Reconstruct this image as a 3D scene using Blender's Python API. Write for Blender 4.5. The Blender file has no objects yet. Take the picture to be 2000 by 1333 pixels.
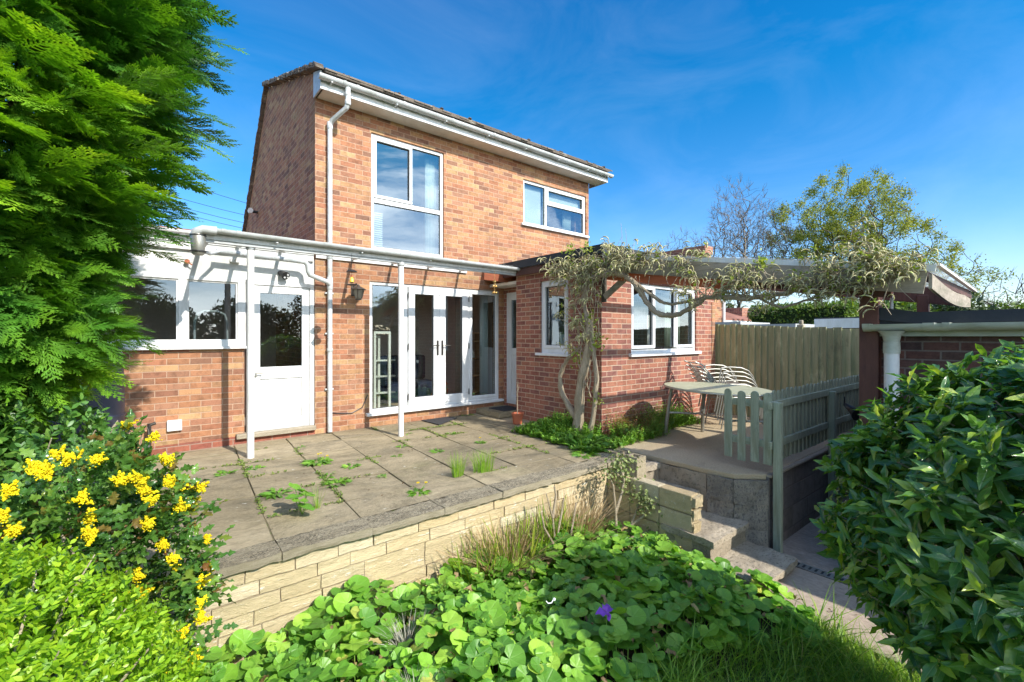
import bpy, bmesh, math, random
import numpy as np
from mathutils import Vector, Matrix
from math import radians, sin, cos, pi, sqrt

scene = bpy.context.scene
col = scene.collection
random.seed(7)
RNG = np.random.default_rng(11)

# ------------------------------------------------------------------ camera
cam_data = bpy.data.cameras.new('camera')
cam = bpy.data.objects.new('camera', cam_data)
col.objects.link(cam)
cam.location = (0, 0, 1.4)
cam.rotation_euler = (radians(90), 0, radians(-39.08))
cam_data.sensor_width = 36.0
cam_data.lens = 16.0
cam_data.shift_y = -0.0052
cam_data.clip_start = 0.05
cam_data.clip_end = 900
scene.camera = cam

# ------------------------------------------------------------------ sky, sun, exposure
SUN_EL = radians(37)
SUN_AZ = radians(170.3)            # clockwise from +Y
world = bpy.data.worlds.new('World')
scene.world = world
world.use_nodes = True
wn = world.node_tree.nodes; wl = world.node_tree.links
wn.clear()
w_out = wn.new('ShaderNodeOutputWorld')
w_bg = wn.new('ShaderNodeBackground'); w_bg.inputs['Strength'].default_value = 0.15
w_sky = wn.new('ShaderNodeTexSky'); w_sky.sky_type = 'NISHITA'
w_sky.sun_disc = False
w_sky.sun_elevation = SUN_EL
w_sky.sun_rotation = SUN_AZ
w_sky.altitude = 60; w_sky.air_density = 1.0; w_sky.dust_density = 0.8; w_sky.ozone_density = 2.4
w_hs = wn.new('ShaderNodeHueSaturation'); w_hs.inputs['Saturation'].default_value = 1.15
w_hs.inputs['Value'].default_value = 1.0
# high cirrus pattern, faint in view and strong in the unseen south
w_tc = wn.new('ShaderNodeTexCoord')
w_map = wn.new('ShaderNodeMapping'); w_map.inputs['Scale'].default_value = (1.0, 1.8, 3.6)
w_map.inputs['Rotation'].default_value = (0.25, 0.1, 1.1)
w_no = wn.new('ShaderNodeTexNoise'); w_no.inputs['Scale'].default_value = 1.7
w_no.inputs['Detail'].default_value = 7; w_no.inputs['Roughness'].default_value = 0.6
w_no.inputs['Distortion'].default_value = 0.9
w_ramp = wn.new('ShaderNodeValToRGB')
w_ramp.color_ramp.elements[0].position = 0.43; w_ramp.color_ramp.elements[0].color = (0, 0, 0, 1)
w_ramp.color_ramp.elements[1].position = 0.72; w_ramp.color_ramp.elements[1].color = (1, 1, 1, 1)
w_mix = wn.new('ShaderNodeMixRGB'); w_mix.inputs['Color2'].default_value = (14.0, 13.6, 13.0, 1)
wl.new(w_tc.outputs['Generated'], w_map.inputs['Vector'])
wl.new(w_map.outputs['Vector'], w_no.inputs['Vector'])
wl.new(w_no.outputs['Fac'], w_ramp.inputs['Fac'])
wl.new(w_sky.outputs['Color'], w_hs.inputs['Color'])
# deeper blue up the view, paler at the horizon; overhead brightened as fill
w_sep = wn.new('ShaderNodeSeparateXYZ'); wl.new(w_tc.outputs['Generated'], w_sep.inputs[0])
w_grad = wn.new('ShaderNodeValToRGB'); w_grad.color_ramp.elements[0].position = 0.0; w_grad.color_ramp.elements[0].color = (.66, .60, .62, 1)
w_grad.color_ramp.elements[1].position = 0.95; w_grad.color_ramp.elements[1].color = (.70, .80, .92, 1)
w_e = w_grad.color_ramp.elements.new(0.11); w_e.color = (.46, .52, .60, 1)
w_e = w_grad.color_ramp.elements.new(0.24); w_e.color = (.22, .43, .56, 1)
w_e = w_grad.color_ramp.elements.new(0.45); w_e.color = (.03, .39, .53, 1)
w_e = w_grad.color_ramp.elements.new(0.62); w_e.color = (.02, .36, .53, 1)
wl.new(w_sep.outputs[2], w_grad.inputs['Fac'])
w_mul = wn.new('ShaderNodeMixRGB'); w_mul.blend_type = 'MULTIPLY'; w_mul.inputs['Fac'].default_value = 1
wl.new(w_hs.outputs['Color'], w_mul.inputs['Color1']); wl.new(w_grad.outputs['Color'], w_mul.inputs['Color2'])
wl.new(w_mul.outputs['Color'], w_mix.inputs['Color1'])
# a wisp or two to the north, unseen cloud to the south thickened to fill shadows
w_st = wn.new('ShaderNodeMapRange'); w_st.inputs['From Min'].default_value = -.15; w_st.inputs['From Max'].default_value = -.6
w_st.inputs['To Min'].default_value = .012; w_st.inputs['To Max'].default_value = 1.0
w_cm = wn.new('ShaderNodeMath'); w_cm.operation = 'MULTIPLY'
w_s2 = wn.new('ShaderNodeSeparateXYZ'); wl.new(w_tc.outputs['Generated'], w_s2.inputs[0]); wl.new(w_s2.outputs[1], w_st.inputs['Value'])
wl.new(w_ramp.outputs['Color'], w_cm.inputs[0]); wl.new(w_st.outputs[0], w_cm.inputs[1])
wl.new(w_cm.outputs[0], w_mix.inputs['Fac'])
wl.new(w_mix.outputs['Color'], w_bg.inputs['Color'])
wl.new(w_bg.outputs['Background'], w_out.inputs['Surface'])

sun_data = bpy.data.lights.new('sun', 'SUN')
sun_data.energy = 2.5
sun_data.angle = radians(0.55)
sun_data.color = (1.0, 0.94, 0.85)
sun = bpy.data.objects.new('sun', sun_data)
col.objects.link(sun)
sun.location = (3, -12, 12)
to_sun = Vector((sin(SUN_AZ) * cos(SUN_EL), cos(SUN_AZ) * cos(SUN_EL), sin(SUN_EL)))
sun.rotation_euler = to_sun.to_track_quat('Z', 'Y').to_euler()

scene.render.engine = 'CYCLES'
scene.view_settings.view_transform = 'Standard'
scene.view_settings.look = 'None'
scene.view_settings.exposure = 1.55
scene.view_settings.gamma = 1.0
scene.cycles.max_bounces = 7
scene.cycles.transparent_max_bounces = 24
scene.cycles.diffuse_bounces = 4
scene.cycles.glossy_bounces = 3
scene.cycles.transmission_bounces = 4
scene.cycles.caustics_reflective = False
scene.cycles.caustics_refractive = False
scene.cycles.sample_clamp_indirect = 6.0

# ------------------------------------------------------------------ helpers
def tag(o, label=None, cat=None, group=None, kind=None):
    if label: o['label'] = label
    if cat: o['category'] = cat
    if group: o['group'] = group
    if kind: o['kind'] = kind
    return o

def thing(name, label, cat, loc=(0, 0, 0), group=None):
    o = bpy.data.objects.new(name, None)
    col.objects.link(o)
    o.location = loc
    o.empty_display_size = 0.2
    o['base'] = 0
    del o['base']
    return tag(o, label, cat, group)

WLOC = {}
def attach(o, parent):
    """parent a world-space mesh (or sub-part) without moving it"""
    o.parent = parent
    if parent.type == 'EMPTY':
        o.matrix_parent_inverse = Matrix.Translation(-Vector(parent.location))
    return o

def link_mesh(name, me, mat=None, parent=None):
    o = bpy.data.objects.new(name, me)
    col.objects.link(o)
    if mat is not None:
        for m in (mat if isinstance(mat, (list, tuple)) else [mat]):
            me.materials.append(m)
    if parent is not None: attach(o, parent)
    return o

class MB:
    """collects shapes, built as ONE mesh object"""
    def __init__(s): s.v = []; s.f = []; s.mi = []; s.cur = 0
    def _add(s, vs, fs):
        b = len(s.v); s.v += [tuple(p) for p in vs]
        s.f += [tuple(i + b for i in f) for f in fs]; s.mi += [s.cur] * len(fs)
        return s
    def box(s, x0, y0, z0, x1, y1, z1):
        if x0 > x1: x0, x1 = x1, x0
        if y0 > y1: y0, y1 = y1, y0
        if z0 > z1: z0, z1 = z1, z0
        return s._add([(x0,y0,z0),(x1,y0,z0),(x1,y1,z0),(x0,y1,z0),(x0,y0,z1),(x1,y0,z1),(x1,y1,z1),(x0,y1,z1)],
                      [(0,3,2,1),(4,5,6,7),(0,1,5,4),(1,2,6,5),(2,3,7,6),(3,0,4,7)])
    def bar(s, a, b, w, h, up=(0, 0, 1)):
        a = Vector(a); b = Vector(b); d = (b - a).normalized(); u = Vector(up)
        r = d.cross(u)
        if r.length < 1e-4: r = d.cross(Vector((1, 0, 0)))
        r.normalize(); u = r.cross(d).normalized()
        vs = []
        for p in (a, b):
            for sx, sz in ((-1,-1),(1,-1),(1,1),(-1,1)):
                vs.append(p + r * (sx * w / 2) + u * (sz * h / 2))
        return s._add(vs, [(0,1,2,3),(7,6,5,4),(0,4,5,1),(1,5,6,2),(2,6,7,3),(3,7,4,0)])
    def tube(s, pts, r, n=8, cap=True):
        pts = [Vector(p) for p in pts]
        if not isinstance(r, (list, tuple)): r = [r] * len(pts)
        vs = []; fs = []; pr = None
        for i, p in enumerate(pts):
            if i == 0: d = pts[1] - pts[0]
            elif i == len(pts) - 1: d = pts[-1] - pts[-2]
            else: d = (pts[i+1] - pts[i]).normalized() + (pts[i] - pts[i-1]).normalized()
            if d.length < 1e-9: d = Vector((0, 0, 1))
            d.normalize()
            if pr is None:
                pr = d.cross(Vector((0, 0, 1)))
                if pr.length < 1e-3: pr = d.cross(Vector((1, 0, 0)))
            pr = pr - d * pr.dot(d)
            if pr.length < 1e-6: pr = d.orthogonal()
            pr.normalize(); q = d.cross(pr)
            for k in range(n):
                a = 2 * pi * k / n
                vs.append(p + (pr * cos(a) + q * sin(a)) * r[i])
        for i in range(len(pts) - 1):
            for k in range(n):
                k2 = (k + 1) % n
                fs.append((i*n+k, i*n+k2, (i+1)*n+k2, (i+1)*n+k))
        if cap:
            fs.append(tuple(range(n))[::-1]); fs.append(tuple((len(pts)-1)*n + k for k in range(n)))
        return s._add(vs, fs)
    def lathe(s, c, prof, n=20, axis='z'):
        vs = []; fs = []
        for (r, h) in prof:
            for k in range(n):
                a = 2 * pi * k / n
                if axis == 'z': vs.append((c[0] + r*cos(a), c[1] + r*sin(a), c[2] + h))
                elif axis == 'y': vs.append((c[0] + r*cos(a), c[1] + h, c[2] + r*sin(a)))
                else: vs.append((c[0] + h, c[1] + r*cos(a), c[2] + r*sin(a)))
        for i in range(len(prof) - 1):
            for k in range(n):
                k2 = (k + 1) % n
                fs.append((i*n+k, i*n+k2, (i+1)*n+k2, (i+1)*n+k))
        fs.append(tuple(range(n))[::-1]); fs.append(tuple((len(prof)-1)*n + k for k in range(n)))
        return s._add(vs, fs)
    def poly(s, pts, off):
        """extrude a planar polygon by the vector off"""
        n = len(pts); off = Vector(off)
        vs = [Vector(p) for p in pts] + [Vector(p) + off for p in pts]
        fs = [tuple(range(n))[::-1], tuple(range(n, 2*n))]
        for k in range(n):
            k2 = (k + 1) % n
            fs.append((k, k2, n + k2, n + k))
        return s._add(vs, fs)
    def halfpipe(s, a, b, r, n=10, lip=0.0, depth=1.0):
        """half-round gutter from a to b, open on top, with a wall thickness"""
        a = Vector(a); b = Vector(b); d = (b - a).normalized(); rr = d.cross(Vector((0,0,1))).normalized()
        vs = []
        for p in (a, b):
            for k in range(n + 1):
                t = pi * k / n
                vs.append(p + rr * (cos(t) * r) - Vector((0,0,1)) * (sin(t) * r * depth))
            for k in range(n, -1, -1):
                t = pi * k / n
                vs.append(p + rr * (cos(t) * (r - .006)) - Vector((0,0,1)) * (sin(t) * (r - .006) * depth))
        m = 2 * (n + 1); fs = []
        for k in range(m):
            k2 = (k + 1) % m
            fs.append((k, k2, m + k2, m + k))
        # closed stop ends
        fs.append(tuple(range(n + 1))); fs.append(tuple(range(m, m + n + 1))[::-1])
        return s._add(vs, fs)
    def build(s, name, mat=None, parent=None, smooth=False, bevel=0.0, seg=1):
        me = bpy.data.meshes.new(name)
        me.from_pydata(s.v, [], s.f); me.update()
        bm = bmesh.new(); bm.from_mesh(me)
        bmesh.ops.recalc_face_normals(bm, faces=bm.faces)
        bm.to_mesh(me); bm.free()
        o = link_mesh(name, me, mat, parent)
        if isinstance(mat, (list, tuple)) and len(mat) > 1:
            me.polygons.foreach_set('material_index', s.mi)
        if smooth:
            me.polygons.foreach_set('use_smooth', [True] * len(me.polygons))
            try: me.set_sharp_from_angle(angle=radians(40))
            except Exception: pass
        if bevel > 0:
            m = o.modifiers.new('bevel', 'BEVEL'); m.width = bevel; m.segments = seg; m.limit_method = 'ANGLE'
            m.angle_limit = radians(50)
        return o

from mathutils import noise as mnoise
def roughen(o, size=.05, amt=.006, freq=9., chip=.0, seed=0.):
    """break up straight edges: cut into small faces and push the points about"""
    bm = bmesh.new(); bm.from_mesh(o.data)
    for _ in range(6):
        e = [x for x in bm.edges if x.calc_length() > size]
        if not e: break
        bmesh.ops.subdivide_edges(bm, edges=e, cuts=1, use_grid_fill=True)
    bmesh.ops.triangulate(bm, faces=[f for f in bm.faces if len(f.verts) > 4])
    for v in bm.verts:
        p = v.co * freq + Vector((seed, seed, seed))
        d = Vector((mnoise.noise(p), mnoise.noise(p + Vector((31, 7, 3))), mnoise.noise(p + Vector((5, 71, 13)))))
        q = mnoise.noise(v.co * freq * 3.1 + Vector((9, 9, 9)))
        v.co += d * amt * 1.4 + v.normal * (q * amt * .7)
        if chip:
            c = mnoise.noise(v.co * 6 + Vector((3, 3, 3)))
            if c > .25 and len([f for f in v.link_faces]) and abs(v.normal.z) > .2 and abs(v.normal.z) < .95: v.co -= v.normal * chip * (c - .25)
    bm.to_mesh(o.data); bm.free()
    for m in list(o.modifiers): o.modifiers.remove(m)
    return o

def np_mesh(name, V, F, mat=None, parent=None, smooth=False, uv=None):
    """V (n,3) float, F (m,k) int with constant k"""
    me = bpy.data.meshes.new(name)
    V = np.asarray(V, dtype=np.float32); F = np.asarray(F, dtype=np.int32)
    m, k = F.shape
    me.vertices.add(len(V)); me.vertices.foreach_set('co', V.ravel())
    me.loops.add(m * k); me.loops.foreach_set('vertex_index', F.ravel())
    me.polygons.add(m)
    me.polygons.foreach_set('loop_start', np.arange(0, m * k, k, dtype=np.int32))
    if smooth: me.polygons.foreach_set('use_smooth', np.ones(m, dtype=bool))
    me.update(calc_edges=True)
    if uv is not None:
        lay = me.uv_layers.new(name='leaf'); lay.data.foreach_set('uv', np.asarray(uv, dtype=np.float32)[F.ravel()].ravel())
    return link_mesh(name, me, mat, parent)

def norm(a):
    return a / np.maximum(np.linalg.norm(a, axis=-1, keepdims=True), 1e-9)

def frames(d, up):
    """rotation matrices (n,3,3): local +Y along d, local +Z near up"""
    d = norm(np.asarray(d, float)); up = np.asarray(up, float)
    x = norm(np.cross(d, up)); z = np.cross(x, d)
    return np.stack([x, d, z], axis=-1)

class Leaves:
    """many copies of small leaf templates gathered into one mesh"""
    def __init__(s): s.V = []; s.F = []; s.U = []; s.n = 0
    def add(s, T, pos, R, sc):
        tv, tf = T; pos = np.asarray(pos, float); n = len(pos)
        if n == 0: return s
        sc = np.asarray(sc, float)
        if sc.ndim == 0: sc = np.full(n, float(sc))
        if sc.ndim == 1: sc = np.repeat(sc[:, None], 3, 1)
        v = tv[None] * sc[:, None, :]
        v = np.einsum('nij,nkj->nki', R, v) + pos[:, None, :]
        k = len(tv)
        f = tf[None] + (np.arange(n) * k)[:, None, None] + s.n
        s.U.append(np.tile(tv[:, :2], (n, 1))); s.V.append(v.reshape(-1, 3)); s.F.append(f.reshape(-1, tf.shape[1])); s.n += n * k
        return s
    def build(s, name, mat, parent=None, smooth=False, uv=False):
        return np_mesh(name, np.concatenate(s.V), np.concatenate(s.F), mat, parent, smooth, np.concatenate(s.U) if uv else None)

def rand_dirs(n, rng=RNG):
    return norm(rng.normal(size=(n, 3)))

# ------------------------------------------------------------------ node materials
def new_mat(name):
    m = bpy.data.materials.new(name); m.use_nodes = True
    nt = m.node_tree; nt.nodes.clear()
    out = nt.nodes.new('ShaderNodeOutputMaterial')
    return m, nt.nodes, nt.links, out

def M_(N, L, op, a, b=None, c=None):
    n = N.new('ShaderNodeMath'); n.operation = op
    for i, x in enumerate((a, b, c)):
        if x is None: continue
        if isinstance(x, (int, float)): n.inputs[i].default_value = x
        else: L.new(x, n.inputs[i])
    return n.outputs[0]

def noise(N, L, scale, detail=4, rough=.55, vec=None, dist=0):
    n = N.new('ShaderNodeTexNoise'); n.inputs['Scale'].default_value = scale
    n.inputs['Detail'].default_value = detail; n.inputs['Roughness'].default_value = rough
    n.inputs['Distortion'].default_value = dist
    if vec is not None: L.new(vec, n.inputs['Vector'])
    return n.outputs['Fac']

def ramp(N, L, fac, stops, constant=False):
    r = N.new('ShaderNodeValToRGB'); cr = r.color_ramp
    if constant: cr.interpolation = 'CONSTANT'
    while len(cr.elements) < len(stops): cr.elements.new(0.5)
    for e, (p, c) in zip(cr.elements, stops):
        e.position = p
        e.color = (c, c, c, 1) if isinstance(c, (int, float)) else (c[0], c[1], c[2], 1)
    L.new(fac, r.inputs['Fac'])
    return r.outputs['Color']

def mixc(N, L, fac, a, b, blend='MIX'):
    n = N.new('ShaderNodeMixRGB'); n.blend_type = blend
    for i, x in zip(('Fac', 'Color1', 'Color2'), (fac, a, b)):
        if isinstance(x, (int, float)): n.inputs[i].default_value = x
        elif isinstance(x, tuple): n.inputs[i].default_value = (x[0], x[1], x[2], 1)
        else: L.new(x, n.inputs[i])
    return n.outputs['Color']

def pos_of(N):
    return N.new('ShaderNodeNewGeometry').outputs['Position']

def scaled(N, L, vec, s):
    m = N.new('ShaderNodeMapping'); m.inputs['Scale'].default_value = s
    L.new(vec, m.inputs['Vector']); return m.outputs['Vector']

def bsdf(N, L, out, color, rough=.6, spec=.5, metal=0., bump=None, bstr=.3, bdist=.01, coat=0.):
    b = N.new('ShaderNodeBsdfPrincipled')
    for k, x in (('Base Color', color), ('Roughness', rough), ('Specular IOR Level', spec), ('Metallic', metal), ('Coat Weight', coat)):
        if isinstance(x, (int, float)): b.inputs[k].default_value = x
        elif isinstance(x, tuple): b.inputs[k].default_value = (x[0], x[1], x[2], 1)
        else: L.new(x, b.inputs[k])
    if bump is not None:
        bn = N.new('ShaderNodeBump'); bn.inputs['Strength'].default_value = bstr; bn.inputs['Distance'].default_value = bdist
        L.new(bump, bn.inputs['Height']); L.new(bn.outputs['Normal'], b.inputs['Normal'])
    L.new(b.outputs[0], out.inputs['Surface'])
    return b

def dirty(name, base, dirt=None, amount=.35, scale=6, rough=.45, spec=.5, metal=0., bstr=.1, stretch=(1,1,1), fine=60):
    """a plain painted / moulded surface with blotches of grime"""
    m, N, L, out = new_mat(name)
    p = scaled(N, L, pos_of(N), stretch)
    if dirt is None: dirt = tuple(c * .6 for c in base)
    f = ramp(N, L, noise(N, L, scale, 6, .65, p), [(.42, 0.), (.75, amount)])
    c = mixc(N, L, f, base, dirt)
    f2 = noise(N, L, fine, 3, .6, p)
    c = mixc(N, L, .18, c, ramp(N, L, f2, [(.3, tuple(x*.7 for x in base)), (.7, tuple(min(1, x*1.15) for x in base))]))
    bsdf(N, L, out, c, rough, spec, metal, f2, bstr, .004)
    return m

def brick(name, cols, mortar, bw=.225, bh=.075, mw=.006, bump=.5, dark=.0, vary=.35, zoff=0., rough=.85):
    m, N, L, out = new_mat(name)
    g = N.new('ShaderNodeNewGeometry')
    sp = N.new('ShaderNodeSeparateXYZ'); L.new(g.outputs['Position'], sp.inputs[0])
    sn = N.new('ShaderNodeSeparateXYZ'); L.new(g.outputs['True Normal'], sn.inputs[0])
    ax = M_(N, L, 'ABSOLUTE', sn.outputs[0]); ay = M_(N, L, 'ABSOLUTE', sn.outputs[1]); az = M_(N, L, 'ABSOLUTE', sn.outputs[2])
    isx = M_(N, L, 'GREATER_THAN', ax, ay)
    # wobble the joints a little so that they are not ruled lines
    wob = noise(N, L, 9, 3, .6)
    wob = M_(N, L, 'MULTIPLY', M_(N, L, 'SUBTRACT', wob, .5), .010)
    ux = M_(N, L, 'MULTIPLY', sp.outputs[0], M_(N, L, 'SUBTRACT', 1., isx))
    uy = M_(N, L, 'MULTIPLY', sp.outputs[1], isx)
    u = M_(N, L, 'ADD', M_(N, L, 'ADD', ux, uy), wob)
    isz = M_(N, L, 'GREATER_THAN', az, .7)
    v = M_(N, L, 'ADD', M_(N, L, 'ADD', sp.outputs[2], wob), zoff)
    v = M_(N, L, 'ADD', v, M_(N, L, 'MULTIPLY', isz, sp.outputs[1]))
    vr = M_(N, L, 'DIVIDE', v, bh); row = M_(N, L, 'FLOOR', vr); fv = M_(N, L, 'FRACT', vr)
    odd = M_(N, L, 'FLOORED_MODULO', row, 2.)
    ur = M_(N, L, 'ADD', M_(N, L, 'DIVIDE', u, bw), M_(N, L, 'MULTIPLY', odd, .5))
    colu = M_(N, L, 'FLOOR', ur); fu = M_(N, L, 'FRACT', ur)
    du = M_(N, L, 'MULTIPLY', M_(N, L, 'MINIMUM', fu, M_(N, L, 'SUBTRACT', 1., fu)), bw)
    dv = M_(N, L, 'MULTIPLY', M_(N, L, 'MINIMUM', fv, M_(N, L, 'SUBTRACT', 1., fv)), bh)
    dd = M_(N, L, 'MINIMUM', du, dv)
    edge = noise(N, L, 75, 3, .7)
    dd = M_(N, L, 'ADD', dd, M_(N, L, 'MULTIPLY', M_(N, L, 'SUBTRACT', edge, .5), .006))
    mr = N.new('ShaderNodeMapRange'); mr.inputs['From Min'].default_value = mw - .0022; mr.inputs['From Max'].default_value = mw + .0022
    mr.interpolation_type = 'SMOOTHSTEP'
    L.new(dd, mr.inputs['Value']); mask = mr.outputs[0]
    cb = N.new('ShaderNodeCombineXYZ'); L.new(colu, cb.inputs[0]); L.new(row, cb.inputs[1]); L.new(isx, cb.inputs[2])
    wh = N.new('ShaderNodeTexWhiteNoise'); wh.noise_dimensions = '3D'; L.new(cb.outputs[0], wh.inputs['Vector'])
    n = len(cols)
    c = ramp(N, L, wh.outputs['Value'], [(i / n, q) for i, q in enumerate(cols)], constant=True)
    sc = N.new('ShaderNodeSeparateColor'); L.new(wh.outputs['Color'], sc.inputs[0])
    c = mixc(N, L, vary, c, mixc(N, L, sc.outputs[1], tuple(x*.55 for x in cols[0]), tuple(min(1, x*1.35) for x in cols[0])))
    # fire marks inside each brick, slow weather stains over the wall
    vecs = N.new('ShaderNodeVectorMath'); vecs.operation = 'ADD'
    L.new(g.outputs['Position'], vecs.inputs[0]); L.new(wh.outputs['Color'], vecs.inputs[1])
    fm = ramp(N, L, noise(N, L, 11, 5, .7, vecs.outputs[0]), [(.46, 1.), (.72, .50)])
    c = mixc(N, L, .8, c, fm, 'MULTIPLY')
    fine = noise(N, L, 190, 4, .7)
    c = mixc(N, L, .6, c, ramp(N, L, fine, [(.3, .62), (.7, 1.22)]), 'MULTIPLY')
    mo = mixc(N, L, .6, mortar, ramp(N, L, fine, [(.25, .65), (.7, 1.2)]), 'MULTIPLY')
    c = mixc(N, L, mask, mo, c)
    st = ramp(N, L, noise(N, L, 1.3, 6, .6), [(.38, .74), (.62, 1.08)])
    c = mixc(N, L, .55, c, st, 'MULTIPLY')
    run = noise(N, L, 1., 6, .7, scaled(N, L, g.outputs['Position'], (5.5, 5.5, .45)))
    c = mixc(N, L, .6, c, ramp(N, L, run, [(.33, .68), (.47, 1.), (.62, 1.), (.74, 1.16)]), 'MULTIPLY')
    hgt = M_(N, L, 'ADD', mask, M_(N, L, 'MULTIPLY', fine, .35))
    hgt = M_(N, L, 'ADD', hgt, M_(N, L, 'MULTIPLY', sc.outputs[2], .35))
    bsdf(N, L, out, c, rough, .25, 0., hgt, bump, .006)
    return m

def leafmat(name, stops, gloss=.35, trans=.30, spec=.5, vein=None, tcol=1.5, vs=.35):
    """leaf with a random tint per leaf, some light passing through"""
    m, N, L, out = new_mat(name)
    g = N.new('ShaderNodeNewGeometry')
    c = ramp(N, L, g.outputs['Random Per Island'], stops)
    c = mixc(N, L, .55, c, ramp(N, L, noise(N, L, 2.2, 4, .6), [(.32, .62), (.68, 1.25)]), 'MULTIPLY')
    c = mixc(N, L, .35, c, ramp(N, L, noise(N, L, 70, 3, .6), [(.3, .7), (.7, 1.2)]), 'MULTIPLY')
    b = N.new('ShaderNodeBsdfPrincipled')
    if vein:
        u = N.new('ShaderNodeUVMap'); u.uv_map = 'leaf'
        s3 = N.new('ShaderNodeSeparateXYZ'); L.new(u.outputs['UV'], s3.inputs[0])
        X, Y = s3.outputs[0], s3.outputs[1]
        if vein == 'fan':
            an = M_(N, L, 'ARCTAN2', X, M_(N, L, 'ADD', Y, .001))
            rr = M_(N, L, 'SQRT', M_(N, L, 'ADD', M_(N, L, 'MULTIPLY', X, X), M_(N, L, 'MULTIPLY', Y, Y)))
            wv = M_(N, L, 'ABSOLUTE', M_(N, L, 'SINE', M_(N, L, 'ADD', M_(N, L, 'MULTIPLY', an, 4.), M_(N, L, 'MULTIPLY', noise(N, L, 30, 2), .5))))
            wd = M_(N, L, 'MULTIPLY', wv, rr)
            ln = ramp(N, L, wd, [(.0, 1.), (.045, 0.)]); hh = ramp(N, L, wd, [(0., 0.), (.16, 1.)])
        else:
            ax_ = M_(N, L, 'ABSOLUTE', X)
            m1 = ramp(N, L, ax_, [(.0, 1.), (.018, 0.)])
            sv = M_(N, L, 'ABSOLUTE', M_(N, L, 'SINE', M_(N, L, 'MULTIPLY', M_(N, L, 'SUBTRACT', Y, M_(N, L, 'MULTIPLY', ax_, 1.1)), 26.)))
            m2 = ramp(N, L, sv, [(.0, .6), (.16, 0.)])
            ln = M_(N, L, 'MAXIMUM', m1, m2); hh = M_(N, L, 'SUBTRACT', 1., ln)
        c = mixc(N, L, M_(N, L, 'MULTIPLY', ln, vs), c, mixc(N, L, .5, c, (.42, .55, .22)))
        bn = N.new('ShaderNodeBump'); bn.inputs['Strength'].default_value = .5; bn.inputs['Distance'].default_value = .003
        L.new(hh, bn.inputs['Height']); L.new(bn.outputs['Normal'], b.inputs['Normal'])
    L.new(c, b.inputs['Base Color']); b.inputs['Roughness'].default_value = gloss
    b.inputs['Specular IOR Level'].default_value = spec
    t = N.new('ShaderNodeBsdfTranslucent')
    tc = mixc(N, L, 1., c, (tcol, tcol * 1.05, tcol * .35), 'MULTIPLY')
    L.new(tc, t.inputs['Color'])
    mx = N.new('ShaderNodeMixShader'); mx.inputs[0].default_value = trans
    L.new(b.outputs[0], mx.inputs[1]); L.new(t.outputs[0], mx.inputs[2])
    L.new(mx.outputs[0], out.inputs['Surface'])
    return m

def glassmat(name, base=.12, tint=(.86, .9, .9), wav=.0):
    m, N, L, out = new_mat(name)
    fr = N.new('ShaderNodeFresnel'); fr.inputs['IOR'].default_value = 1.5
    f = M_(N, L, 'MINIMUM', M_(N, L, 'ADD', M_(N, L, 'MULTIPLY', fr.outputs[0], 1.6), base), 1.)
    bf = N.new('ShaderNodeNewGeometry').outputs['Backfacing']
    f = M_(N, L, 'MULTIPLY', f, M_(N, L, 'SUBTRACT', 1., bf))
    gl = N.new('ShaderNodeBsdfGlossy'); gl.inputs['Roughness'].default_value = .0
    gl.inputs['Color'].default_value = (.74, .88, 1, 1)
    tr = N.new('ShaderNodeBsdfTransparent'); tr.inputs['Color'].default_value = (*tint, 1)
    bn = N.new('ShaderNodeBump'); bn.inputs['Strength'].default_value = .05; bn.inputs['Distance'].default_value = .01
    L.new(noise(N, L, 2.5, 2, .5), bn.inputs['Height']); L.new(bn.outputs['Normal'], gl.inputs['Normal'])
    mx = N.new('ShaderNodeMixShader'); L.new(f, mx.inputs[0])
    L.new(tr.outputs[0], mx.inputs[1]); L.new(gl.outputs[0], mx.inputs[2])
    L.new(mx.outputs[0], out.inputs['Surface'])
    return m

def woodmat(name, a, b, scale=(18, 18, 1.2), rough=.75, green=None, bstr=.35):
    m, N, L, out = new_mat(name)
    g = N.new('ShaderNodeNewGeometry')
    p = scaled(N, L, g.outputs['Position'], scale)
    gr = noise(N, L, 1.6, 7, .65, p, .8)
    c = ramp(N, L, gr, [(.3, a), (.7, b)])
    c = mixc(N, L, .75, c, ramp(N, L, g.outputs['Random Per Island'], [(0., .72), (1., 1.2)]), 'MULTIPLY')
    if green:
        c = mixc(N, L, ramp(N, L, noise(N, L, 2.4, 6, .7), [(.45, 0.), (.7, .75)]), c, green)
    kn = noise(N, L, 5.5, 6, .72, scaled(N, L, g.outputs['Position'], (1, 1, .35) if scale[2] < 5 else (.35, .35, 1)))
    c = mixc(N, L, ramp(N, L, kn, [(.56, 0.), (.68, .55)]), c, tuple(min(1, x * 1.45) for x in b))
    c = mixc(N, L, ramp(N, L, kn, [(.30, .6), (.42, 0.)]), c, tuple(x * .5 for x in a))
    c = mixc(N, L, .4, c, ramp(N, L, noise(N, L, 120, 3, .6), [(.3, .7), (.7, 1.15)]), 'MULTIPLY')
    bsdf(N, L, out, c, rough, .25, 0., gr, bstr, .004)
    return m

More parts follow.
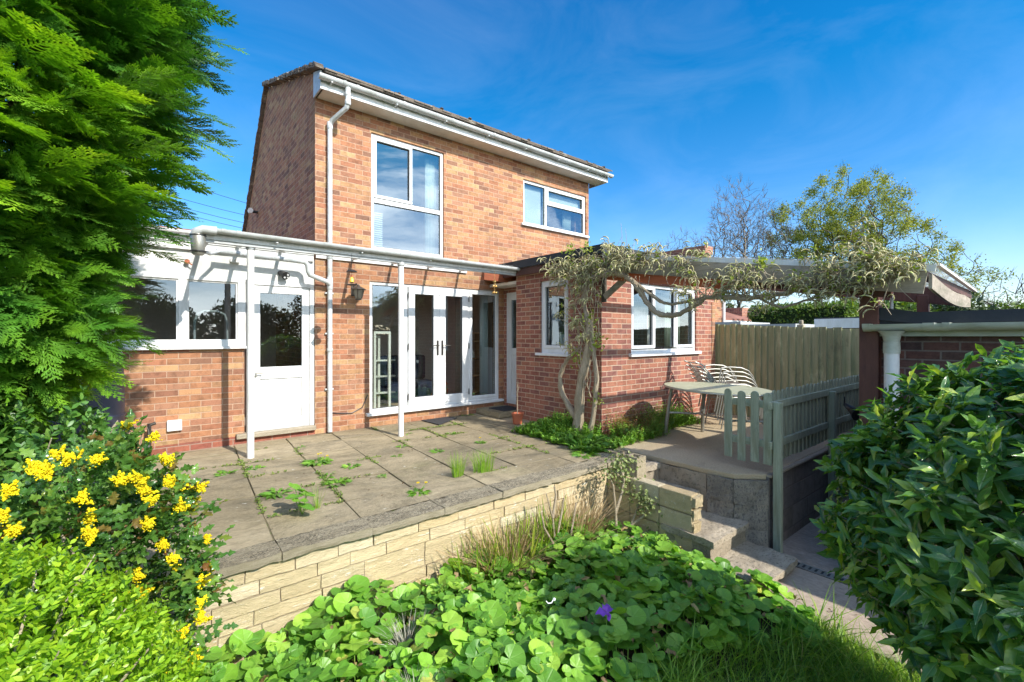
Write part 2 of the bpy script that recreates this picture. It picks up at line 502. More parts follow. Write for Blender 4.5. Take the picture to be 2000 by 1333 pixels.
def concrete(name, a, b, spots=None, scale=3., rough=.9, bstr=.5, spot_t=(.58, .72), perisl=True, s2=None, s2c=None):
    m, N, L, out = new_mat(name)
    g = N.new('ShaderNodeNewGeometry')
    c = ramp(N, L, noise(N, L, scale, 8, .65), [(.33, a), (.68, b)])
    if perisl: c = mixc(N, L, .8, c, ramp(N, L, g.outputs['Random Per Island'], [(0., .80), (1., 1.14)]), 'MULTIPLY')
    if spots:
        c = mixc(N, L, ramp(N, L, noise(N, L, scale * 9, 6, .7, None, .4), [(spot_t[0], 0.), (spot_t[1], .85)]), c, spots)
    if s2c:
        c = mixc(N, L, ramp(N, L, noise(N, L, s2, 5, .7), [(.66, 0.), (.70, .8)]), c, s2c)
    fine = noise(N, L, 150, 5, .75)
    c = mixc(N, L, .7, c, ramp(N, L, fine, [(.28, .58), (.72, 1.28)]), 'MULTIPLY')
    h = M_(N, L, 'ADD', fine, noise(N, L, 28, 5, .7))
    bsdf(N, L, out, c, rough, .2, 0., h, bstr, .008)
    return m

# ------------------------------------------------------------------ material set
m_brick = brick('house_brick', [(.43,.205,.11), (.39,.165,.09), (.49,.285,.14), (.35,.145,.085), (.42,.235,.12), (.20,.11,.08), (.44,.205,.105), (.51,.34,.17), (.39,.19,.105), (.27,.125,.085), (.46,.255,.135), (.31,.165,.11)],
                (.44,.295,.205), mw=.0048)
m_brick_red = brick('extension_brick', [(.38,.155,.105), (.31,.115,.085), (.43,.19,.12), (.22,.10,.088), (.35,.135,.095), (.41,.17,.11), (.285,.115,.092), (.37,.165,.11)],
                    (.50,.37,.27), mw=.0055, vary=.25)
m_brick_plinth = brick('plinth_brick', [(.30,.10,.07), (.34,.12,.075), (.26,.095,.07)], (.33,.22,.17), bw=.225, vary=.2)
m_brick_dark = brick('garage_brick', [(.11,.060,.052), (.14,.065,.055), (.09,.055,.055), (.17,.075,.055), (.10,.058,.05)], (.17,.135,.12), vary=.25)
m_block = brick('concrete_block', [(.25,.225,.20), (.29,.26,.22), (.22,.195,.18), (.27,.23,.19)], (.2,.17,.15), bw=.44, bh=.225, mw=.007, vary=.3, zoff=.0)
m_upvc = dirty('white_upvc', (.72,.73,.74), (.42,.42,.35), .5, 6, .30, .5, bstr=.03, stretch=(1,1,.35))
m_paint = dirty('white_paint', (.72,.72,.71), (.33,.31,.25), .6, 7, .5, .4, bstr=.1, stretch=(1.4,1.4,.35))
m_render = dirty('white_render', (.66,.66,.64), (.36,.35,.31), .7, 4, .75, .2, bstr=.25, stretch=(1.6,1.6,.5))
m_grey_pipe = dirty('grey_white_pipe', (.56,.58,.59), (.26,.28,.22), .75, 9, .38, .5, bstr=.03, stretch=(.6,.6,.6))
m_soffit = dirty('soffit_board', (.82,.77,.70), (.42,.36,.30), .5, 5, .5, .3)
m_greyboard = dirty('grey_painted_board', (.44,.455,.46), (.25,.24,.22), .6, 9, .6, .3, stretch=(.4,1,1))
m_gutter_old = dirty('weathered_gutter', (.47,.50,.44), (.16,.17,.10), .8, 7, .45, .4, stretch=(1,.35,1.4))
m_felt = dirty('black_felt', (.028,.034,.042), (.06,.06,.06), .5, 6, .7, .3, bstr=.3)
m_black = dirty('black_plastic', (.02,.02,.022), (.05,.05,.05), .4, 9, .4, .5)
m_metal = dirty('brushed_metal', (.36,.35,.31), (.24,.22,.18), .4, 14, .42, .5, .6)
m_chairmetal = dirty('painted_chair_metal', (.46,.46,.41), (.26,.26,.20), .5, 12, .38, .5, .35)
m_glass = glassmat('window_glass', .17)
m_glass_up = glassmat('upstairs_glass', .15, (.8,.84,.82))
m_glass_dark = glassmat('old_glass', .10, (.7, .74, .74))
m_handle = dirty('dark_bronze', (.08,.075,.07), None, .3, 9, .3, .6, .6)
m_tile = concrete('roof_tile', (.13,.105,.085), (.23,.19,.155), (.42,.40,.33), 3., .9, .7, (.56,.68))
m_red_tile = concrete('red_tile', (.22,.10,.07), (.32,.15,.11), None, 3., .9, .7)
m_slab = concrete('paving_slab', (.29,.235,.145), (.47,.395,.265), (.17,.14,.09), 1.1, .92, .5, (.56,.74), True, 34, (.48,.44,.36))
m_dirtjoint = concrete('soil_joint', (.055,.045,.03), (.10,.085,.055), (.09,.11,.03), 3, .95, .8, perisl=False)
m_coping = concrete('old_coping', (.34,.285,.19), (.50,.43,.30), (.075,.062,.045), 2.0, .95, 1.0, (.50,.56), True, 26, (.60,.57,.48))
m_stone = concrete('reconstituted_stone', (.54,.445,.275), (.68,.59,.40), (.42,.33,.19), 2.2, .9, .8, (.56,.74), True, 30, (.76,.73,.63))
m_stone_mortar = concrete('wall_mortar', (.40,.33,.22), (.52,.44,.31), None, 6, .95, .6, perisl=False)
m_step = concrete('step_concrete', (.29,.245,.18), (.46,.395,.30), (.14,.125,.09), 2.6, .93, .8, (.52,.66), True, 30, (.42,.41,.36))
m_terrace = concrete('terrace_concrete', (.34,.27,.17), (.52,.425,.29), (.14,.12,.08), 1.0, .92, .5, (.62,.80), False)
m_path = concrete('path_concrete', (.33,.265,.20), (.48,.39,.31), (.19,.16,.12), 1.6, .92, .9, (.56,.72), False, 60, (.5,.46,.4))
m_soil = concrete('garden_soil', (.035,.026,.018), (.075,.055,.036), (.12,.085,.05), 5, .97, 1.0, perisl=False)
m_lawnbase = concrete('lawn_ground', (.05,.085,.02), (.10,.14,.035), (.10,.08,.035), 2.5, .97, .8, perisl=False)
m_fence = woodmat('fence_board', (.29,.30,.17), (.47,.455,.27), (20,20,1.1), .8, (.20,.26,.11))
m_picket = woodmat('green_painted_timber', (.22,.255,.19), (.35,.385,.29), (20,20,1.4), .65, (.20,.20,.12))
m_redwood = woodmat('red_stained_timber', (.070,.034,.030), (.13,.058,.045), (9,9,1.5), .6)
m_redwood_lit = woodmat('sunlit_red_timber', (.42,.11,.045), (.55,.155,.065), (3,3,14), .5)  # red timber again, with sunlight painted into its colour as orange
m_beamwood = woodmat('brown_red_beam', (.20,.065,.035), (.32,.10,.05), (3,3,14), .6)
m_greywood = woodmat('weathered_grey_timber', (.24,.20,.155), (.42,.365,.30), (14,1.2,16), .85, (.12,.13,.08))
m_floorwood = woodmat('oak_floor', (.55,.36,.20), (.68,.48,.29), (2,14,2), .35)
m_creamwood = woodmat('cream_wood', (.74,.70,.58), (.84,.80,.70), (14,14,2), .6)
m_pinewood = woodmat('pine_wood', (.44,.25,.11), (.55,.33,.16), (14,14,2), .5)
m_inwall = dirty('inside_wall', (.55,.50,.44), None, .2, 3, .8, .2)
m_inwall_dark = dirty('inside_wall_dark', (.74,.60,.51), None, .3, 3, .8, .2)
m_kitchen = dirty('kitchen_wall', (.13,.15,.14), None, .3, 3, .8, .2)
m_navy = dirty('navy_fabric', (.035,.045,.075), None, .3, 12, .9, .1)
m_curtain = dirty('curtain_fabric', (.56,.62,.60), None, .3, 8, .9, .1, stretch=(6,6,.5))
m_curtain_green = dirty('green_curtain_fabric', (.38,.42,.33), None, .3, 8, .9, .1, stretch=(6,6,.5))
m_blind = dirty('white_blind', (.80,.84,.84), None, .1, 4, .7, .2)
m_terra = dirty('terracotta_plastic', (.42,.125,.06), (.30,.10,.06), .4, 9, .55, .3)
m_lantern = dirty('aged_lantern_metal', (.07,.06,.05), (.14,.11,.08), .5, 14, .5, .5, .4)
m_lampglass = dirty('cloudy_lamp_glass', (.30,.26,.20), (.10,.08,.06), .6, 12, .25, .5)
m_yellow = dirty('yellow_ceramic', (.72,.48,.05), (.5,.2,.03), .5, 18, .3, .5)
m_brass = dirty('brass', (.62,.40,.14), None, .3, 14, .25, .5, .9)
m_blue_drum = dirty('navy_blue_plastic', (.045,.055,.095), (.10,.10,.11), .5, 3, .45, .4, stretch=(1,1,4))
m_rubber = dirty('doormat_rubber', (.045,.045,.05), (.10,.095,.085), .6, 30, .95, .1, bstr=.6)
m_table = dirty('frosted_table_glass', (.44,.44,.29), (.24,.23,.12), .5, 5, .45, .4)
m_wood_bark = concrete('bark', (.27,.21,.14), (.50,.41,.29), (.42,.39,.31), 9, .95, 1.0, (.54,.68), False)
m_twig = concrete('twig_bark', (.30,.245,.17), (.46,.39,.29), None, 12, .9, .4)
m_darkbark = concrete('dark_bark', (.055,.045,.035), (.12,.10,.08), None, 5, .95, .6)
m_clear = None
def _clear():
    m, N, L, out = new_mat('clear_corrugated_sheet')
    tr = N.new('ShaderNodeBsdfTransparent'); tr.inputs['Color'].default_value = (.95,.955,.95,1)
    d = N.new('ShaderNodeBsdfDiffuse'); d.inputs['Color'].default_value = (.62,.62,.58,1)
    t2 = N.new('ShaderNodeBsdfTranslucent'); t2.inputs['Color'].default_value = (.7,.7,.66,1)
    a = N.new('ShaderNodeAddShader'); L.new(d.outputs[0], a.inputs[0]); L.new(t2.outputs[0], a.inputs[1])
    f = ramp(N, L, noise(N, L, 7, 6, .7), [(.4, .03), (.75, .15)])
    mx = N.new('ShaderNodeMixShader'); L.new(f, mx.inputs[0]); L.new(tr.outputs[0], mx.inputs[1]); L.new(a.outputs[0], mx.inputs[2])
    g = N.new('ShaderNodeBsdfGlossy'); g.inputs['Roughness'].default_value = .15
    m2 = N.new('ShaderNodeMixShader'); m2.inputs[0].default_value = .06
    L.new(mx.outputs[0], m2.inputs[1]); L.new(g.outputs[0], m2.inputs[2])
    L.new(m2.outputs[0], out.inputs['Surface'])
    return m
m_clear = _clear()

def copingmat():
    m, N, L, out = new_mat('mossy_coping')
    g = N.new('ShaderNodeNewGeometry')
    c = ramp(N, L, noise(N, L, 5, 8, .65), [(.33, (.42,.355,.235)), (.68, (.62,.535,.38))])
    sn = N.new('ShaderNodeSeparateXYZ'); L.new(g.outputs['Normal'], sn.inputs[0])
    top = ramp(N, L, sn.outputs[2], [(.25, .0), (.75, 1.)])
    mm = ramp(N, L, noise(N, L, 30, 8, .75, None, .5), [(.45, 0.), (.53, .96)])
    pat = ramp(N, L, noise(N, L, 2.2, 5, .6), [(.30, .35), (.55, 1.)])
    mf = M_(N, L, 'MULTIPLY', M_(N, L, 'MULTIPLY', mm, pat), M_(N, L, 'ADD', M_(N, L, 'MULTIPLY', top, .75), .18))
    c = mixc(N, L, mf, c, (.085,.072,.052))
    li = ramp(N, L, noise(N, L, 34, 5, .7), [(.62, 0.), (.66, .85)])
    c = mixc(N, L, li, c, (.62,.58,.48))
    li2 = ramp(N, L, noise(N, L, 13, 5, .7), [(.66, 0.), (.69, .8)])
    c = mixc(N, L, li2, c, (.50,.40,.16))
    fine = noise(N, L, 150, 5, .75)
    c = mixc(N, L, .7, c, ramp(N, L, fine, [(.28, .58), (.72, 1.28)]), 'MULTIPLY')
    h = M_(N, L, 'ADD', fine, noise(N, L, 24, 6, .75))
    bsdf(N, L, out, c, .95, .2, 0., h, 1., .014)
    return m
m_coping = copingmat()
def stonemat():
    m, N, L, out = new_mat('cream_split_stone')
    g = N.new('ShaderNodeNewGeometry')
    c = ramp(N, L, g.outputs['Random Per Island'], [(0., (.56,.44,.25)), (.35, (.66,.54,.34)), (.7, (.61,.48,.28)), (1., (.71,.61,.42))])
    c = mixc(N, L, .8, c, ramp(N, L, noise(N, L, 6, 7, .7), [(.3, .72), (.7, 1.12)]), 'MULTIPLY')
    c = mixc(N, L, ramp(N, L, noise(N, L, 1.6, 6, .7), [(.5, 0.), (.72, .55)]), c, (.32,.29,.17))
    c = mixc(N, L, ramp(N, L, noise(N, L, 28, 6, .75), [(.60, 0.), (.66, .8)]), c, (.80,.78,.70))
    c = mixc(N, L, ramp(N, L, noise(N, L, 18, 6, .75), [(.62, 0.), (.70, .6)]), c, (.26,.21,.12))
    fine = noise(N, L, 130, 5, .75)
    c = mixc(N, L, .55, c, ramp(N, L, fine, [(.28, .66), (.72, 1.2)]), 'MULTIPLY')
    h = M_(N, L, 'ADD', M_(N, L, 'MULTIPLY', fine, .5), noise(N, L, 14, 7, .75))
    bsdf(N, L, out, c, .93, .2, 0., h, 1., .022)
    return m
m_stone = stonemat()
def slabmat():
    m, N, L, out = new_mat('worn_paving')
    g = N.new('ShaderNodeNewGeometry')
    c = ramp(N, L, noise(N, L, 1.5, 8, .68), [(.30, (.21,.17,.105)), (.50, (.32,.262,.165)), (.70, (.44,.365,.245))])
    c = mixc(N, L, .8, c, ramp(N, L, g.outputs['Random Per Island'], [(0., .84), (1., 1.12)]), 'MULTIPLY')
    c = mixc(N, L, ramp(N, L, noise(N, L, 4.5, 8, .75, None, .6), [(.50, 0.), (.66, .72)]), c, (.15,.13,.09))
    c = mixc(N, L, ramp(N, L, noise(N, L, 2.6, 6, .7), [(.56, 0.), (.72, .5)]), c, (.20,.20,.09))
    c = mixc(N, L, ramp(N, L, noise(N, L, 42, 4, .7), [(.66, 0.), (.70, .75)]), c, (.56,.54,.46))
    c = mixc(N, L, ramp(N, L, noise(N, L, 55, 4, .7), [(.67, 0.), (.71, .7)]), c, (.09,.075,.055))
    c = mixc(N, L, .75, c, ramp(N, L, noise(N, L, 16, 7, .8, None, .3), [(.36, .60), (.5, 1.), (.64, 1.18)]), 'MULTIPLY')
    fine = noise(N, L, 150, 5, .75)
    c = mixc(N, L, .7, c, ramp(N, L, fine, [(.28, .62), (.72, 1.25)]), 'MULTIPLY')
    h = M_(N, L, 'ADD', fine, noise(N, L, 18, 6, .75))
    bsdf(N, L, out, c, .93, .2, 0., h, .9, .010)
    return m
m_slab = slabmat()
m_dirtjoint = concrete('soil_joint', (.13,.10,.06), (.22,.18,.11), (.12,.17,.04), 7, .95, .8, (.48,.6), False)

m_block_old = concrete('old_block', (.22,.20,.17), (.38,.34,.27), (.10,.10,.095), 3.5, .95, 1.0, (.50,.62), True, 26, (.48,.44,.36))

# ------------------------------------------------------------------ building helpers
def wall_cells(rect, holes):
    us = sorted({rect[0], rect[2], *[min(max(h[0], rect[0]), rect[2]) for h in holes], *[min(max(h[2], rect[0]), rect[2]) for h in holes]})
    vs = sorted({rect[1], rect[3], *[min(max(h[1], rect[1]), rect[3]) for h in holes], *[min(max(h[3], rect[1]), rect[3]) for h in holes]})
    for i in range(len(us) - 1):
        # merge vertical runs
        run = None
        for j in range(len(vs) - 1):
            cu = (us[i] + us[i+1]) / 2; cv = (vs[j] + vs[j+1]) / 2
            inside = any(h[0] < cu < h[2] and h[1] < cv < h[3] for h in holes)
            if not inside:
                run = [vs[j], vs[j+1]] if run is None else [run[0], vs[j+1]]
            if inside and run: yield us[i], run[0], us[i+1], run[1]; run = None
        if run: yield us[i], run[0], us[i+1], run[1]

def wall(mb, axis, p, t, rect, holes=()):
    for (u0, v0, u1, v1) in wall_cells(rect, holes):
        if axis == 'Y': mb.box(u0, p, v0, u1, p + t, v1)
        else: mb.box(p, u0, v0, p + t, u1, v1)
    return mb

class Opening:
    """maps (u, w, v) to the world: w is depth behind the wall face"""
    def __init__(s, axis, p): s.a = axis; s.p = p
    def box(s, mb, u0, v0, u1, v1, w0, w1):
        if s.a == 'Y': mb.box(u0, s.p + w0, v0, u1, s.p + w1, v1)
        else: mb.box(s.p + w0, u0, v0, s.p + w1, u1, v1)
    def rim(s, mb, u0, v0, u1, v1, th, w0, w1, bot=None):
        b = th if bot is None else bot
        s.box(mb, u0, v0, u1, v0 + b, w0, w1); s.box(mb, u0, v1 - th, u1, v1, w0, w1)
        s.box(mb, u0, v0 + b, u0 + th, v1 - th, w0, w1); s.box(mb, u1 - th, v0 + b, u1, v1 - th, w0, w1)

def window(parent, name, op, rect, bars=(), sashes=(), panes=(), th=.055, mat=None, glass=None, sill=None, w=.03):
    mat = mat or m_upvc; glass = glass or m_glass
    f = MB(); op.rim(f, *rect, th, w, w + .07)
    for b in bars: op.box(f, *b, w + .001, w + .069)
    wo = f.build(name, mat, parent, bevel=.004)
    for s in sashes:
        sb = MB(); op.rim(sb, *s, .05, w - .014, w + .05)
        sb.build('sash', mat, wo, bevel=.006)
    for p in panes:
        pb = MB(); op.box(pb, *p, w + .030, w + .036)
        pb.build('pane', glass, wo)
        gb = MB(); op.rim(gb, *p, .008, w + .018, w + .030)       # dark gasket
        gb.build('gasket', m_black, wo)
    if sill:
        sl = MB(); op.box(sl, *sill, -.055, w + .05); sl.build('sill', mat, wo, bevel=.006)
    return wo

# ================================================================== THE HOUSE
F = 6.77                    # garden face of the two-storey part
EX, EY = 4.95, 4.12         # side and front faces of the single-storey extension
house = thing('brick_house', 'two-storey brick house with a single-storey brick extension and a white-painted lean-to porch', 'house', (4.5, 7.6, 0))

W1 = (2.72, 2.725, 4.0, 4.52); W2 = (5.782, 3.59, 7.60, 4.47)
FD = (2.696, .17, 5.19, 2.235)
w_ = MB()
wall(w_, 'Y', F, .22, (1.90, 0, 5.30, 4.80), [W1, FD])
wall(w_, 'Y', F, .22, (5.30, 2.40, 7.69, 4.80), [W2])
w_.build('garden_wall', m_brick, house)
# side gable wall facing left: eaves 4.95 at the front, ridge 6.15, long slope down at the rear
g_ = MB()
g_.poly([(1.90, F + .22, 0), (1.90, 15.2, 0), (1.90, 15.2, 1.10), (1.90, 9.86, 6.21), (1.90, F + .22, 5.205)], (.22, 0, 0))
g_.poly([(1.90, F, 4.80), (1.90, F + .22, 4.80), (1.90, F + .22, 5.205), (1.90, F, 5.12)], (.22, 0, 0))
g_.build('gable_wall', m_brick, house)
g2 = MB()
g2.poly([(7.47, F + .22, 2.4), (7.47, 15.2, 2.4), (7.47, 15.2, 1.03 + 1.4), (7.47, 9.86, 6.12), (7.47, F + .22, 5.10)], (.22, 0, 0))
g2.build('gable_wall', m_brick, house)

# main roof: short front slope, steep rear slope, ragged verge of bedded tiles
def roof_slab(mb, x0, x1, a, b, t):
    """a, b = (y, z) of the top surface"""
    d = Vector((0, b[0] - a[0], b[1] - a[1])).normalized(); n = Vector((0, -d.z, d.y))
    mb.poly([(x0, a[0], a[1]), (x0, b[0], b[1]), (x0, b[0] - n.y*t, b[1] - n.z*t), (x0, a[0] - n.y*t, a[1] - n.z*t)], (x1 - x0, 0, 0))
r_ = MB()
roof_slab(r_, 1.93, 7.93, (6.36, 5.02), (9.86, 6.27), .045)
roof_slab(r_, 1.93, 7.93, (9.86, 6.27), (15.4, .95), .05)
ro = r_.build('roof', m_tile, house)
rt = MB(); rr = random.Random(3)
for k in range(20):                                  # tile courses seen along the eaves
    pass
x = 1.92
while x < 7.93:                                      # eaves tiles, each its own little block
    wd = .165; j = rr.uniform(-.012, .012)
    rt.poly([(x, 6.36 + j, 5.0 + j*.5), (x, 6.62, 5.11), (x, 6.62, 5.13), (x, 6.36 + j, 5.024 + j*.5)], (wd - .006, 0, 0))
    x += wd
for k in range(40):                                  # verge slates: uneven lumps of mortar and tile
    t = k / 39.; y = 6.40 + t * 3.46; z = 5.06 + t * 1.215
    for q in range(2):
        rt.bar((1.862 + rr.uniform(-.02, .012), y, z + rr.uniform(-.012, .018) - .03 * q), (1.862 + rr.uniform(-.02, .012), y + .10, z + .035 + rr.uniform(-.012, .018) - .03 * q), .11, .032)
for k in range(62):
    t = k / 61.; y = 9.86 + t * 5.5; z = 6.29 - t * 5.28
    rt.bar((1.875 + rr.uniform(-.01, .008), y, z - .01), (1.875 + rr.uniform(-.01, .008), y + .085, z - .09), .09, .035)
rt.build('eaves_and_verge_tiles', m_tile, ro)
rm = MB()
for k in range(60):                                  # clumps of moss on the tiles above the gutter
    x = rr.uniform(2.0, 7.9); s = rr.uniform(.012, .035); y = 6.36 + rr.random() * .25
    z = 5.03 + (y - 6.36) * .35
    rm.lathe((x, y, z), [(s*.2, s*.9), (s*.9, s*.5), (s*1.2, 0), (s*.6, -.01)][::-1], 6)
tag(rm.build('moss', m_darkbark, ro), kind='stuff')
# boxed eaves
fb = MB(); fb.box(1.905, 6.46, 4.775, 7.95, 6.485, 4.945); fb.build('fascia', m_upvc, house, bevel=.003)
sf = MB(); sf.box(1.93, 6.485, 4.779, 7.94, F, 4.79); sf.build('soffit', m_soffit, house)
be = MB(); be.poly([(1.882, 6.46, 4.775), (1.882, 6.79, 4.775), (1.882, 6.79, 5.14), (1.882, 6.46, 5.02)], (.022, 0, 0)); be.build('box_end', m_grey_pipe, house)
be = MB(); be.poly([(7.951, 6.46, 4.775), (7.951, 6.99, 4.775), (7.951, 6.99, 5.2), (7.951, 6.46, 5.02)], (.02, 0, 0)); be.build('box_end', m_upvc, house)
gu = MB(); gu.halfpipe((1.84, 6.398, 4.925), (8.03, 6.398, 4.925), .058)
gutter = gu.build('roof_gutter', m_grey_pipe, house, smooth=True)
for x in (2.16, 2.34, 3.05, 3.9, 4.75, 5.6, 6.45, 7.3):
    gb = MB(); gb.halfpipe((x, 6.398, 4.928), (x + .035, 6.398, 4.928), .0645); gb.build('gutter_joint', m_grey_pipe, gutter, smooth=True)
for x in (2.0, 2.95, 3.8, 4.65, 5.5, 6.35, 7.2, 7.85):
    gb = MB(); gb.box(x, 6.36, 4.855, x + .02, 6.46, 4.866); gb.build('gutter_bracket', m_grey_pipe, gutter)
# downpipe with its swan neck
dp = MB()
dp.tube([(2.235, 6.398, 4.87), (2.235, 6.398, 4.64)], .036, 14)
dp.tube([(2.235, 6.398, 4.66), (2.225, 6.42, 4.60), (2.11, 6.68, 4.485), (2.088, 6.715, 4.42)], .034, 14)
dp.tube([(2.088, 6.715, 4.44), (2.088, 6.715, .02)], .034, 16)
dpo = dp.build('downpipe', m_grey_pipe, house, smooth=True)
for (x, y, a, b) in ((2.235, 6.398, 4.80, 4.755), (2.235, 6.398, 4.70, 4.63), (2.088, 6.715, 4.46, 4.36), (2.088, 6.715, 2.62, 2.50), (2.088, 6.715, 2.24, 2.06), (2.088, 6.715, 1.22, 1.17)):
    dc = MB(); dc.lathe((x, y, b), [(.037, 0), (.041, .006), (.041, a - b - .006), (.037, a - b)], 16); dc.build('pipe_collar', m_grey_pipe, dpo, smooth=True)
for z in (2.0, 1.42, .62):
    dc = MB(); dc.box(2.03, 6.735, z, 2.146, F, z + .022); dc.build('pipe_clip', m_grey_pipe, dpo)

# ---- upstairs windows
opF = Opening('Y', F)
w1 = window(house, 'tall_window', opF, W1, bars=[(2.775, 3.46, 3.945, 3.53)],
       sashes=[(2.765, 3.535, 3.42, 4.47)],
       panes=[(2.815, 3.585, 3.37, 4.42), (3.425, 3.535, 3.945, 4.465), (2.775, 2.78, 3.945, 3.46)], glass=m_glass_up)
bb = MB(); opF.box(bb, 3.37, 3.53, 3.425, 4.465, .034, .094); bb.build('mullion', m_upvc, w1, bevel=.004)
bl = MB()
for k in range(16): bl.box(2.79, F + .16, 2.82 + k*.034, 2.97, F + .17, 2.835 + k*.034)
bl.build('slatted_blind', m_blind, w1)
w2 = window(house, 'wide_window', opF, W2, bars=[(6.385, 3.645, 6.44, 4.415), (6.44, 4.085, 7.545, 4.14)],
       sashes=[(6.43, 4.12, 7.555, 4.43)], sill=(5.72, 3.55, 7.66, 3.60),
       panes=[(5.837, 3.645, 6.385, 4.415), (6.48, 4.165, 7.505, 4.38), (6.44, 3.645, 7.545, 4.085)], glass=m_glass_up)
bl = MB(); bl.box(5.82, F + .13, 3.62, 6.36, F + .14, 4.46); bl.box(6.46, F + .13, 4.11, 7.56, F + .14, 4.46); bl.build('roller_blind', m_blind, w2)

def drape(mb, x0, x1, y, z0, z1, folds=9, amp=.025, axis='Y'):
    n = folds * 6; pts = []
    for i in range(n + 1):
        t = i / n; u = x0 + (x1 - x0) * t; w = y + amp * sin(t * folds * 2 * pi)
        pts.append((u, w))
    b = len(mb.v)
    for (u, w) in pts:
        for z in (z0, z1):
            mb.v.append((u, w, z) if axis == 'Y' else (w, u, z))
    for i in range(n):
        mb.f.append((b + 2*i, b + 2*i + 2, b + 2*i + 3, b + 2*i + 1)); mb.mi.append(mb.cur)
def curtain(x0, x1, y, z0, z1, mat, label, axis='Y', folds=7):
    c = MB(); drape(c, x0, x1, y, z0, z1, folds, axis=axis)
    o = c.build('curtain', mat, None, smooth=True)
    s = o.modifiers.new('cloth', 'SOLIDIFY'); s.thickness = .004
    return tag(o, label, 'curtain')
curtain(3.76, 3.97, F + .22, 2.70, 4.50, m_curtain, 'pale net curtain at the right side of the tall upstairs window')
curtain(7.12, 7.35, F + .24, 3.55, 4.12, m_curtain, 'pale curtain gathered in the lower right pane of the wide upstairs window')

# ---- french doors with side lights
fd = MB(); opF.rim(fd, FD[0], FD[1] + .05, FD[2], FD[3], .05, .02, .10)
for a, b in ((3.235, 3.335), (4.49, 4.55)): opF.box(fd, a, .27, b, 2.185, .021, .099)
fdo = fd.build('french_window_frame', m_upvc, house, bevel=.004)
sb = MB(); opF.rim(sb, 4.535, .265, 5.16, 2.195, .055, .006, .07); sb.build('fixed_sash', m_upvc, fdo, bevel=.006)
for (a, b, hx) in ((3.345, 3.918, 3.875), (3.922, 4.492, 3.965)):
    d = MB(); opF.rim(d, a, .265, b, 2.195, .115, .0, .07, bot=.125)
    dd = d.build('glazed_door', m_upvc, house, bevel=.006)
    p = MB(); opF.box(p, a + .115, .39, b - .115, 2.08, .035, .041); p.build('pane', m_glass, dd)
    gk = MB(); opF.rim(gk, a + .115, .39, b - .115, 2.08, .008, .02, .034); gk.build('gasket', m_black, dd)
    h = MB(); h.box(hx - .017, F - .012, 1.07, hx + .017, F, 1.32)
    s = -1 if hx < 3.92 else 1
    h.tube([(hx, F, 1.235), (hx, F - .05, 1.235), (hx + s*.03, F - .055, 1.235), (hx + s*.135, F - .055, 1.232)], .009, 8)
    h.tube([(hx, F - .012, 1.13), (hx, F - .024, 1.13)], .010, 10)
    h.build('handle', m_handle, dd, smooth=True)
    ex = a - .012 if s < 0 else b + .012
    for z in (.36, 1.17, 2.0):
        hg = MB(); hg.tube([(ex, F - .012, z), (ex, F - .012, z + .10)], .008, 8); hg.build('hinge', m_handle, dd)
for (a, b, z0) in ((2.746, 3.235, .27), (4.59, 5.105, .32)):
    p = MB(); opF.box(p, a, z0, b, 2.185 if z0 < .3 else 2.14, .040, .046); p.build('pane', m_glass, fdo)
    gk = MB(); opF.rim(gk, a, z0, b, 2.185 if z0 < .3 else 2.14, .008, .028, .040); gk.build('gasket', m_black, fdo)
sl = MB(); sl.box(2.63, F - .07, .175, 5.25, F + .09, .218); sl.build('sill', m_upvc, fdo, bevel=.006)
# little step of brick below the sill is the wall itself; soldier course of darker brick above the doors


# ---- recessed side door between the main house and the extension
sd = MB(); wall(sd, 'X', 5.30, .2, (5.98, 0, F, 2.55), [(6.02, .14, 6.70, 2.20)])
sd.build('recess_wall', m_brick_red, house)
opR = Opening('X', 5.30)
d = MB(); opR.rim(d, 6.02, .14, 6.70, 2.20, .06, .01, .08); opR.rim(d, 6.08, .20, 6.64, 2.14, .085, .0, .06)
opR.box(d, 6.165, 1.05, 6.555, 1.17, .01, .055); opR.box(d, 6.165, .285, 6.555, 1.05, .03, .045)
opR.rim(d, 6.20, .33, 6.52, 1.01, .03, .018, .03)
dd = d.build('side_door', m_upvc, house, bevel=.004)
p = MB(); opR.box(p, 6.165, 1.17, 6.555, 2.055, .03, .036); p.build('pane', m_glass_dark, dd)
h = MB(); h.box(5.285, 6.10, .98, 5.30, 6.13, 1.2); h.build('handle', m_handle, dd)
tr = MB(); tr.box(4.97, 5.985, 2.29, 5.30, F - .0, 2.34); tr.build('porch_soffit', m_soffit, house)
tb = MB(); tb.box(4.45, 6.22, 2.335, 5.28, 6.29, 2.47); tb.build('porch_beam', m_beamwood, house, bevel=.004)

# ---- extension walls
LW = (4.76, 1.12, 5.38, 2.27); FW = (5.62, 1.13, 7.47, 2.20)
e = MB()
wall(e, 'X', EX, .22, (EY, 0, 5.98, 2.46), [LW])
wall(e, 'Y', EY, .22, (EX + .22, 0, 8.10, 2.46), [FW])
e.box(EX + .22, 5.76, 0, 5.30, 5.98, 2.46)
e.box(7.88, EY + .22, 0, 8.10, 9.2, 2.46)
e.build('extension_wall', m_brick_red, house)
q = MB(); q.box(8.0, EY - .012, 0, 8.112, EY + .2, 2.0); q.build('quoin', m_brick, house)
opL = Opening('X', EX); opE = Opening('Y', EY)
lw = window(house, 'side_window', opL, LW, sashes=[(4.81, 1.20, 5.33, 2.22)], panes=[(4.86, 1.25, 5.28, 2.17)], sill=(4.70, 1.085, 5.45, 1.125), th=.05)
bb = MB(); opL.box(bb, 4.81, 1.12, 5.33, 1.20, .031, .099); bb.build('bottom_rail', m_upvc, lw)
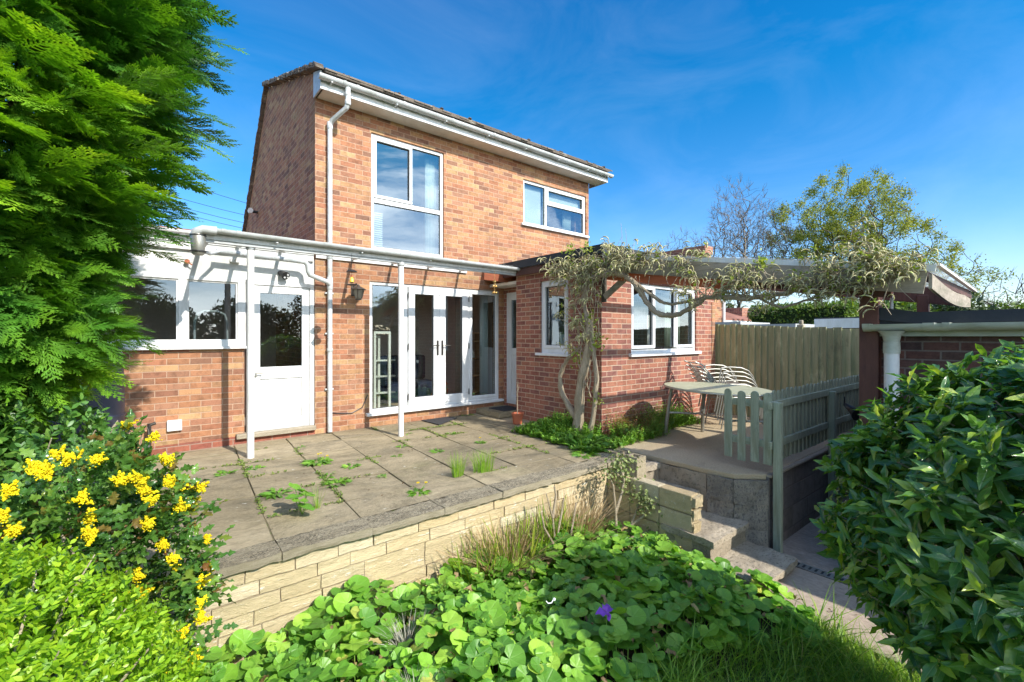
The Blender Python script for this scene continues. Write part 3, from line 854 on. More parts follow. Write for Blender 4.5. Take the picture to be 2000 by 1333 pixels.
fw = window(house, 'casement_window', opE, FW, bars=[(6.24, 1.21, 6.29, 2.145), (6.82, 1.21, 6.87, 2.145)], sashes=[(5.655, 1.20, 6.25, 2.16), (6.86, 1.20, 7.43, 2.16)],
       panes=[(5.705, 1.25, 6.20, 2.11), (6.29, 1.21, 6.82, 2.145), (6.91, 1.25, 7.38, 2.11)], sill=(5.56, 1.085, 7.56, 1.135))
# extension flat roof
er = MB(); er.box(4.83, 4.0, 2.60, 8.2, 9.0, 2.635); er.box(4.81, 3.98, 2.515, 4.83, F - .005, 2.64); er.box(4.83, 3.98, 2.515, 8.2, 4.0, 2.64)
er.build('flat_roof', m_felt, house)
ef = MB(); ef.box(4.85, 4.02, 2.40, 4.875, F - .01, 2.514); ef.box(4.875, 4.02, 2.40, 8.15, 4.045, 2.514); ef.build('roof_edge_board', m_redwood, house)
es = MB(); es.box(4.876, 4.046, 2.47, 8.15, 9.0, 2.599); es.build('roof_deck', m_soffit, house)

# ---- lean-to porch on the left: brick below, white timber above
lp = MB(); wall(lp, 'Y', 6.79, .12, (-2.6, .10, 1.03, 1.262), [])
lp.build('low_brick_wall', m_brick, house)
pp = MB(); pp.box(-2.6, 6.765, -.02, 1.03, 6.91, .10); pp.box(1.03, 6.765, -.02, 1.898, 6.91, .072); pp.build('brick_plinth', m_brick_plinth, house)
ds = MB(); ds.box(.93, 6.70, .073, 1.898, 6.90, .135); ds.build('door_step', m_step, house, bevel=.008)
rd = MB(); rd.box(-2.6, 6.80, 2.13, 1.898, 6.90, 2.47); rd.build('rendered_panel', m_render, house)
bd = MB()
bd.box(-2.6, 6.755, 2.445, 1.88, 6.80, 2.53); bd.box(-2.6, 6.74, 2.531, 1.88, 6.80, 2.60)
bd.build('fascia', m_paint, house, bevel=.003)
lg = MB(); lg.halfpipe((-2.6, 6.685, 2.655), (.62, 6.685, 2.655), .056); lg.build('porch_gutter', m_upvc, house, smooth=True)
lr = MB(); lr.poly([(-2.6, 6.64, 2.67), (-2.6, 13, 2.95), (-2.6, 13, 2.9), (-2.6, 6.64, 2.62)], (4.49, 0, 0)); lr.build('porch_roof', m_red_tile, house)
opP = Opening('Y', 6.79)
pw = MB()
opP.box(pw, -2.6, 1.262, 1.045, 1.335, .0, .08); opP.box(pw, -2.6, 2.085, 1.045, 2.129, .0, .08)
for a, b in ((-2.6, -2.5), (-.65, -.57), (.335, .425), (.955, 1.045)): opP.box(pw, a, 1.335, b, 2.085, .001, .079)
pwo = pw.build('porch_window', m_paint, house, bevel=.004)
for a, b in ((-2.5, -.65), (-.57, .335), (.425, .955)):
    p = MB(); opP.box(p, a, 1.335, b, 2.085, .045, .05); p.build('pane', m_glass_dark, pwo)
    rb = MB(); opP.rim(rb, a, 1.335, b, 2.085, .018, .02, .045); rb.build('glazing_bead', m_paint, pwo)
sl = MB(); sl.box(-2.65, 6.725, 1.232, 1.06, 6.789, 1.262); sl.build('sill', m_paint, pwo, bevel=.005)
dr = MB()
opP.rim(dr, 1.055, .136, 1.895, 2.129, .055, .0, .09, bot=.004)
dro = dr.build('porch_door_frame', m_paint, house, bevel=.004)
d = MB(); opP.rim(d, 1.115, .145, 1.835, 2.07, .10, .015, .06, bot=.13)
opP.box(d, 1.215, .82, 1.735, .98, .015, .06); opP.box(d, 1.215, .275, 1.735, .82, .035, .05)
opP.rim(d, 1.23, .29, 1.72, .805, .02, .026, .035)
dd = d.build('porch_door', m_paint, house, bevel=.004)
p = MB(); opP.box(p, 1.215, .98, 1.735, 1.97, .035, .041); p.build('pane', m_glass_dark, dd)
h = MB(); h.tube([(1.165, 6.80, .905), (1.165, 6.76, .905), (1.24, 6.755, .905)], .008, 8); h.tube([(1.165, 6.80, .875), (1.165, 6.78, .875)], .014, 8)
h.build('handle', m_metal, dd, smooth=True)

# ---- rooms behind the glass
ro_ = MB(); ro_.box(2.15, F + .22, .16, 5.25, 10.6, .20); ro_.build('inside_floor', m_floorwood, house)
iw = MB(); iw.box(2.15, 8.35, .2, 7.4, 8.45, 2.55); iw.box(2.122, F + .222, .2, 2.15, 10.4, 2.55); iw.box(5.5, F + .222, .2, 5.56, 8.349, 2.55)
iw.build('inside_wall', m_inwall_dark, house)
ic = MB(); ic.box(2.12, F + .22, 2.551, 7.46, 10.6, 2.62); ic.build('inside_ceiling', m_inwall, house)
up = MB(); up.box(2.122, 9.2, 2.63, 7.46, 9.26, 5.0); up.box(4.9, F + .23, 2.63, 4.96, 9.2, 4.75); up.build('inside_wall', m_inwall_dark, house)
uc = MB(); uc.box(2.122, F + .221, 4.70, 7.46, 9.2, 4.76); uc.build('inside_ceiling', m_inwall, house)
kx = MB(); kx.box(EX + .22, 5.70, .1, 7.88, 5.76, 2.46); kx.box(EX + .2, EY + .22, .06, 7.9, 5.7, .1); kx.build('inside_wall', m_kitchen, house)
px = MB(); px.box(-2.6, 9.2, -.02, 1.9, 9.3, 2.6); px.box(-2.6, 6.91, -.02, 1.9, 9.2, 0); px.build('inside_wall', m_inwall_dark, house)

# ================================================================== CANOPY OVER THE FRENCH DOORS
can = thing('patio_canopy', 'white framed canopy with clear corrugated roof on two round white posts along the brick wall', 'canopy', (2.7, 6.2, 0))
for (x, y, zt) in ((.961, 5.93, 2.41), (2.80, 5.905, 2.40)):
    t = MB(); t.tube([(x, y, .0), (x, y, zt)], .038, 20)
    po = t.build('post', m_paint, can, smooth=True)
    c = MB(); c.lathe((x, y, zt - .03), [(.040, 0), (.050, .01), (.050, .06)], 16); c.build('post_cap', m_greyboard, po, smooth=True)
b = MB(); b.box(.52, 5.87, 2.405, 4.90, 5.925, 2.50); b.build('front_beam', m_greyboard, can, bevel=.003)
b = MB(); b.box(.50, 5.856, 2.44, 4.90, 5.869, 2.53); b.build('front_board', m_paint, can)
b = MB(); b.box(.52, 5.93, 2.41, .56, 6.74, 2.47); b.build('end_rail', m_paint, can)
b = MB(); b.box(1.905, 6.735, 2.50, 4.45, 6.768, 2.56); b.build('wall_plate', m_paint, can, bevel=.003)
for x in (.95, 1.45, 2.42, 3.05, 3.68, 4.30):
    b = MB(); b.bar((x, 5.925, 2.495), (x, 6.735, 2.545), .038, .045); b.build('rafter', m_paint, can, bevel=.002)
# corrugated sheet
V = []; Fc = []
nx = 260
for i in range(nx + 1):
    x = .50 + (4.90 - .50) * i / nx; z = .010 * sin(x / .076 * 2 * pi)
    for (y, zz) in ((5.80, 2.545), (6.765, 2.605)):
        V.append((x, y, zz + z))
for i in range(nx): Fc.append((2*i, 2*i+2, 2*i+3, 2*i+1))
np_mesh('roof_sheet', V, Fc, m_clear, can, True)
# gutter with its joints, and the hopper at the left end
g = MB(); g.halfpipe((.60, 5.795, 2.545), (4.90, 5.795, 2.52), .047)
go = g.build('gutter', m_grey_pipe, can, smooth=True)
for x in (.66, .80, 1.72, 2.72, 3.7, 4.55):
    g = MB(); g.halfpipe((x, 5.795, 2.548 - (x - .6) * .006), (x + .040, 5.795, 2.548 - (x - .6) * .006), .052); g.build('gutter_joint', m_grey_pipe, go, smooth=True)
for x in (1.2, 2.2, 3.2, 4.2):
    g = MB(); g.box(x, 5.79, 2.47, x + .02, 5.86, 2.482); g.build('gutter_bracket', m_grey_pipe, go)
g = MB(); g.tube([(.62, 5.795, 2.525), (.50, 5.80, 2.525), (.44, 5.84, 2.50), (.43, 5.87, 2.45)], .045, 14)
g.build('gutter_elbow', m_grey_pipe, can, smooth=True)
g = MB(); g.lathe((.46, 5.87, 2.26), [(.045, 0), (.058, .015), (.066, .10), (.074, .215), (.070, .222)], 20)
hp = g.build('rain_hopper', m_metal, can, smooth=True)
for z in (2.29, 2.46):
    g = MB(); g.lathe((.46, 5.87, z), [(.064 + (z - 2.29) * .07, 0), (.076, .004), (.076, .012), (.064, .016)], 20); g.build('strap', m_black, hp, smooth=True)
g = MB(); g.tube([(.46, 5.87, 2.29), (.56, 6.1, 2.33), (.62, 6.45, 2.37), (.74, 6.60, 2.44)], .020, 10)
g.build('link_pipe', m_grey_pipe, can, smooth=True)
# ribbed pipe running along the porch to the downpipe
g = MB(); pts = []; rad = []
for i in range(141):
    t = i / 140.; pts.append((.70 + .95 * t, 6.60, 2.44 - .03 * t)); rad.append(.034 if i % 2 else .029)
g.tube(pts, rad, 12)
g.build('ribbed_pipe', m_grey_pipe, can, smooth=False)
g = MB(); g.tube([(1.62, 6.60, 2.412), (1.72, 6.60, 2.405), (1.755, 6.60, 2.37), (1.765, 6.60, 2.28), (1.79, 6.61, 2.235), (2.03, 6.66, 2.165), (2.07, 6.69, 2.14)], .034, 12)
g.build('connecting_pipe', m_grey_pipe, can, smooth=True)

# ================================================================== FITTINGS ON THE WALLS
# security camera on the gable
cc = thing('security_camera', 'small black and white security camera sticking out from the brick gable', 'camera', (1.88, 10.9, 4.02))
b = MB(); b.tube([(1.9, 10.9, 4.02), (1.76, 10.9, 4.02)], .03, 10); b.build('bracket', m_black, cc, smooth=True)
b = MB(); b.tube([(1.78, 11.0, 4.04), (1.72, 10.62, 3.97)], .05, 14); b.build('body', m_upvc, cc, smooth=True)
# floodlight above the porch door
fl = thing('floodlight', 'small black floodlight with white lamps above the white porch door', 'floodlight', (1.49, 6.79, 2.23))
b = MB(); b.lathe((1.46, 6.80, 2.25), [(.03, 0), (.04, -.02), (.03, -.05)][::1], 14, 'y'); b.build('bracket', m_black, fl, smooth=True)
b = MB(); b.tube([(1.48, 6.75, 2.24), (1.50, 6.68, 2.205)], [.045, .055], 14); bo = b.build('lamp_housing', m_black, fl, smooth=True)
b = MB()
for dx, dz in ((-.02, .02), (.022, .018), (-.018, -.02), (.02, -.018)): b.tube([(1.503 + dx, 6.677, 2.203 + dz), (1.504 + dx, 6.673, 2.201 + dz)], .013, 10)
b.build('lamp', m_upvc, bo)
# rusty bell push / tap higher on the render
s = thing('rusty_bracket', 'small rusty metal bracket on the white rendered panel over the porch window', 'bracket', (.42, 6.78, 2.3))
b = MB(); b.tube([(.42, 6.80, 2.30), (.42, 6.74, 2.30)], [.02, .028], 10); b.tube([(.42, 6.75, 2.29), (.47, 6.74, 2.26)], .008, 6); b.build('body', m_terra, s, smooth=True)
s = thing('pipe_clip', 'white square pipe clip under the ribbed pipe above the porch window', 'clip', (.92, 6.79, 2.35))
b = MB(); b.box(.87, 6.765, 2.335, .97, 6.799, 2.385); b.build('plate', m_paint, s, bevel=.003)
b = MB(); b.tube([(.92, 6.77, 2.36), (.92, 6.66, 2.38), (.92, 6.60, 2.392)], .008, 6); b.build('hook', m_grey_pipe, s)
s = thing('meter_box', 'white square cover box low on the brick wall of the lean-to porch', 'box', (.30, 6.77, .3))
b = MB(); b.box(.225, 6.745, .262, .37, 6.789, .392); b.build('cover', m_upvc, s, bevel=.006)
# wall lantern
ln = thing('wall_lantern', 'old coach lantern with cloudy glass fixed to the brick wall beside the glazed doors', 'lantern', (2.45, 6.6, 1.98))
b = MB(); b.box(2.41, 6.755, 1.99, 2.49, F - .001, 2.17); b.tube([(2.45, 6.76, 2.15), (2.45, 6.66, 2.17), (2.45, 6.60, 2.135)], .008, 8); b.build('bracket', m_lantern, ln)
b = MB(); b.lathe((2.45, 6.57, 1.935), [(.040, 0), (.050, .012), (.082, .135), (.080, .14)], 6); b.build('lamp_glass', m_lampglass, ln)
b = MB(); b.lathe((2.45, 6.57, 2.073), [(.115, 0), (.108, .012), (.030, .045), (.008, .075)], 6)
b.lathe((2.45, 6.57, 1.918), [(.014, 0), (.046, .006), (.046, .018)], 6)
for k in range(6):
    a = 2 * pi * k / 6; b.tube([(2.45 + .050*cos(a), 6.57 + .050*sin(a), 1.945), (2.45 + .085*cos(a), 6.57 + .085*sin(a), 2.075)], .005, 4)
b.build('lantern_cage', m_lantern, ln)
# hanging chime: umbrella, yellow figure, dark tray
oc = thing('hanging_ornament', 'hanging ornament of a tiny yellow-coated figure under a black umbrella on a dark tray', 'ornament', (2.078, 5.81, 2.45))
b = MB(); b.tube([(2.078, 5.81, 2.45), (2.078, 5.81, 2.06)], .0025, 5); b.build('cord', m_black, oc)
b = MB(); b.lathe((2.078, 5.81, 2.215), [(.070, 0), (.060, .014), (.03, .028), (.004, .034)], 16); b.build('umbrella', m_black, oc, smooth=True)
b = MB(); b.lathe((2.078, 5.81, 2.075), [(.012, 0), (.030, .010), (.026, .04), (.016, .065), (.010, .075)], 14); fo = b.build('figure', m_yellow, oc, smooth=True)
b = MB(); b.lathe((2.078, 5.81, 2.148), [(.008, 0), (.014, .01), (.012, .022), (.003, .03)], 12); b.build('head', m_terra, fo, smooth=True)
b = MB(); b.lathe((2.085, 5.81, 2.045), [(.058, 0), (.066, .008), (.060, .014)], 18); b.build('tray', m_black, oc, smooth=True)
# hanging brass bells
bl_ = thing('hanging_bells', 'cluster of small round brass bells hanging below the right end of the canopy', 'wind chime', (4.40, 5.86, 2.5))
b = MB(); b.tube([(4.40, 5.86, 2.45), (4.40, 5.86, 2.08)], .0025, 5); b.build('cord', m_brass, bl_)
b = MB(); b.lathe((4.40, 5.86, 2.26), [(.032, 0), (.026, .012), (.012, .03), (.004, .045)], 14); b.build('bell_cap', m_brass, bl_, smooth=True)
for k in range(8):
    a = k * 1.7; z = 2.19 - .10 * (k // 4); x = 4.40 + .028 * cos(a); y = 5.86 + .028 * sin(a)
    b = MB(); b.lathe((x, y, z), [(.004, -.018), (.014, -.012), (.018, 0), (.014, .012), (.004, .018)], 10); b.tube([(x, y, z + .015), (4.40, 5.86, 2.262)], .0015, 4)
    b.build('bell', m_brass, bl_, smooth=True)
# cable along the foot of the wall
b = MB(); b.tube([(2.08, 6.752, .30), (2.2, 6.755, .27), (2.42, 6.755, .25), (2.58, 6.757, .32), (2.64, 6.757, .46), (2.66, 6.757, .50)], .007, 6)
tag(b.build('cable', m_black, None, smooth=True), 'thin dark cable drooping along the brick wall between downpipe and glazed doors', 'cable')

# ================================================================== VERANDA ROOF OVER THE TERRACE
ver = thing('veranda_roof', 'red stained timber veranda with a clear sloping roof and weathered grey edge board over the terrace', 'veranda', (5.9, 2.4, 0))
def vz(y): return 1.955 + (y - .67) * .165           # height of the top of the roof edge
b = MB(); b.box(4.96, 1.06, -.78, 5.09, 1.20, 1.80); b.build('post', m_redwood, ver, bevel=.006)
b = MB(); b.box(6.85, 1.02, -.78, 6.95, 1.12, 1.86); b.build('post', m_redwood, ver, bevel=.006)
# near edge: metal trim above a deep grey board
b = MB(); b.bar((4.80, .67, vz(.67) - .028), (4.80, 3.97, vz(3.97) - .028), .022, .050); b.build('edge_trim', m_upvc, ver)
b = MB(); b.bar((4.80, .73, vz(.73) - .145), (4.80, 3.96, vz(3.96) - .145), .024, .18); b.build('edge_board', m_greywood, ver)
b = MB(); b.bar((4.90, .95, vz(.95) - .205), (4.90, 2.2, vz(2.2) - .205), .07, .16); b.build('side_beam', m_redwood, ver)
b = MB(); b.bar((4.88, 2.201, vz(2.2) - .25), (4.88, 3.95, vz(3.95) - .26), .07, .16); b.build('side_beam', m_redwood_lit, ver)  # same red beam, this length coloured as if sunlit
b = MB(); b.bar((6.90, .72, vz(.72) - .155), (6.90, 4.1, vz(4.1) - .155), .07, .19); b.build('side_beam', m_redwood, ver, bevel=.004)
b = MB(); b.box(5.3, 4.02, 2.27, 7.2, 4.10, 2.38); b.build('wall_plate', m_redwood_lit, ver)
for y in (3.45, 2.75, 2.05, 1.35):
    b = MB(); b.bar((4.94, y, vz(y) - .10), (6.93, y, vz(y) - .12), .045, .09); b.build('rafter', m_redwood_lit if y > 2.5 else m_redwood, ver)
b = MB(); b.bar((4.82, .74, vz(.74) - .09), (6.94, .70, vz(.70) - .12), .03, .07); b.build('front_rafter', m_redwood, ver)
# bowed gable board across the front
pts0 = []; pts1 = []
for i in range(13):
    t = i / 12.; x = 4.81 + 2.13 * t; s = .05 * sin(pi * t)
    pts0.append((x, .715, vz(.7) - .075 - .05*t - s)); pts1.append((x, .715, vz(.7) - .19 - .06*t - s))
b = MB(); b.poly(pts0 + pts1[::-1], (0, -.022, 0)); b.build('gable_board', m_greywood, ver)
b = MB(); b.bar((4.80, .66, vz(.66) + .0), (6.96, .66, vz(.66) - .075), .03, .02); b.build('front_trim', m_soffit, ver)
V = []; Fc = []; nx = 160
for i in range(nx + 1):
    x = 4.79 + 2.18 * i / nx; dz = -.070 * i / nx + .009 * sin(x / .076 * 2 * pi)
    for k in range(9):
        y = .62 + (4.0 - .62) * k / 8.
        V.append((x, y, vz(y) + dz))
for i in range(nx):
    for k in range(8):
        a = i * 9 + k; Fc.append((a, a + 9, a + 10, a + 1))
np_mesh('roof_sheet', V, Fc, m_clear, ver, True)
# braces at the extension corner and at the post
for (p0, p1) in (((4.90, 4.02, 1.93), (4.90, 3.55, 2.24)),):
    b = MB(); b.bar(p0, p1, .05, .07); b.build('brace', m_greywood, ver)
b = MB(); b.bar((4.915, 4.05, 1.86), (4.915, 4.05, 2.4), .04, .06, (0, 1, 0)); b.build('wall_post', m_darkbark, ver)
b = MB(); b.tube([(5.05, .99, 1.62), (5.05, .99, 1.84)], .012, 8); b.build('conduit', m_grey_pipe, ver)

# ================================================================== GARAGE ON THE RIGHT
gar = thing('brick_garage', 'low dark brick garage with a flat felt roof behind the glossy bush', 'garage', (6.5, -2, -.78))
b = MB(); b.box(5.05, -6, -.79, 5.27, 1.10, 1.44); b.box(5.27, .88, -.79, 8.3, 1.10, 1.44); b.build('wall', m_brick_dark, gar)
b = MB(); b.box(4.99, -6, 1.395, 5.035, 1.10, 1.50); b.build('fascia', m_gutter_old, gar, bevel=.003)
# lead-black upstand that flares up at its far end
pts = [(-6, 1.505, 1.625), (.70, 1.505, 1.595), (.80, 1.50, 1.595), (.95, 1.52, 1.625), (1.12, 1.545, 1.66)]
for i in range(len(pts) - 1):
    a, c = pts[i], pts[i + 1]
    if i == 0: b = MB()
    b.poly([(4.975, a[0], a[1]), (4.975, c[0], c[1]), (4.975, c[0], c[2]), (4.975, a[0], a[2])], (.022, 0, 0))
b.build('felt_upstand', m_felt, gar)
b = MB(); b.box(4.998, -6, 1.502, 8.4, 1.09, 1.57); b.build('roof', m_felt, gar)
g = MB(); g.halfpipe((4.925, -6, 1.515), (4.925, 1.15, 1.497), .06)
go = g.build('gutter', m_gutter_old, gar, smooth=True)
for (a_, b_) in ((.60, .645), (.69, .76), (1.10, 1.155)):
    g = MB(); g.halfpipe((4.925, a_, 1.503), (4.925, b_, 1.503), .068); g.build('gutter_joint', m_gutter_old, go, smooth=True)
g = MB(); g.lathe((4.925, .965, 1.33), [(.050, 0), (.055, .03), (.064, .075), (.095, .11)], 18)
g.tube([(4.925, .965, 1.345), (4.925, .965, 1.25)], .058, 18)
g.build('outlet', m_gutter_old, gar, smooth=True)
g = MB(); g.tube([(4.925, .965, 1.26), (4.925, .965, -.76)], .052, 20); g.build('downpipe', m_upvc, gar, smooth=True)

# ================================================================== GROUND
def sheet(name, pts, z, mat, kind='structure', n=1):
    me = bpy.data.meshes.new(name); me.from_pydata([(x, y, z) for x, y in pts], [], [tuple(range(len(pts)))]); me.update()
    return tag(link_mesh(name, me, mat), kind=kind)
b = MB(); b._add([(-400,-400,-.80),(400,-400,-.80),(400,400,-.80),(-400,400,-.80)], [(0,1,2,3)])
tag(b.build('ground', m_lawnbase), kind='structure')
b = MB(); b.box(3.93, -6, -.86, 5.06, 2.0, -.772); b.box(5.06, 1.10, -.86, 8.2, 1.95, -.772)
tag(b.build('path', m_path), kind='structure')
b = MB(); b.box(3.885, -6, -.86, 3.925, 1.35, -.762)
tag(b.build('path_edging', m_step), kind='structure')

# patio base and slabs (one paved surface)
b = MB(); b.box(-3.2, 3.42, -.9, 4.28, 6.80, -.012)
tag(b.build('patio_base', m_dirtjoint), kind='structure')
def clip_mesh(o, planes):
    bm = bmesh.new(); bm.from_mesh(o.data)
    for co, no in planes:
        bmesh.ops.bisect_plane(bm, geom=bm.verts[:] + bm.edges[:] + bm.faces[:], dist=1e-5, plane_co=co, plane_no=no, clear_outer=True)
    bm.to_mesh(o.data); bm.free()
b = MB(); rs = random.Random(5); ang = radians(-3.6); ca, sa = cos(ang), sin(ang)
y = 2.7; row = 0
while y < 7.6:
    x = -4.0 + .30 * (row % 2) * 0
    while x < 5.6:
        q = .0035; z = rs.uniform(-.004, .004); tx = rs.uniform(-.005, .005); ty = rs.uniform(-.005, .005)
        dx = rs.uniform(-.006, .006); dy = rs.uniform(-.006, .006)
        P = []
        for (px, py) in ((x + q, y + q), (x + .6 - q, y + q), (x + .6 - q, y + .6 - q), (x + q, y + .6 - q)):
            px += dx; py += dy; cx, cy = px - 1, py - 5
            wx, wy = 1 + cx * ca - cy * sa, 5 + cx * sa + cy * ca
            P.append((wx, wy, z + tx * (1 if px > x + .3 else -1) + ty * (1 if py > y + .3 else -1)))
        b.poly([(p[0], p[1], -.05) for p in P], (0, 0, .05))
        for i in range(4): b.v[-4 + i] = P[i]
        x += .6
    y += .6; row += 1
po_ = b.build('patio', m_slab, None, bevel=.004)
clip_mesh(po_, [((0, 3.44, 0), (0, -1, 0)), ((0, 6.765, 0), (0, 1, 0)), ((-3.2, 0, 0), (-1, 0, 0)), ((4.60, 0, 0), (1, 0, 0))])
tag(po_, kind='structure')
c_ = MB(); c_.box(4.603, 4.13, -.05, 5.29, 6.76, -.004); c_.box(4.28, 3.44, -.9, 4.60, 6.76, -.014)
tag(c_.build('patio_strip', m_terrace), kind='structure')
# terrace slab beside the extension
t = MB(); t.poly([(4.62, 2.42, -.06), (4.66, 2.17, -.06), (4.89, 1.955, -.06), (8.15, 1.96, -.06), (8.15, EY - .002, -.06), (4.97, EY - .002, -.06), (4.62, 3.9, -.06)], (0, 0, .059))
t.poly([(4.86, 2.5, -.8), (8.1, 2.5, -.8), (8.1, 4.0, -.8), (4.86, 4.0, -.8)], (0, 0, .735))
tag(t.build('terrace', m_terrace, None, bevel=.012, seg=2), kind='structure')
t = MB(); t.poly([(4.585, 2.42, -.80), (4.585, 3.45, -.80), (4.585, 3.45, -.006), (4.585, 2.42, -.006)], (.06, 0, 0))
t = None

# ---- wall that holds up the terrace: rendered blocks
tw = thing('block_terrace_wall', 'old rendered concrete block wall holding up the terrace next to the steps', 'wall', (4.8, 2.2, -.78))
b = MB()
b.poly([(4.610, 2.425, -.9), (4.610, 3.42, -.9), (4.610, 3.42, -.062), (4.610, 2.425, -.062)], (.22, 0, 0))
roughen(b.build('rendered_face', m_step, tw), .06, .012, 6)
b = MB()
rs = random.Random(9)
pl = [(4.600, 2.42), (4.63, 2.18), (4.86, 1.95)]
for lev in range(3):
    z0 = -.90 + (0 if lev == 0 else .12) + (lev) * .225 - (.0 if lev == 0 else .12); z1 = z0 + .222
    z0 = [-.90, -.555, -.300][lev]; z1 = [-.558, -.303, -.058][lev]
    for (a, c) in ((pl[0], (4.64, 2.16)), ((4.642, 2.155), (4.875, 1.93))):
        j = rs.uniform(-.006, .006)
        b.poly([(a[0] + j, a[1], z0), (c[0] + j, c[1], z0), (c[0] + .18, c[1] + .04, z0), (a[0] + .2, a[1] + .02, z0)], (0, 0, z1 - z0))
roughen(b.build('corner_blocks', m_block_old, tw), .05, .011, 8)
b = MB(); b.box(4.90, 1.925, -.90, 8.15, 1.955, -.03); b.build('block_face', m_block, tw)
b = MB(); b.box(4.90, 1.90, -.035, 8.15, 1.955, -.004); b.build('capping', m_step, tw, bevel=.008)

# ---- steps
st = thing('garden_steps', 'flight of four weathered concrete steps between patio and lower path', 'steps', (4.4, 2.4, -.78))
for (x0, y0, x1, y1, z) in ((4.20, 2.95, 4.585, 3.40, -.045), (4.05, 2.50, 4.66, 3.02, -.25), (3.98, 2.03, 4.70, 2.56, -.455), (3.95, 1.60, 4.72, 2.10, -.66)):
    b = MB(); b.box(x0, y0, z - .06, x1, y1, z); b.box(x0 + .02, y0 + .035, -.9, x1 - .002, y1, z - .06)
    roughen(b.build('step', m_step, st), .05, .009, 8, .02)

# ---- retaining wall of cream stone with coping
rw = thing('retaining_wall', 'cream split-stone retaining wall with dark mossy coping along the patio edge', 'wall', (1.5, 3.3, -.78))
b = MB(); b.box(-3.2, 3.262, -.9, 4.0, 3.42, -.055); b.box(4.02, 2.28, -.9, 4.115, 3.3, -.11); b.build('mortar_core', m_stone_mortar, rw)
b = MB(); rs = random.Random(21)
unit = .093; rows = 9; z0 = -.056 - unit * rows
x = {r: -3.2 for r in range(rows)}
grid = {}
def lay(mb, y, horizontal=True):
    r = 0
    front = [-3.2 - (.05 * (k % 2)) for k in range(rows)]
    while min(front) < 4.10:
        r = front.index(min(front))
        h = 1
        mx = 1
        while r + mx < rows and abs(front[r + mx] - front[r]) < .12 and mx < 2: mx += 1
        h = min(rs.choice([1, 1, 1, 1, 2]), mx)
        L_ = rs.uniform(.22, .44) if h == 1 else rs.uniform(.34, .50)
        x0 = max(front[r:r+h]); x1 = x0 + L_
        for k in range(h): front[r + k] = x1
        x1c = min(x1, 4.115)
        if x1c - x0 < .04: continue
        d = rs.uniform(-.008, .008)
        za = z0 + r * unit; zb = za + h * unit
        mb.box(x0 + .004, y - .0 + d, za + .0035, x1c - .004, y + .10, zb - .0035)
lay(b, 3.25)
roughen(b.build('stone', m_stone, rw), .06, .0035, 14)
# stone flank wall down the side of the steps
b = MB()
for lev, (z_a, z_b) in enumerate(((-.85, -.66), (-.655, -.475), (-.47, -.29), (-.285, -.10))):
    for (ya, yb) in ((2.25, 2.60), (2.606, 2.95), (2.956, 3.25)):
        o = rs.uniform(-.006, .006)
        if lev % 2 and ya > 2.3: ya -= .0
        b.box(4.0 + o, ya, z_a, 4.13 + o, yb, z_b - .004)
b.build('stone', m_stone, rw, bevel=.008, seg=2)
b = MB()                                             # rough broken end of the flank
for k in range(6):
    z = -.84 + k * .125
    b.box(4.002, 2.225 + rs.uniform(-.012, .012), z, 4.128, 2.249, z + .10)
roughen(b.build('rough_end', m_stone, rw), .03, .012, 20)
x = -3.2; k = 0
while x < 4.25:
    wd = rs.choice([.60, .62, .86, .58]); x1 = min(x + wd, 4.27)
    b = MB(); b.box(x + .002, 3.208 + rs.uniform(-.006, .006), -.050, x1 - .002, 3.438, .004 + rs.uniform(-.003, .005))
    roughen(b.build('coping', m_coping, rw), .035, .0065, 11, .03, x)
    x = x1
b = thing('concrete_stub', 'short square concrete stub with a hollow top where the coping meets the steps', 'concrete block', (4.13, 2.95, -.2))
c = MB(); wall(c, 'Z', 0, 0, (0,0,0,0)) if False else None
c.box(4.06, 2.90, -.17, 4.22, 2.935, .105); c.box(4.06, 3.035, -.17, 4.22, 3.07, .105); c.box(4.06, 2.936, -.17, 4.10, 3.034, .105); c.box(4.18, 2.936, -.17, 4.22, 3.034, .105); c.box(4.10, 2.936, -.17, 4.18, 3.034, .06)
c.build('block', m_coping, b, bevel=.004)

# ---- drain channel
dn = thing('drain_channel', 'narrow slotted drain grate set in the path at the garage foot', 'drain', (4.82, 1.0, -.77))
b = MB(); b.box(4.765, -2.5, -.80, 4.875, 1.85, -.768); b.build('channel', m_black, dn)
b = MB(); b.box(4.765, -2.5, -.7675, 4.785, 1.85, -.762); b.box(4.855, -2.5, -.7675, 4.875, 1.85, -.762)
y = -2.5
while y < 1.85: b.box(4.786, y, -.7675, 4.854, y + .028, -.763); y += .05
b.build('grate', m_metal, dn)
b = MB(); b.box(4.7, 1.97, -.771, 4.76, 1.98, -.77)

# ================================================================== PICKET FENCE
pk = thing('picket_fence', 'low grey-green picket fence with round-topped pales around the terrace', 'fence', (6.0, 1.93, -.78))
def pale(mb, c, along, w, z0, z1, t=.018):
    """round-topped pale; c = centre (x, y), along = 'x' or 'y'"""
    n = 7; pts = [(-w/2, z0), (w/2, z0)]
    for i in range(n + 1):
        a = pi * i / n; pts.append((w/2*cos(a), z1 - w/2 + w/2*sin(a)))
    if along == 'x': P3 = [(c[0] + u, c[1], v) for u, v in pts]; off = (0, t, 0)
    else: P3 = [(c[0], c[1] + u, v) for u, v in pts]; off = (-t, 0, 0)
    mb.poly(P3, off)
rp = random.Random(2)
for y in (2.345, 2.205, 2.07, 1.945):
    m = MB(); pale(m, (4.925, y), 'y', .082, .09 + rp.uniform(-.01, .01), .825 + rp.uniform(-.008, .008)); m.build('pale', m_picket, pk, bevel=.003)
for z in (.30, .70):
    m = MB(); m.box(4.926, 1.925, z - .04, 4.955, 2.40, z + .035); m.build('rail', m_picket, pk, bevel=.003)
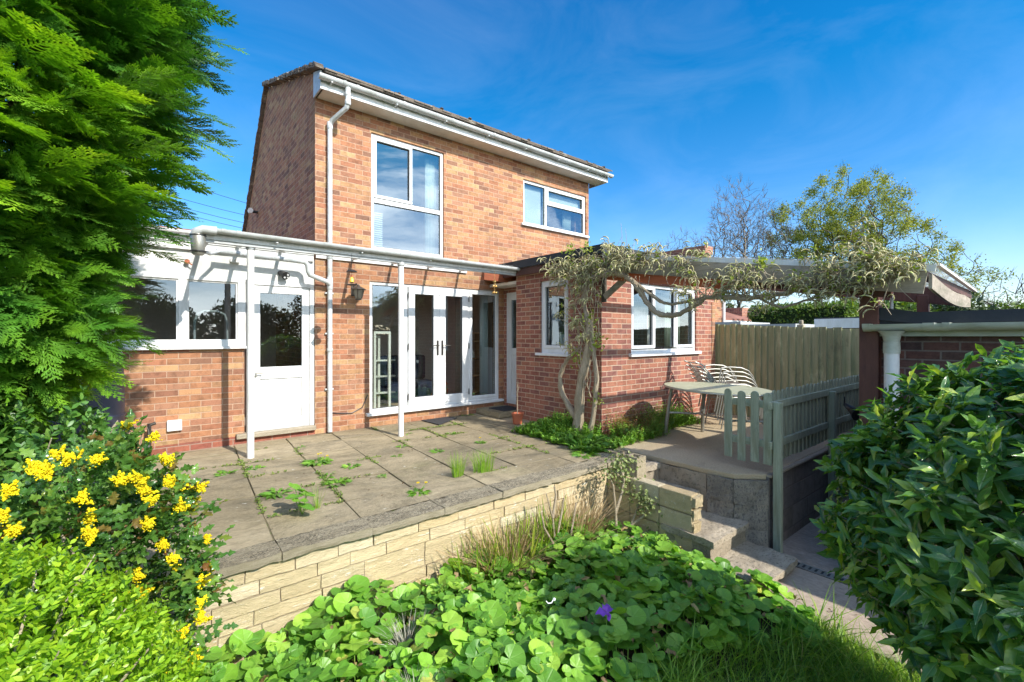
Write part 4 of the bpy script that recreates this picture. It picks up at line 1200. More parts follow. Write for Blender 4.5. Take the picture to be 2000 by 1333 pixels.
m = MB(); m.box(4.895, 1.82, -.78, 4.965, 1.89, .735); m.build('post', m_picket, pk, bevel=.005)
m = MB(); m.box(6.56, 1.83, -.78, 6.64, 1.90, .715); m.build('post', m_picket, pk, bevel=.005)
m = MB(); m.box(8.02, 1.83, -.78, 8.10, 1.90, .76); m.build('post', m_picket, pk, bevel=.005)
for z in (.30, .70):
    m = MB(); m.box(4.86, 1.892, z - .04, 8.10, 1.921, z + .035); m.build('rail', m_picket, pk, bevel=.003)
x = 5.03
while x < 8.08:
    m = MB(); pale(m, (x, 1.922), 'x', .075, .10 + rp.uniform(-.01, .01), .84 + rp.uniform(-.008, .008)); m.build('pale', m_picket, pk, bevel=.003)
    x += .118

# ================================================================== FEATHEREDGE FENCE
fe = thing('board_fence', 'tall green-tinged vertical board fence between the extension and the red timber post', 'fence', (8.2, 2, 0))
b = MB(); y = 4.18; rp = random.Random(8); k = 0
while y > -.2:
    zt = 1.615 - (4.12 - y) * .055 + rp.uniform(-.012, .012)
    wd = rp.uniform(.096, .112)
    b.poly([(8.155, y, -.78), (8.168, y, -.78), (8.150, y - wd - .015, -.78), (8.128, y - wd - .015, -.78)], (0, 0, zt + .78))
    y -= wd
b.build('board', m_fence, fe)
b = MB()
for z in (.3, 1.3): b.box(8.17, -.2, z, 8.21, 4.2, z + .09)
b.build('rail', m_fence, fe)

t = thing('cone_lamp', 'small black cone-shaped garden lamp hanging on the picket fence by the red post', 'lamp', (7.2, 1.80, .3))
b = MB(); b.tube([(7.16, 1.885, .50), (7.10, 1.78, .44), (7.02, 1.70, .40)], [.02, .05, .085], 12); b.build('shade', m_black, t)
b = MB(); b.tube([(7.16, 1.89, .50), (7.16, 1.885, .60)], .008, 6); b.build('bracket', m_black, t)
t = thing('white_ball', 'white round planter half hidden behind the red timber post', 'planter', (7.55, 1.5, -.78))
b = MB(); b.lathe((7.52, 1.50, .17), [(.10, -.16), (.18, -.12), (.22, 0), (.20, .10), (.12, .18), (.03, .20)], 20); b.build('bowl', m_upvc, t, smooth=True)
b = MB(); b.tube([(7.52, 1.5, -.78), (7.52, 1.5, .02)], .04, 8); b.build('stand', m_metal, t)

# ================================================================== FURNITURE ON THE TERRACE
tb = thing('garden_table', 'oval garden table with a frosted green-grey top and metal legs on the terrace', 'table', (5.85, 2.97, 0))
ax_l = Vector((.29, .957, 0)); ax_s = Vector((.957, -.29, 0)); C0 = Vector((5.85, 2.97, 0))
def ov(a, L, S, z): return C0 + ax_l * (L * cos(a)) + ax_s * (S * sin(a)) + Vector((0, 0, z))
n = 56
b = MB(); b.poly([ov(2*pi*i/n, .755, .525, .712) for i in range(n)], (0, 0, .010)); b.build('tabletop', m_table, tb, bevel=.003)
b = MB(); b.tube([ov(2*pi*i/n, .748, .518, .704) for i in range(n + 1)], .012, 8, cap=False); b.build('rim', m_chairmetal, tb, smooth=True)
legs = {}
for (l, s) in ((.55, .34), (.55, -.34), (-.55, .34), (-.55, -.34)):
    top = C0 + ax_l * l * .86 + ax_s * s * .86; bot = C0 + ax_l * l + ax_s * s
    mid = top.lerp(bot, .35)
    b = MB(); b.tube([top + Vector((0,0,.70)), mid + Vector((0,0,.5)), top.lerp(bot, .8) + Vector((0,0,.2)), bot + Vector((0,0,.004))], .025, 12)
    b.build('leg', m_metal, tb, smooth=True)
    legs[(l, s)] = top.lerp(bot, .55) + Vector((0, 0, .33))
b = MB()
J1 = C0 + ax_l * .30 + Vector((0,0,.33)); J2 = C0 - ax_l * .30 + Vector((0,0,.33))
for (l, s), p in legs.items():
    J = J1 if l > 0 else J2; m_ = J + ax_s * (s * .55) + ax_l * (.13 if l > 0 else -.13)
    b.tube([p, m_ , J + ax_s * s * .12, J], .014, 8)
for o in (-.012, .012): b.tube([J1 + ax_s * o, J2 + ax_s * o], .012, 8)
b.build('stretcher', m_chairmetal, tb, smooth=True)

def make_chair(z, label):
    t = thing('stacking_chair', label, 'chair', (7.12, 3.34, z), 'stacked metal garden chairs')
    # local axes: u = across the chair, f = towards the front (to the camera right)
    f = Vector((.80, -.60, 0)).normalized(); u = Vector((f.y, -f.x, 0)) * -1
    O = Vector((7.12, 3.34, z))
    P = lambda a, c, h: O + u * a + f * c + Vector((0, 0, h))
    for s in (-1, 1):
        m = MB()
        m.tube([P(s*.26, -.30, 0), P(s*.26, -.24, .30), P(s*.26, -.20, .62), P(s*.26, -.19, .655)], .011, 8)
        m.build('leg', m_metal, t, smooth=True)
        m = MB()
        m.tube([P(s*.26, -.19, .655), P(s*.27, -.05, .665), P(s*.275, .10, .655), P(s*.275, .21, .61), P(s*.27, .28, .53), P(s*.26, .32, .42), P(s*.25, .35, .2), P(s*.24, .37, 0)], .012, 10)
        m.build('arm', m_metal, t, smooth=True)
    m = MB()
    for k in range(9):
        c = -.20 + .05 * k; m.tube([P(-.25, c, .40 + .004 * (k % 2)), P(.25, c, .40)], .009, 6)
    for s in (-1, 1): m.tube([P(s*.25, -.22, .405), P(s*.25, .24, .405), P(s*.24, .30, .39)], .010, 8)
    m.build('seat', m_metal, t, smooth=True)
    m = MB()
    for s in (-1, 1): m.tube([P(s*.22, -.22, .405), P(s*.22, -.34, .55), P(s*.21, -.46, .70), P(s*.20, -.56, .74)], .010, 8)
    for k in range(6):
        c = k / 5.; m.tube([P(-.22, -.25 - .28*c, .46 + .26*c), P(.22, -.25 - .28*c, .46 + .26*c)], .008, 6)
    m.build('backrest', m_metal, t, smooth=True)
    return t
lab = ['metal garden chair at the bottom of the stack beside the oval table', 'second metal chair from the bottom of the stack beside the board fence',
       'metal garden chair in the middle of the stack beside the board fence', 'metal garden chair just below the topmost one in the stack',
       'topmost metal chair of the stack, its curved arms highest against the board fence']
first = make_chair(0, lab[0])
for k in range(1, 5):
    c = first.copy(); col.objects.link(c); c.location = (7.12 - .022*k, 3.34 + .016*k, .066 * k); c['label'] = lab[k]
    for ch in list(first.children):
        d = ch.copy(); col.objects.link(d); d.parent = c; d.matrix_parent_inverse = ch.matrix_parent_inverse.copy()

# ================================================================== SMALL THINGS ON THE PATIO
pt = thing('plant_pot', 'terracotta-coloured pot with one thin bare stem standing by the brick wall', 'plant pot', (4.62, 5.55, 0))
b = MB(); b.lathe((4.62, 5.55, .004), [(.070, 0), (.070, .005), (.086, .135), (.096, .137), (.098, .17), (.088, .172), (.084, .15)], 24); b.build('pot', m_terra, pt, smooth=True)
b = MB(); b.lathe((4.62, 5.55, .14), [(.083, 0), (.080, .008)], 20); b.build('soil', m_soil, pt)
b = MB(); b.tube([(4.62, 5.55, .14), (4.615, 5.55, .4), (4.625, 5.545, .7)], [.008, .007, .004], 6)
rs = random.Random(4)
for k in range(7):
    z = .35 + k * .05; b.tube([(4.618, 5.55, z), (4.618 + rs.uniform(-.06, .06), 5.55 + rs.uniform(-.04, .04), z + .06)], [.003, .0015], 4)
b.build('stem', m_twig, pt, smooth=True)
b = MB(); b.poly([(3.55, 6.73, .006), (3.59, 6.22, .006), (4.13, 6.55, .006), (4.08, 6.74, .006)], (0, 0, .010))
tag(b.build('doormat', m_rubber, None), 'thin dark grey mat lying on the patio in front of the glazed doors', 'doormat')
ds = thing('door_step_slab', 'low stone step in front of the white side door', 'step', (5.0, 6.4, 0))
b = MB(); b.box(4.66, 6.08, .002, 5.295, F - .002, .10); b.build('slab', m_slab, ds, bevel=.01)
b = MB(); b.box(4.80, 6.14, .1015, 5.24, 6.58, .114)
tag(b.build('doormat', m_rubber, None, bevel=.004), 'black rubber mat lying on the step of the side door', 'doormat')
wb = thing('water_butt', 'dark blue plastic water butt half hidden by the conifer beside the porch wall', 'water butt', (-.46, 6.35, 0))
b = MB(); b.lathe((-.46, 6.35, 0), [(.26, 0), (.285, .05), (.30, .25), (.31, .262), (.31, .28), (.30, .29), (.315, .55), (.325, .562), (.325, .58), (.315, .59), (.315, .95), (.325, .962), (.325, .98), (.31, .99), (.30, 1.22), (.29, 1.24)], 40)
b.build('barrel', m_blue_drum, wb, smooth=True)
b = MB(); b.lathe((-.46, 6.35, 1.241), [(.31, 0), (.31, .03), (.28, .045), (.05, .05)], 40); b.build('lid', m_blue_drum, wb, smooth=True)
# looped wire edging
b = MB()
for k in range(11):
    x = -.62 + k * .062; y = 5.0 + k * .075
    pts = [(x + .05*cos(a), y + .06*cos(a), .42 + .10*sin(a) if a < pi else .42) for a in [pi * i / 9 for i in range(10)]]
    b.tube([(pts[0][0], pts[0][1], 0)] + pts + [(pts[-1][0], pts[-1][1], 0)], .003, 4)
b.tube([(-.66, 4.96, .30), (.06, 5.80, .30)], .003, 4)
tag(b.build('wire_edging', m_metal, None), 'looped wire edging fence beside the water butt', 'garden edging')
pip = thing('standpipe', 'short grey pipe stub standing at the end of the porch wall', 'pipe', (.06, 6.6, 0))
b = MB(); b.tube([(.06, 6.62, 0), (.06, 6.62, .40)], .02, 8); b.tube([(.06, 6.62, .38), (.12, 6.62, .40)], .018, 8); b.build('pipe', m_handle, pip, smooth=True)

# ---- seen through the glass
pr = thing('plant_rack', 'cream slatted plant rack standing behind the left side light of the glazed doors', 'plant stand', (3.0, 7.1, .2))
b = MB()
for (x0, x1, z1) in ((2.88, 3.17, 1.43), (2.79, 3.03, 1.36)):
    y = 7.06 if x0 > 2.85 else 7.16
    b.box(x0, y, .20, x0 + .04, y + .04, z1); b.box(x1 - .04, y, .20, x1, y + .04, z1); b.box(x0, y - .001, z1, x1, y + .041, z1 + .04)
    for z in (.45, .72, .98): b.box(x0, y + .041, z, x1 + (.10 if x0 > 2.85 else 0), y + .14, z + .025)
b.build('frame', m_creamwood, pr, bevel=.003)
sh = thing('shelf_unit', 'narrow pine shelf unit behind the right side light of the glazed doors', 'shelf', (5.0, 7.35, .2))
b = MB()
for x in (4.78, 5.10): b.box(x, 7.25, .20, x + .03, 7.45, 1.46)
for z in (.3, .62, .95, 1.28, 1.44): b.box(4.811, 7.25, z, 5.099, 7.45, z + .022)
b.build('frame', m_pinewood, sh)
rs = random.Random(6)
for i, (lab_, m_, x, z, r, h) in enumerate((
        ('white jar on the lowest shelf of the pine unit', m_upvc, 4.93, .322, .05, .13),
        ('dark bottle on the second shelf of the pine unit', m_handle, 4.88, .642, .03, .2),
        ('cream jar on the middle shelf of the pine unit', m_creamwood, 4.97, .972, .05, .14))):
    b = MB(); b.lathe((x, 7.35, z), [(r, 0), (r, h * .7), (r * .6, h * .85), (r * .6, h)], 16); tag(b.build('jar', m_, None, smooth=True), lab_, 'jar')
curtain(5.0, 5.16, 6.995 + .12, .3, 2.3, m_curtain, 'pale blue curtain at the right edge of the glazed doors', folds=4)
curtain(4.72, 4.98, 7.55, .3, 2.3, m_curtain_green, 'pale green curtain behind the pine shelf unit', folds=5)
b = MB(); b.box(3.3, 7.55, .2, 4.35, 8.1, .55); b.box(3.3, 8.05, .55, 4.35, 8.3, 1.02); b.box(3.18, 7.55, .2, 3.3, 8.3, .76)
tag(b.build('sofa', m_navy, None, bevel=.05, seg=3), 'dark navy sofa standing inside behind the glazed doors', 'sofa')
m_toy = new_mat('toy_cloth')
_m, _N, _L, _o = m_toy
bsdf(_N, _L, _o, ramp(_N, _L, noise(_N, _L, 6, 2, .5), [(.42, (.65,.12,.03)), (.5, (.04,.42,.18)), (.6, (.62,.14,.12))], True), .8)
b = MB(); b.poly([(4.12, 7.3, .202), (4.42, 7.3, .202), (4.42, 7.3, .5), (4.32, 7.3, .62)], (0, .25, 0))
tag(b.build('toy_tent', m_toy[0], None, bevel=.02), 'small bright green and orange play tent inside the right glazed door', 'toy')
tw2 = MB(); drape(tw2, 6.62, 6.80, EY + .4, 1.0, 1.75, 3, .02)
o = tw2.build('towel', m_soffit, None, smooth=True); o.modifiers.new('cloth', 'SOLIDIFY').thickness = .005
tag(o, 'beige towel hanging inside the middle pane of the extension window', 'towel')
curtain(6.92, 7.36, EY + .26, 1.1, 2.2, m_curtain_green, 'grey-green curtain behind the right pane of the extension front window', folds=6)
curtain(4.80, 4.98, EX + .30, 1.05, 2.3, m_curtain_green, 'green curtain at the side window of the extension next to the wisteria trunk', axis='X', folds=4)
b = MB(); b.box(EX + .32, 5.0, 1.12, EX + .34, 5.24, 1.42)
tag(b.build('picture_frame', m_upvc, None), 'white picture frame standing in the side window of the extension', 'picture frame')
wf = MB(); wf.tube([(.52, 7.1, .6), (.52, 7.1, 1.58), (.55, 7.1, 1.68), (.62, 7.1, 1.72), (.78, 7.1, 1.72), (.85, 7.1, 1.68), (.88, 7.1, 1.58), (.88, 7.1, .6)], .014, 8)
tag(wf.build('walking_frame', m_upvc, None, smooth=True), 'white bent tube of a walking frame inside the right porch window', 'walking frame')

# ================================================================== LEAF TEMPLATES  (leaf base at the origin, tip at +Y, face up +Z)
def T_blade(n=4, w=.30, fold=.10, curl=-.12, wav=0., shape=1.0, teeth=0.):
    """narrow leaf: three vertices across, n segments long (quads)"""
    V = []; Fq = []
    for i in range(n + 1):
        t = i / n; ww = w * (sin(pi * min(1, t ** (.85 * shape)) * .98 + .02)) * .5
        if i == n: ww = .002
        if i == 0: ww = .012
        z = curl * t * t
        k = wav * sin(t * 3.5 * pi)
        e = 1 + (teeth if i % 2 else -teeth)
        V += [(-ww * e, t, z + fold * ww * 2 + k * ww), (0, t, z), (ww * e, t, z + fold * ww * 2 - k * ww)]
    for i in range(n):
        a = 3 * i
        Fq += [(a, a+1, a+4, a+3), (a+1, a+2, a+5, a+4)]
    return np.array(V, float), np.array(Fq)

def T_oval():
    V = [(0,0,0), (-.26,.35,.05), (0,.5,0), (.26,.35,.05), (-.20,.75,.03), (0,1,-.06), (.20,.75,.03)]
    return np.array(V, float), np.array([(0,2,2,1),(0,3,3,2)]) if False else np.array([(0,2,4,1),(0,3,6,2),(2,5,4,4),(2,6,5,5)])

def T_oval_q():
    V = [(0,0,0), (-.24,.40,.06), (0,.45,0), (.24,.40,.06), (-.17,.78,.03), (0,.82,-.03), (.17,.78,.03), (0,1,-.07)]
    return np.array(V, float), np.array([(0,2,1,1),(0,3,2,2)])[:0].reshape(0,4) if False else np.array([(1,0,2,4),(0,3,6,2),(4,2,6,7)])

def T_heart(n=16, cup=.30, wave=.05):
    """kidney/heart leaf as triangles; stalk joins at the origin, lobes behind"""
    V = [(0, 0, 0)]; Ft = []
    for ring, s in ((0, .55), (1, 1.)):
        for i in range(n):
            a = -pi/2 + .22 + (2*pi - .44) * i / (n - 1)
            r = (1.0 + .10 * cos(a - pi/2) ) * (1 - .22 * (abs(sin((a + pi/2) / 2)) < .28))
            x = r * cos(a) * s * .56; y = (r * sin(a) * s + .16 * s) * .52
            z = cup * (s * s) * .22 + wave * sin(5 * a) * s
            V.append((x, y, z))
    for i in range(n - 1):
        Ft.append((0, 1 + i, 2 + i))
        a, b_, c, d = 1 + i, 2 + i, 1 + n + i, 2 + n + i
        Ft += [(a, c, d), (a, d, b_)]
    return np.array(V, float), np.array(Ft)

def T_spray(nb=10, sub=4, rs=random.Random(1)):
    """flat conifer spray of overlapping scale-leaf twigs"""
    V = []; Fq = []
    def strip(p, q, w0, w1):
        d = (q - p); L_ = d.length; d.normalize(); s = d.cross(Vector((0, 0, 1))).normalized()
        b = len(V)
        for v in (p - s*w0, p + s*w0, q + s*w1, q - s*w1): V.append(tuple(v))
        Fq.append((b, b+1, b+2, b+3))
    def pt(t): return Vector((0.04*sin(t*3), t, -.16 * t * t))
    for i in range(4): strip(pt(i/4), pt((i+1)/4), .012 - .002*i, .010 - .002*i)
    for i in range(nb):
        t = .08 + .88 * i / nb
        for sgn in (-1, 1):
            L_ = (.36 * (1 - t) ** .75 + .07) * rs.uniform(.8, 1.15)
            a = radians(rs.uniform(34, 46)); p = pt(t + .02*sgn)
            d = Vector((sgn * sin(a), cos(a), rs.uniform(-.22, .1)))
            q = p + d * L_; strip(p, q, .011, .006)
            m = max(2, int(sub * L_ / .3 + .5))
            for j in range(m):
                tt = .22 + .7 * j / m
                for sg in (-1, 1):
                    l2 = L_ * .34 * (1 - tt * .6); a2 = radians(38) * sg
                    d2 = Vector((d.x*cos(a2) - d.y*sin(a2), d.x*sin(a2) + d.y*cos(a2), d.z + rs.uniform(-.25, .12)))
                    pp = p + d * (L_ * tt); strip(pp, pp + d2 * l2, .0115, .006)
    return np.array(V, float), np.array(Fq)

TB = T_blade(6, .31, .22, -.14, .5)                 # bay leaf
TH = T_heart(); TO = T_oval_q()
TG = T_blade(3, .07, .0, -.0)                       # straight sword blade
def T_grass(bend=.35, w=.022, n=4):
    V = []; Fq = []
    for i in range(n + 1):
        t = i / n; ww = w * (1 - t ** 1.6) * .5 + .0008
        V += [(-ww, bend * t * t, t * (1 - .25 * bend * t)), (ww, bend * t * t, t * (1 - .25 * bend * t))]
    for i in range(n): Fq.append((2*i, 2*i+1, 2*i+3, 2*i+2))
    return np.array(V, float), np.array(Fq)
TMH = T_blade(8, .50, .12, -.14, .45, 1.0, .36)     # toothed mahonia leaflet
def T_bud(n=3):
    a = .5; V = [(0,0,-a),(a,0,0),(0,a,0),(-a,0,0),(0,-a,0),(0,0,a)]
    return np.array(V, float), np.array([(0,2,1),(0,3,2),(0,4,3),(0,1,4),(5,1,2),(5,2,3),(5,3,4),(5,4,1)])
TBUD = T_bud()
SUNV = np.array([.13, -.79, .60])

def lumpy(dirs, seed, amp=.16, f=2.3):
    """smooth radius multiplier over directions"""
    r = np.random.default_rng(seed); v = np.zeros(len(dirs))
    for k in range(9):
        q = r.normal(size=3) * f * (1 + .35 * k); v += np.sin(dirs @ q + r.uniform(0, 6.28)) / (1 + .35 * k)
    return 1 + amp * v / 2.2

def shell(n, c, rad, seed, inner=.72, outer=1.02, amp=.14, zmin=None, keep=None, ls=None):
    r = np.random.default_rng(seed); d = norm(r.normal(size=(int(n), 3)))
    L_ = lumpy(d, (seed if ls is None else ls) + 1, amp); u = inner + (outer - inner) * r.random(len(d)) ** .6
    p = np.array(c) + d * np.array(rad) * (L_ * u)[:, None]
    m = np.ones(len(d), bool)
    if zmin is not None: m &= p[:, 2] > zmin
    if keep is not None: m &= keep(p)
    nn = norm(d / np.array(rad))
    return p[m], nn[m], r

# ------------------------------------------------------------------ materials of plants
lm_bay = leafmat('bay_leaf', [(0., (.055,.155,.036)), (.5, (.095,.225,.04)), (.82, (.17,.33,.045)), (.93, (.36,.50,.06)), (1., (.44,.54,.08))], .27, .32, .8, 'mid', vs=.5)
lm_privet = leafmat('lime_shrub_leaf', [(0., (.17,.33,.012)), (.6, (.27,.46,.018)), (1., (.42,.58,.035))], .38, .38)
lm_mahonia = leafmat('spiny_leaf', [(0., (.045,.13,.022)), (.6, (.085,.20,.03)), (.9, (.16,.28,.035)), (1., (.20,.09,.03))], .22, .22, .6, 'mid', vs=.4)
lm_heart = leafmat('ground_leaf', [(0., (.085,.23,.028)), (.45, (.15,.34,.035)), (.85, (.24,.46,.045)), (.985, (.34,.54,.06)), (1., (.48,.46,.10))], .42, .32, .45, 'fan', vs=.42)
lm_ivy = leafmat('shade_shrub_leaf', [(0., (.05,.14,.025)), (.6, (.09,.22,.035)), (1., (.18,.32,.05))], .4, .3)
lm_weed = leafmat('weed_leaf', [(0., (.09,.22,.025)), (.6, (.17,.35,.035)), (1., (.30,.46,.06))], .5, .3)
lm_weed_red = leafmat('reddish_weed_leaf', [(0., (.10,.16,.03)), (.5, (.20,.17,.04)), (.75, (.30,.12,.05)), (1., (.25,.27,.06))], .5, .3)
lm_grass = leafmat('grass_blade', [(0., (.12,.25,.018)), (.6, (.23,.42,.03)), (.93, (.36,.50,.05)), (1., (.38,.33,.12))], .5, .35)
lm_dry = leafmat('dry_stalk', [(0., (.22,.13,.06)), (.6, (.40,.27,.13)), (1., (.55,.42,.24))], .7, .15)
lm_sword = leafmat('sword_leaf', [(0., (.13,.24,.02)), (.6, (.24,.37,.03)), (1., (.40,.45,.06))], .4, .35)
lm_oak = leafmat('young_oak_leaf', [(0., (.16,.20,.03)), (.6, (.26,.29,.035)), (1., (.40,.38,.05))], .6, .35)
lm_far = leafmat('distant_hedge_leaf', [(0., (.06,.12,.018)), (.6, (.12,.20,.022)), (1., (.22,.28,.035))], .6, .25)
lm_fardark = leafmat('distant_dark_leaf', [(0., (.025,.05,.018)), (.6, (.05,.085,.025)), (1., (.09,.12,.04))], .6, .2)
lm_catkin = leafmat('wisteria_bud', [(0., (.42,.37,.20)), (.5, (.57,.52,.29)), (.85, (.68,.63,.38)), (1., (.52,.57,.18))], .8, .14, tcol=1.2)
lm_newleaf = leafmat('wisteria_new_leaf', [(0., (.20,.27,.04)), (.6, (.30,.38,.05)), (1., (.40,.44,.10))], .6, .35)
lm_yellow = leafmat('yellow_flower', [(0., (.80,.56,.004)), (.5, (.90,.72,.006)), (1., (.95,.84,.02))], .6, .2, .3, tcol=1.1)
lm_lav = leafmat('grey_dry_foliage', [(0., (.20,.20,.15)), (.6, (.32,.31,.24)), (1., (.45,.43,.36))], .8, .1)
lm_purple = leafmat('purple_petal', [(0., (.16,.04,.42)), (1., (.30,.09,.60))], .5, .3)
def conifer_mat():
    m, N, L, out = new_mat('conifer_spray')
    g = N.new('ShaderNodeNewGeometry')
    c = ramp(N, L, noise(N, L, 2.6, 5, .62), [(.32, (.028,.115,.026)), (.45, (.075,.22,.022)), (.55, (.19,.38,.020)), (.65, (.42,.58,.035))])
    c = mixc(N, L, .5, c, ramp(N, L, noise(N, L, 26, 3, .6), [(.3, .55), (.7, 1.35)]), 'MULTIPLY')
    c = mixc(N, L, .5, c, ramp(N, L, g.outputs['Random Per Island'], [(0., .6), (1., 1.3)]), 'MULTIPLY')
    c = mixc(N, L, ramp(N, L, noise(N, L, 5.5, 5, .7), [(.64, 0.), (.72, .55)]), c, (.20,.13,.05))
    b = N.new('ShaderNodeBsdfPrincipled'); L.new(c, b.inputs['Base Color']); b.inputs['Roughness'].default_value = .45
    t = N.new('ShaderNodeBsdfTranslucent'); L.new(mixc(N, L, 1., c, (1.5,1.5,.5), 'MULTIPLY'), t.inputs['Color'])
    mx = N.new('ShaderNodeMixShader'); mx.inputs[0].default_value = .36
    L.new(b.outputs[0], mx.inputs[1]); L.new(t.outputs[0], mx.inputs[2]); L.new(mx.outputs[0], out.inputs['Surface'])
    return m
lm_conifer = conifer_mat()

# ================================================================== CONIFER AT THE LEFT
con = thing('conifer_tree', 'huge bright green conifer with feathery drooping sprays at the left of the porch', 'tree', (-1.15, 4.2, 0))
b = MB(); b.tube([(-1.15, 4.2, -.1), (-1.12, 4.22, 1.5), (-1.15, 4.2, 3.5), (-1.1, 4.2, 5.2)], [.13, .11, .08, .03], 10); b.build('trunk', m_wood_bark, con, smooth=True)
zs = [.45, .75, 1.05, 1.4, 2.0, 2.4, 2.8, 3.3, 4.0, 4.8, 5.6]
rsx = [.05, .36, .68, .88, .93, 1.02, 1.18, 1.25, 1.12, .95, .3]
r = np.random.default_rng(5)
def con_pts(n, fr0, fr1, seed):
    r = np.random.default_rng(seed)
    z = r.uniform(.5, 5.5, n); a = r.uniform(0, 2*pi, n); R = np.interp(z, zs, rsx)
    keep = r.random(n) < (R / 1.55 + .15); z, a, R = z[keep], a[keep], R[keep]
    lum = 1 + .10*np.sin(3*a + 2*z) + .09*np.sin(5*a - 3.1*z + 1) + .07*np.sin(2*a + 6.5*z)
    fr = fr0 + (fr1 - fr0) * r.random(len(z)) ** .7
    R = R * lum * fr
    p = np.stack([-1.15 + R*np.cos(a), 4.2 + R*np.sin(a), z], 1)
    d = np.stack([np.cos(a), np.sin(a), r.normal(-.12, .28, len(z))], 1)
    d += r.normal(0, .30, d.shape)
    return p, norm(d), r
lv = Leaves(); sprays = [T_spray(10, 4, random.Random(k)) for k in range(3)]
sprays_low = [T_spray(7, 3, random.Random(9))]
def facing(p):       # parts of the crown that can be seen from the garden side
    q = p[:, :2] - np.array([-1.15, 4.2]); return (q[:, 0] * .55 - q[:, 1] * .84) > -.55
p, d, r = con_pts(14500, .72, 1.0, 3)
m = facing(p)
p, d = p[m], d[m]
for k in range(3):
    s = slice(k, None, 3); pk = p[s]; dk = d[s]
    up = np.array([0, 0, 1.]) + r.normal(0, .45, pk.shape)
    lv.add(sprays[k], pk, frames(dk, up), r.uniform(.15, .34, len(pk)))
p, d, r = con_pts(2200, .7, .95, 31); m = ~facing(p); p, d = p[m], d[m]
lv.add(sprays_low[0], p, frames(d, np.array([0, 0, 1.]) + r.normal(0, .4, p.shape)), r.uniform(.3, .5, len(p)))
p, d, r = con_pts(2600, .35, .72, 32)
lv.add(sprays_low[0], p, frames(d + r.normal(0, .4, d.shape), np.array([0, 0, 1.]) + r.normal(0, .5, p.shape)), r.uniform(.35, .6, len(p)))
# longer leaders that break the outline on the sky side
rs = np.random.default_rng(77); n = 95
z = rs.uniform(2.0, 4.0, n); a = rs.uniform(-1.35, .55, n)
R = np.interp(z, zs, rsx) * rs.uniform(.90, 1.08, n)
p = np.stack([-1.15 + R*np.cos(a), 4.2 + R*np.sin(a), z], 1); d = norm(np.stack([np.cos(a), np.sin(a), rs.normal(.02, .22, n)], 1))
lv.add(T_spray(12, 5, random.Random(12)), p, frames(d, np.array([0, 0, 1.]) + rs.normal(0, .3, p.shape)), rs.uniform(.36, .60, n))
lv.build('foliage', lm_conifer, con)
bm_ = MB(); rs = random.Random(3)
for k in range(46):
    z = rs.uniform(.9, 4.6); a = rs.uniform(-2.2, .6); R = float(np.interp(z, zs, rsx)) * .82
    e = Vector((-1.15 + R*cos(a), 4.2 + R*sin(a), z + rs.uniform(-.05, .25)))
    bm_.tube([(-1.13, 4.2, z - .1), tuple(Vector((-1.13, 4.2, z - .1)).lerp(e, .5) + Vector((0, 0, -.04))), tuple(e)], [.022, .014, .006], 5)
bm_.build('branch', m_terra if False else m_twig, con)

# ================================================================== BAY BUSH AT THE RIGHT
bay = thing('bay_bush', 'big glossy dark green bay bush filling the right foreground before the garage', 'bush', (3.05, -.02, -.78))
BC = (3.10, -.05, .38); BR = (.90, .90, 1.0)
def bay_taper(p):
    k = 1 - .62 * np.clip((.30 - p[:, 2]) / .85, 0, 1) ** 1.2; q = p.copy()
    q[:, 0] = 3.22 + (p[:, 0] - 3.22) * k; q[:, 1] = -.12 + (p[:, 1] + .12) * k; return q
p, nn, r = shell(1350, BC, BR, 41, .80, .98, .07, zmin=-.50); p = bay_taper(p)
b = MB(); rs = random.Random(5)
for k in range(14):
    a = rs.uniform(0, 6.28); R = rs.uniform(.3, .7)
    b.tube([(3.05 + .05*cos(a), -.03 + .05*sin(a), -.8), (3.05 + R*.5*cos(a), -.03 + R*.5*sin(a), 0), (3.05 + R*cos(a), -.03 + R*sin(a), .75)], [.022, .015, .006], 6)
for i in range(0, len(p), 2):
    q = Vector(p[i]); c = Vector((3.05, -.03, max(-.6, q.z - .35))).lerp(q, .55)
    b.tube([c, q], [.006, .003], 4, cap=False)
b.build('stem', m_twig, bay)
lv = Leaves()
for i in range(9):                                       # leaves set spirally along every shoot tip
    a = r.uniform(0, 2*pi, len(p)); ax = norm(nn + np.array([0, 0, .55]) + r.normal(0, .32, p.shape))
    perp = norm(np.cross(ax, r.normal(size=p.shape))); 
    d = norm(ax * (.95 - .11 * i) + perp)
    pos = p + ax * (.055 - .014 * i)
    sc = r.uniform(.095, .150, len(p)) * (.72 + .05 * i)
    lv.add(TB, pos, frames(d, ax + r.normal(0, .25, p.shape)), sc)
p2, n2, r = shell(3400, BC, BR, 44, .45, .85, .07, zmin=-.55); p2 = bay_taper(p2)
lv.add(TB, p2, frames(norm(n2 + r.normal(0, .8, p2.shape)), r.normal(size=p2.shape)), r.uniform(.09, .14, len(p2)))
lv.build('foliage', lm_bay, bay, smooth=True, uv=True)
lf = Leaves(); sel = p[::34]
for q in sel:
    n = 26; lf.add(TBUD, q + r.normal(0, .011, (n, 3)), frames(rand_dirs(n, r), rand_dirs(n, r)), r.uniform(.004, .008, n))
lf.build('flower_buds', leafmat('pale_yellow_bud', [(0., (.40,.34,.06)), (1., (.58,.52,.14))], .6, .2), bay)

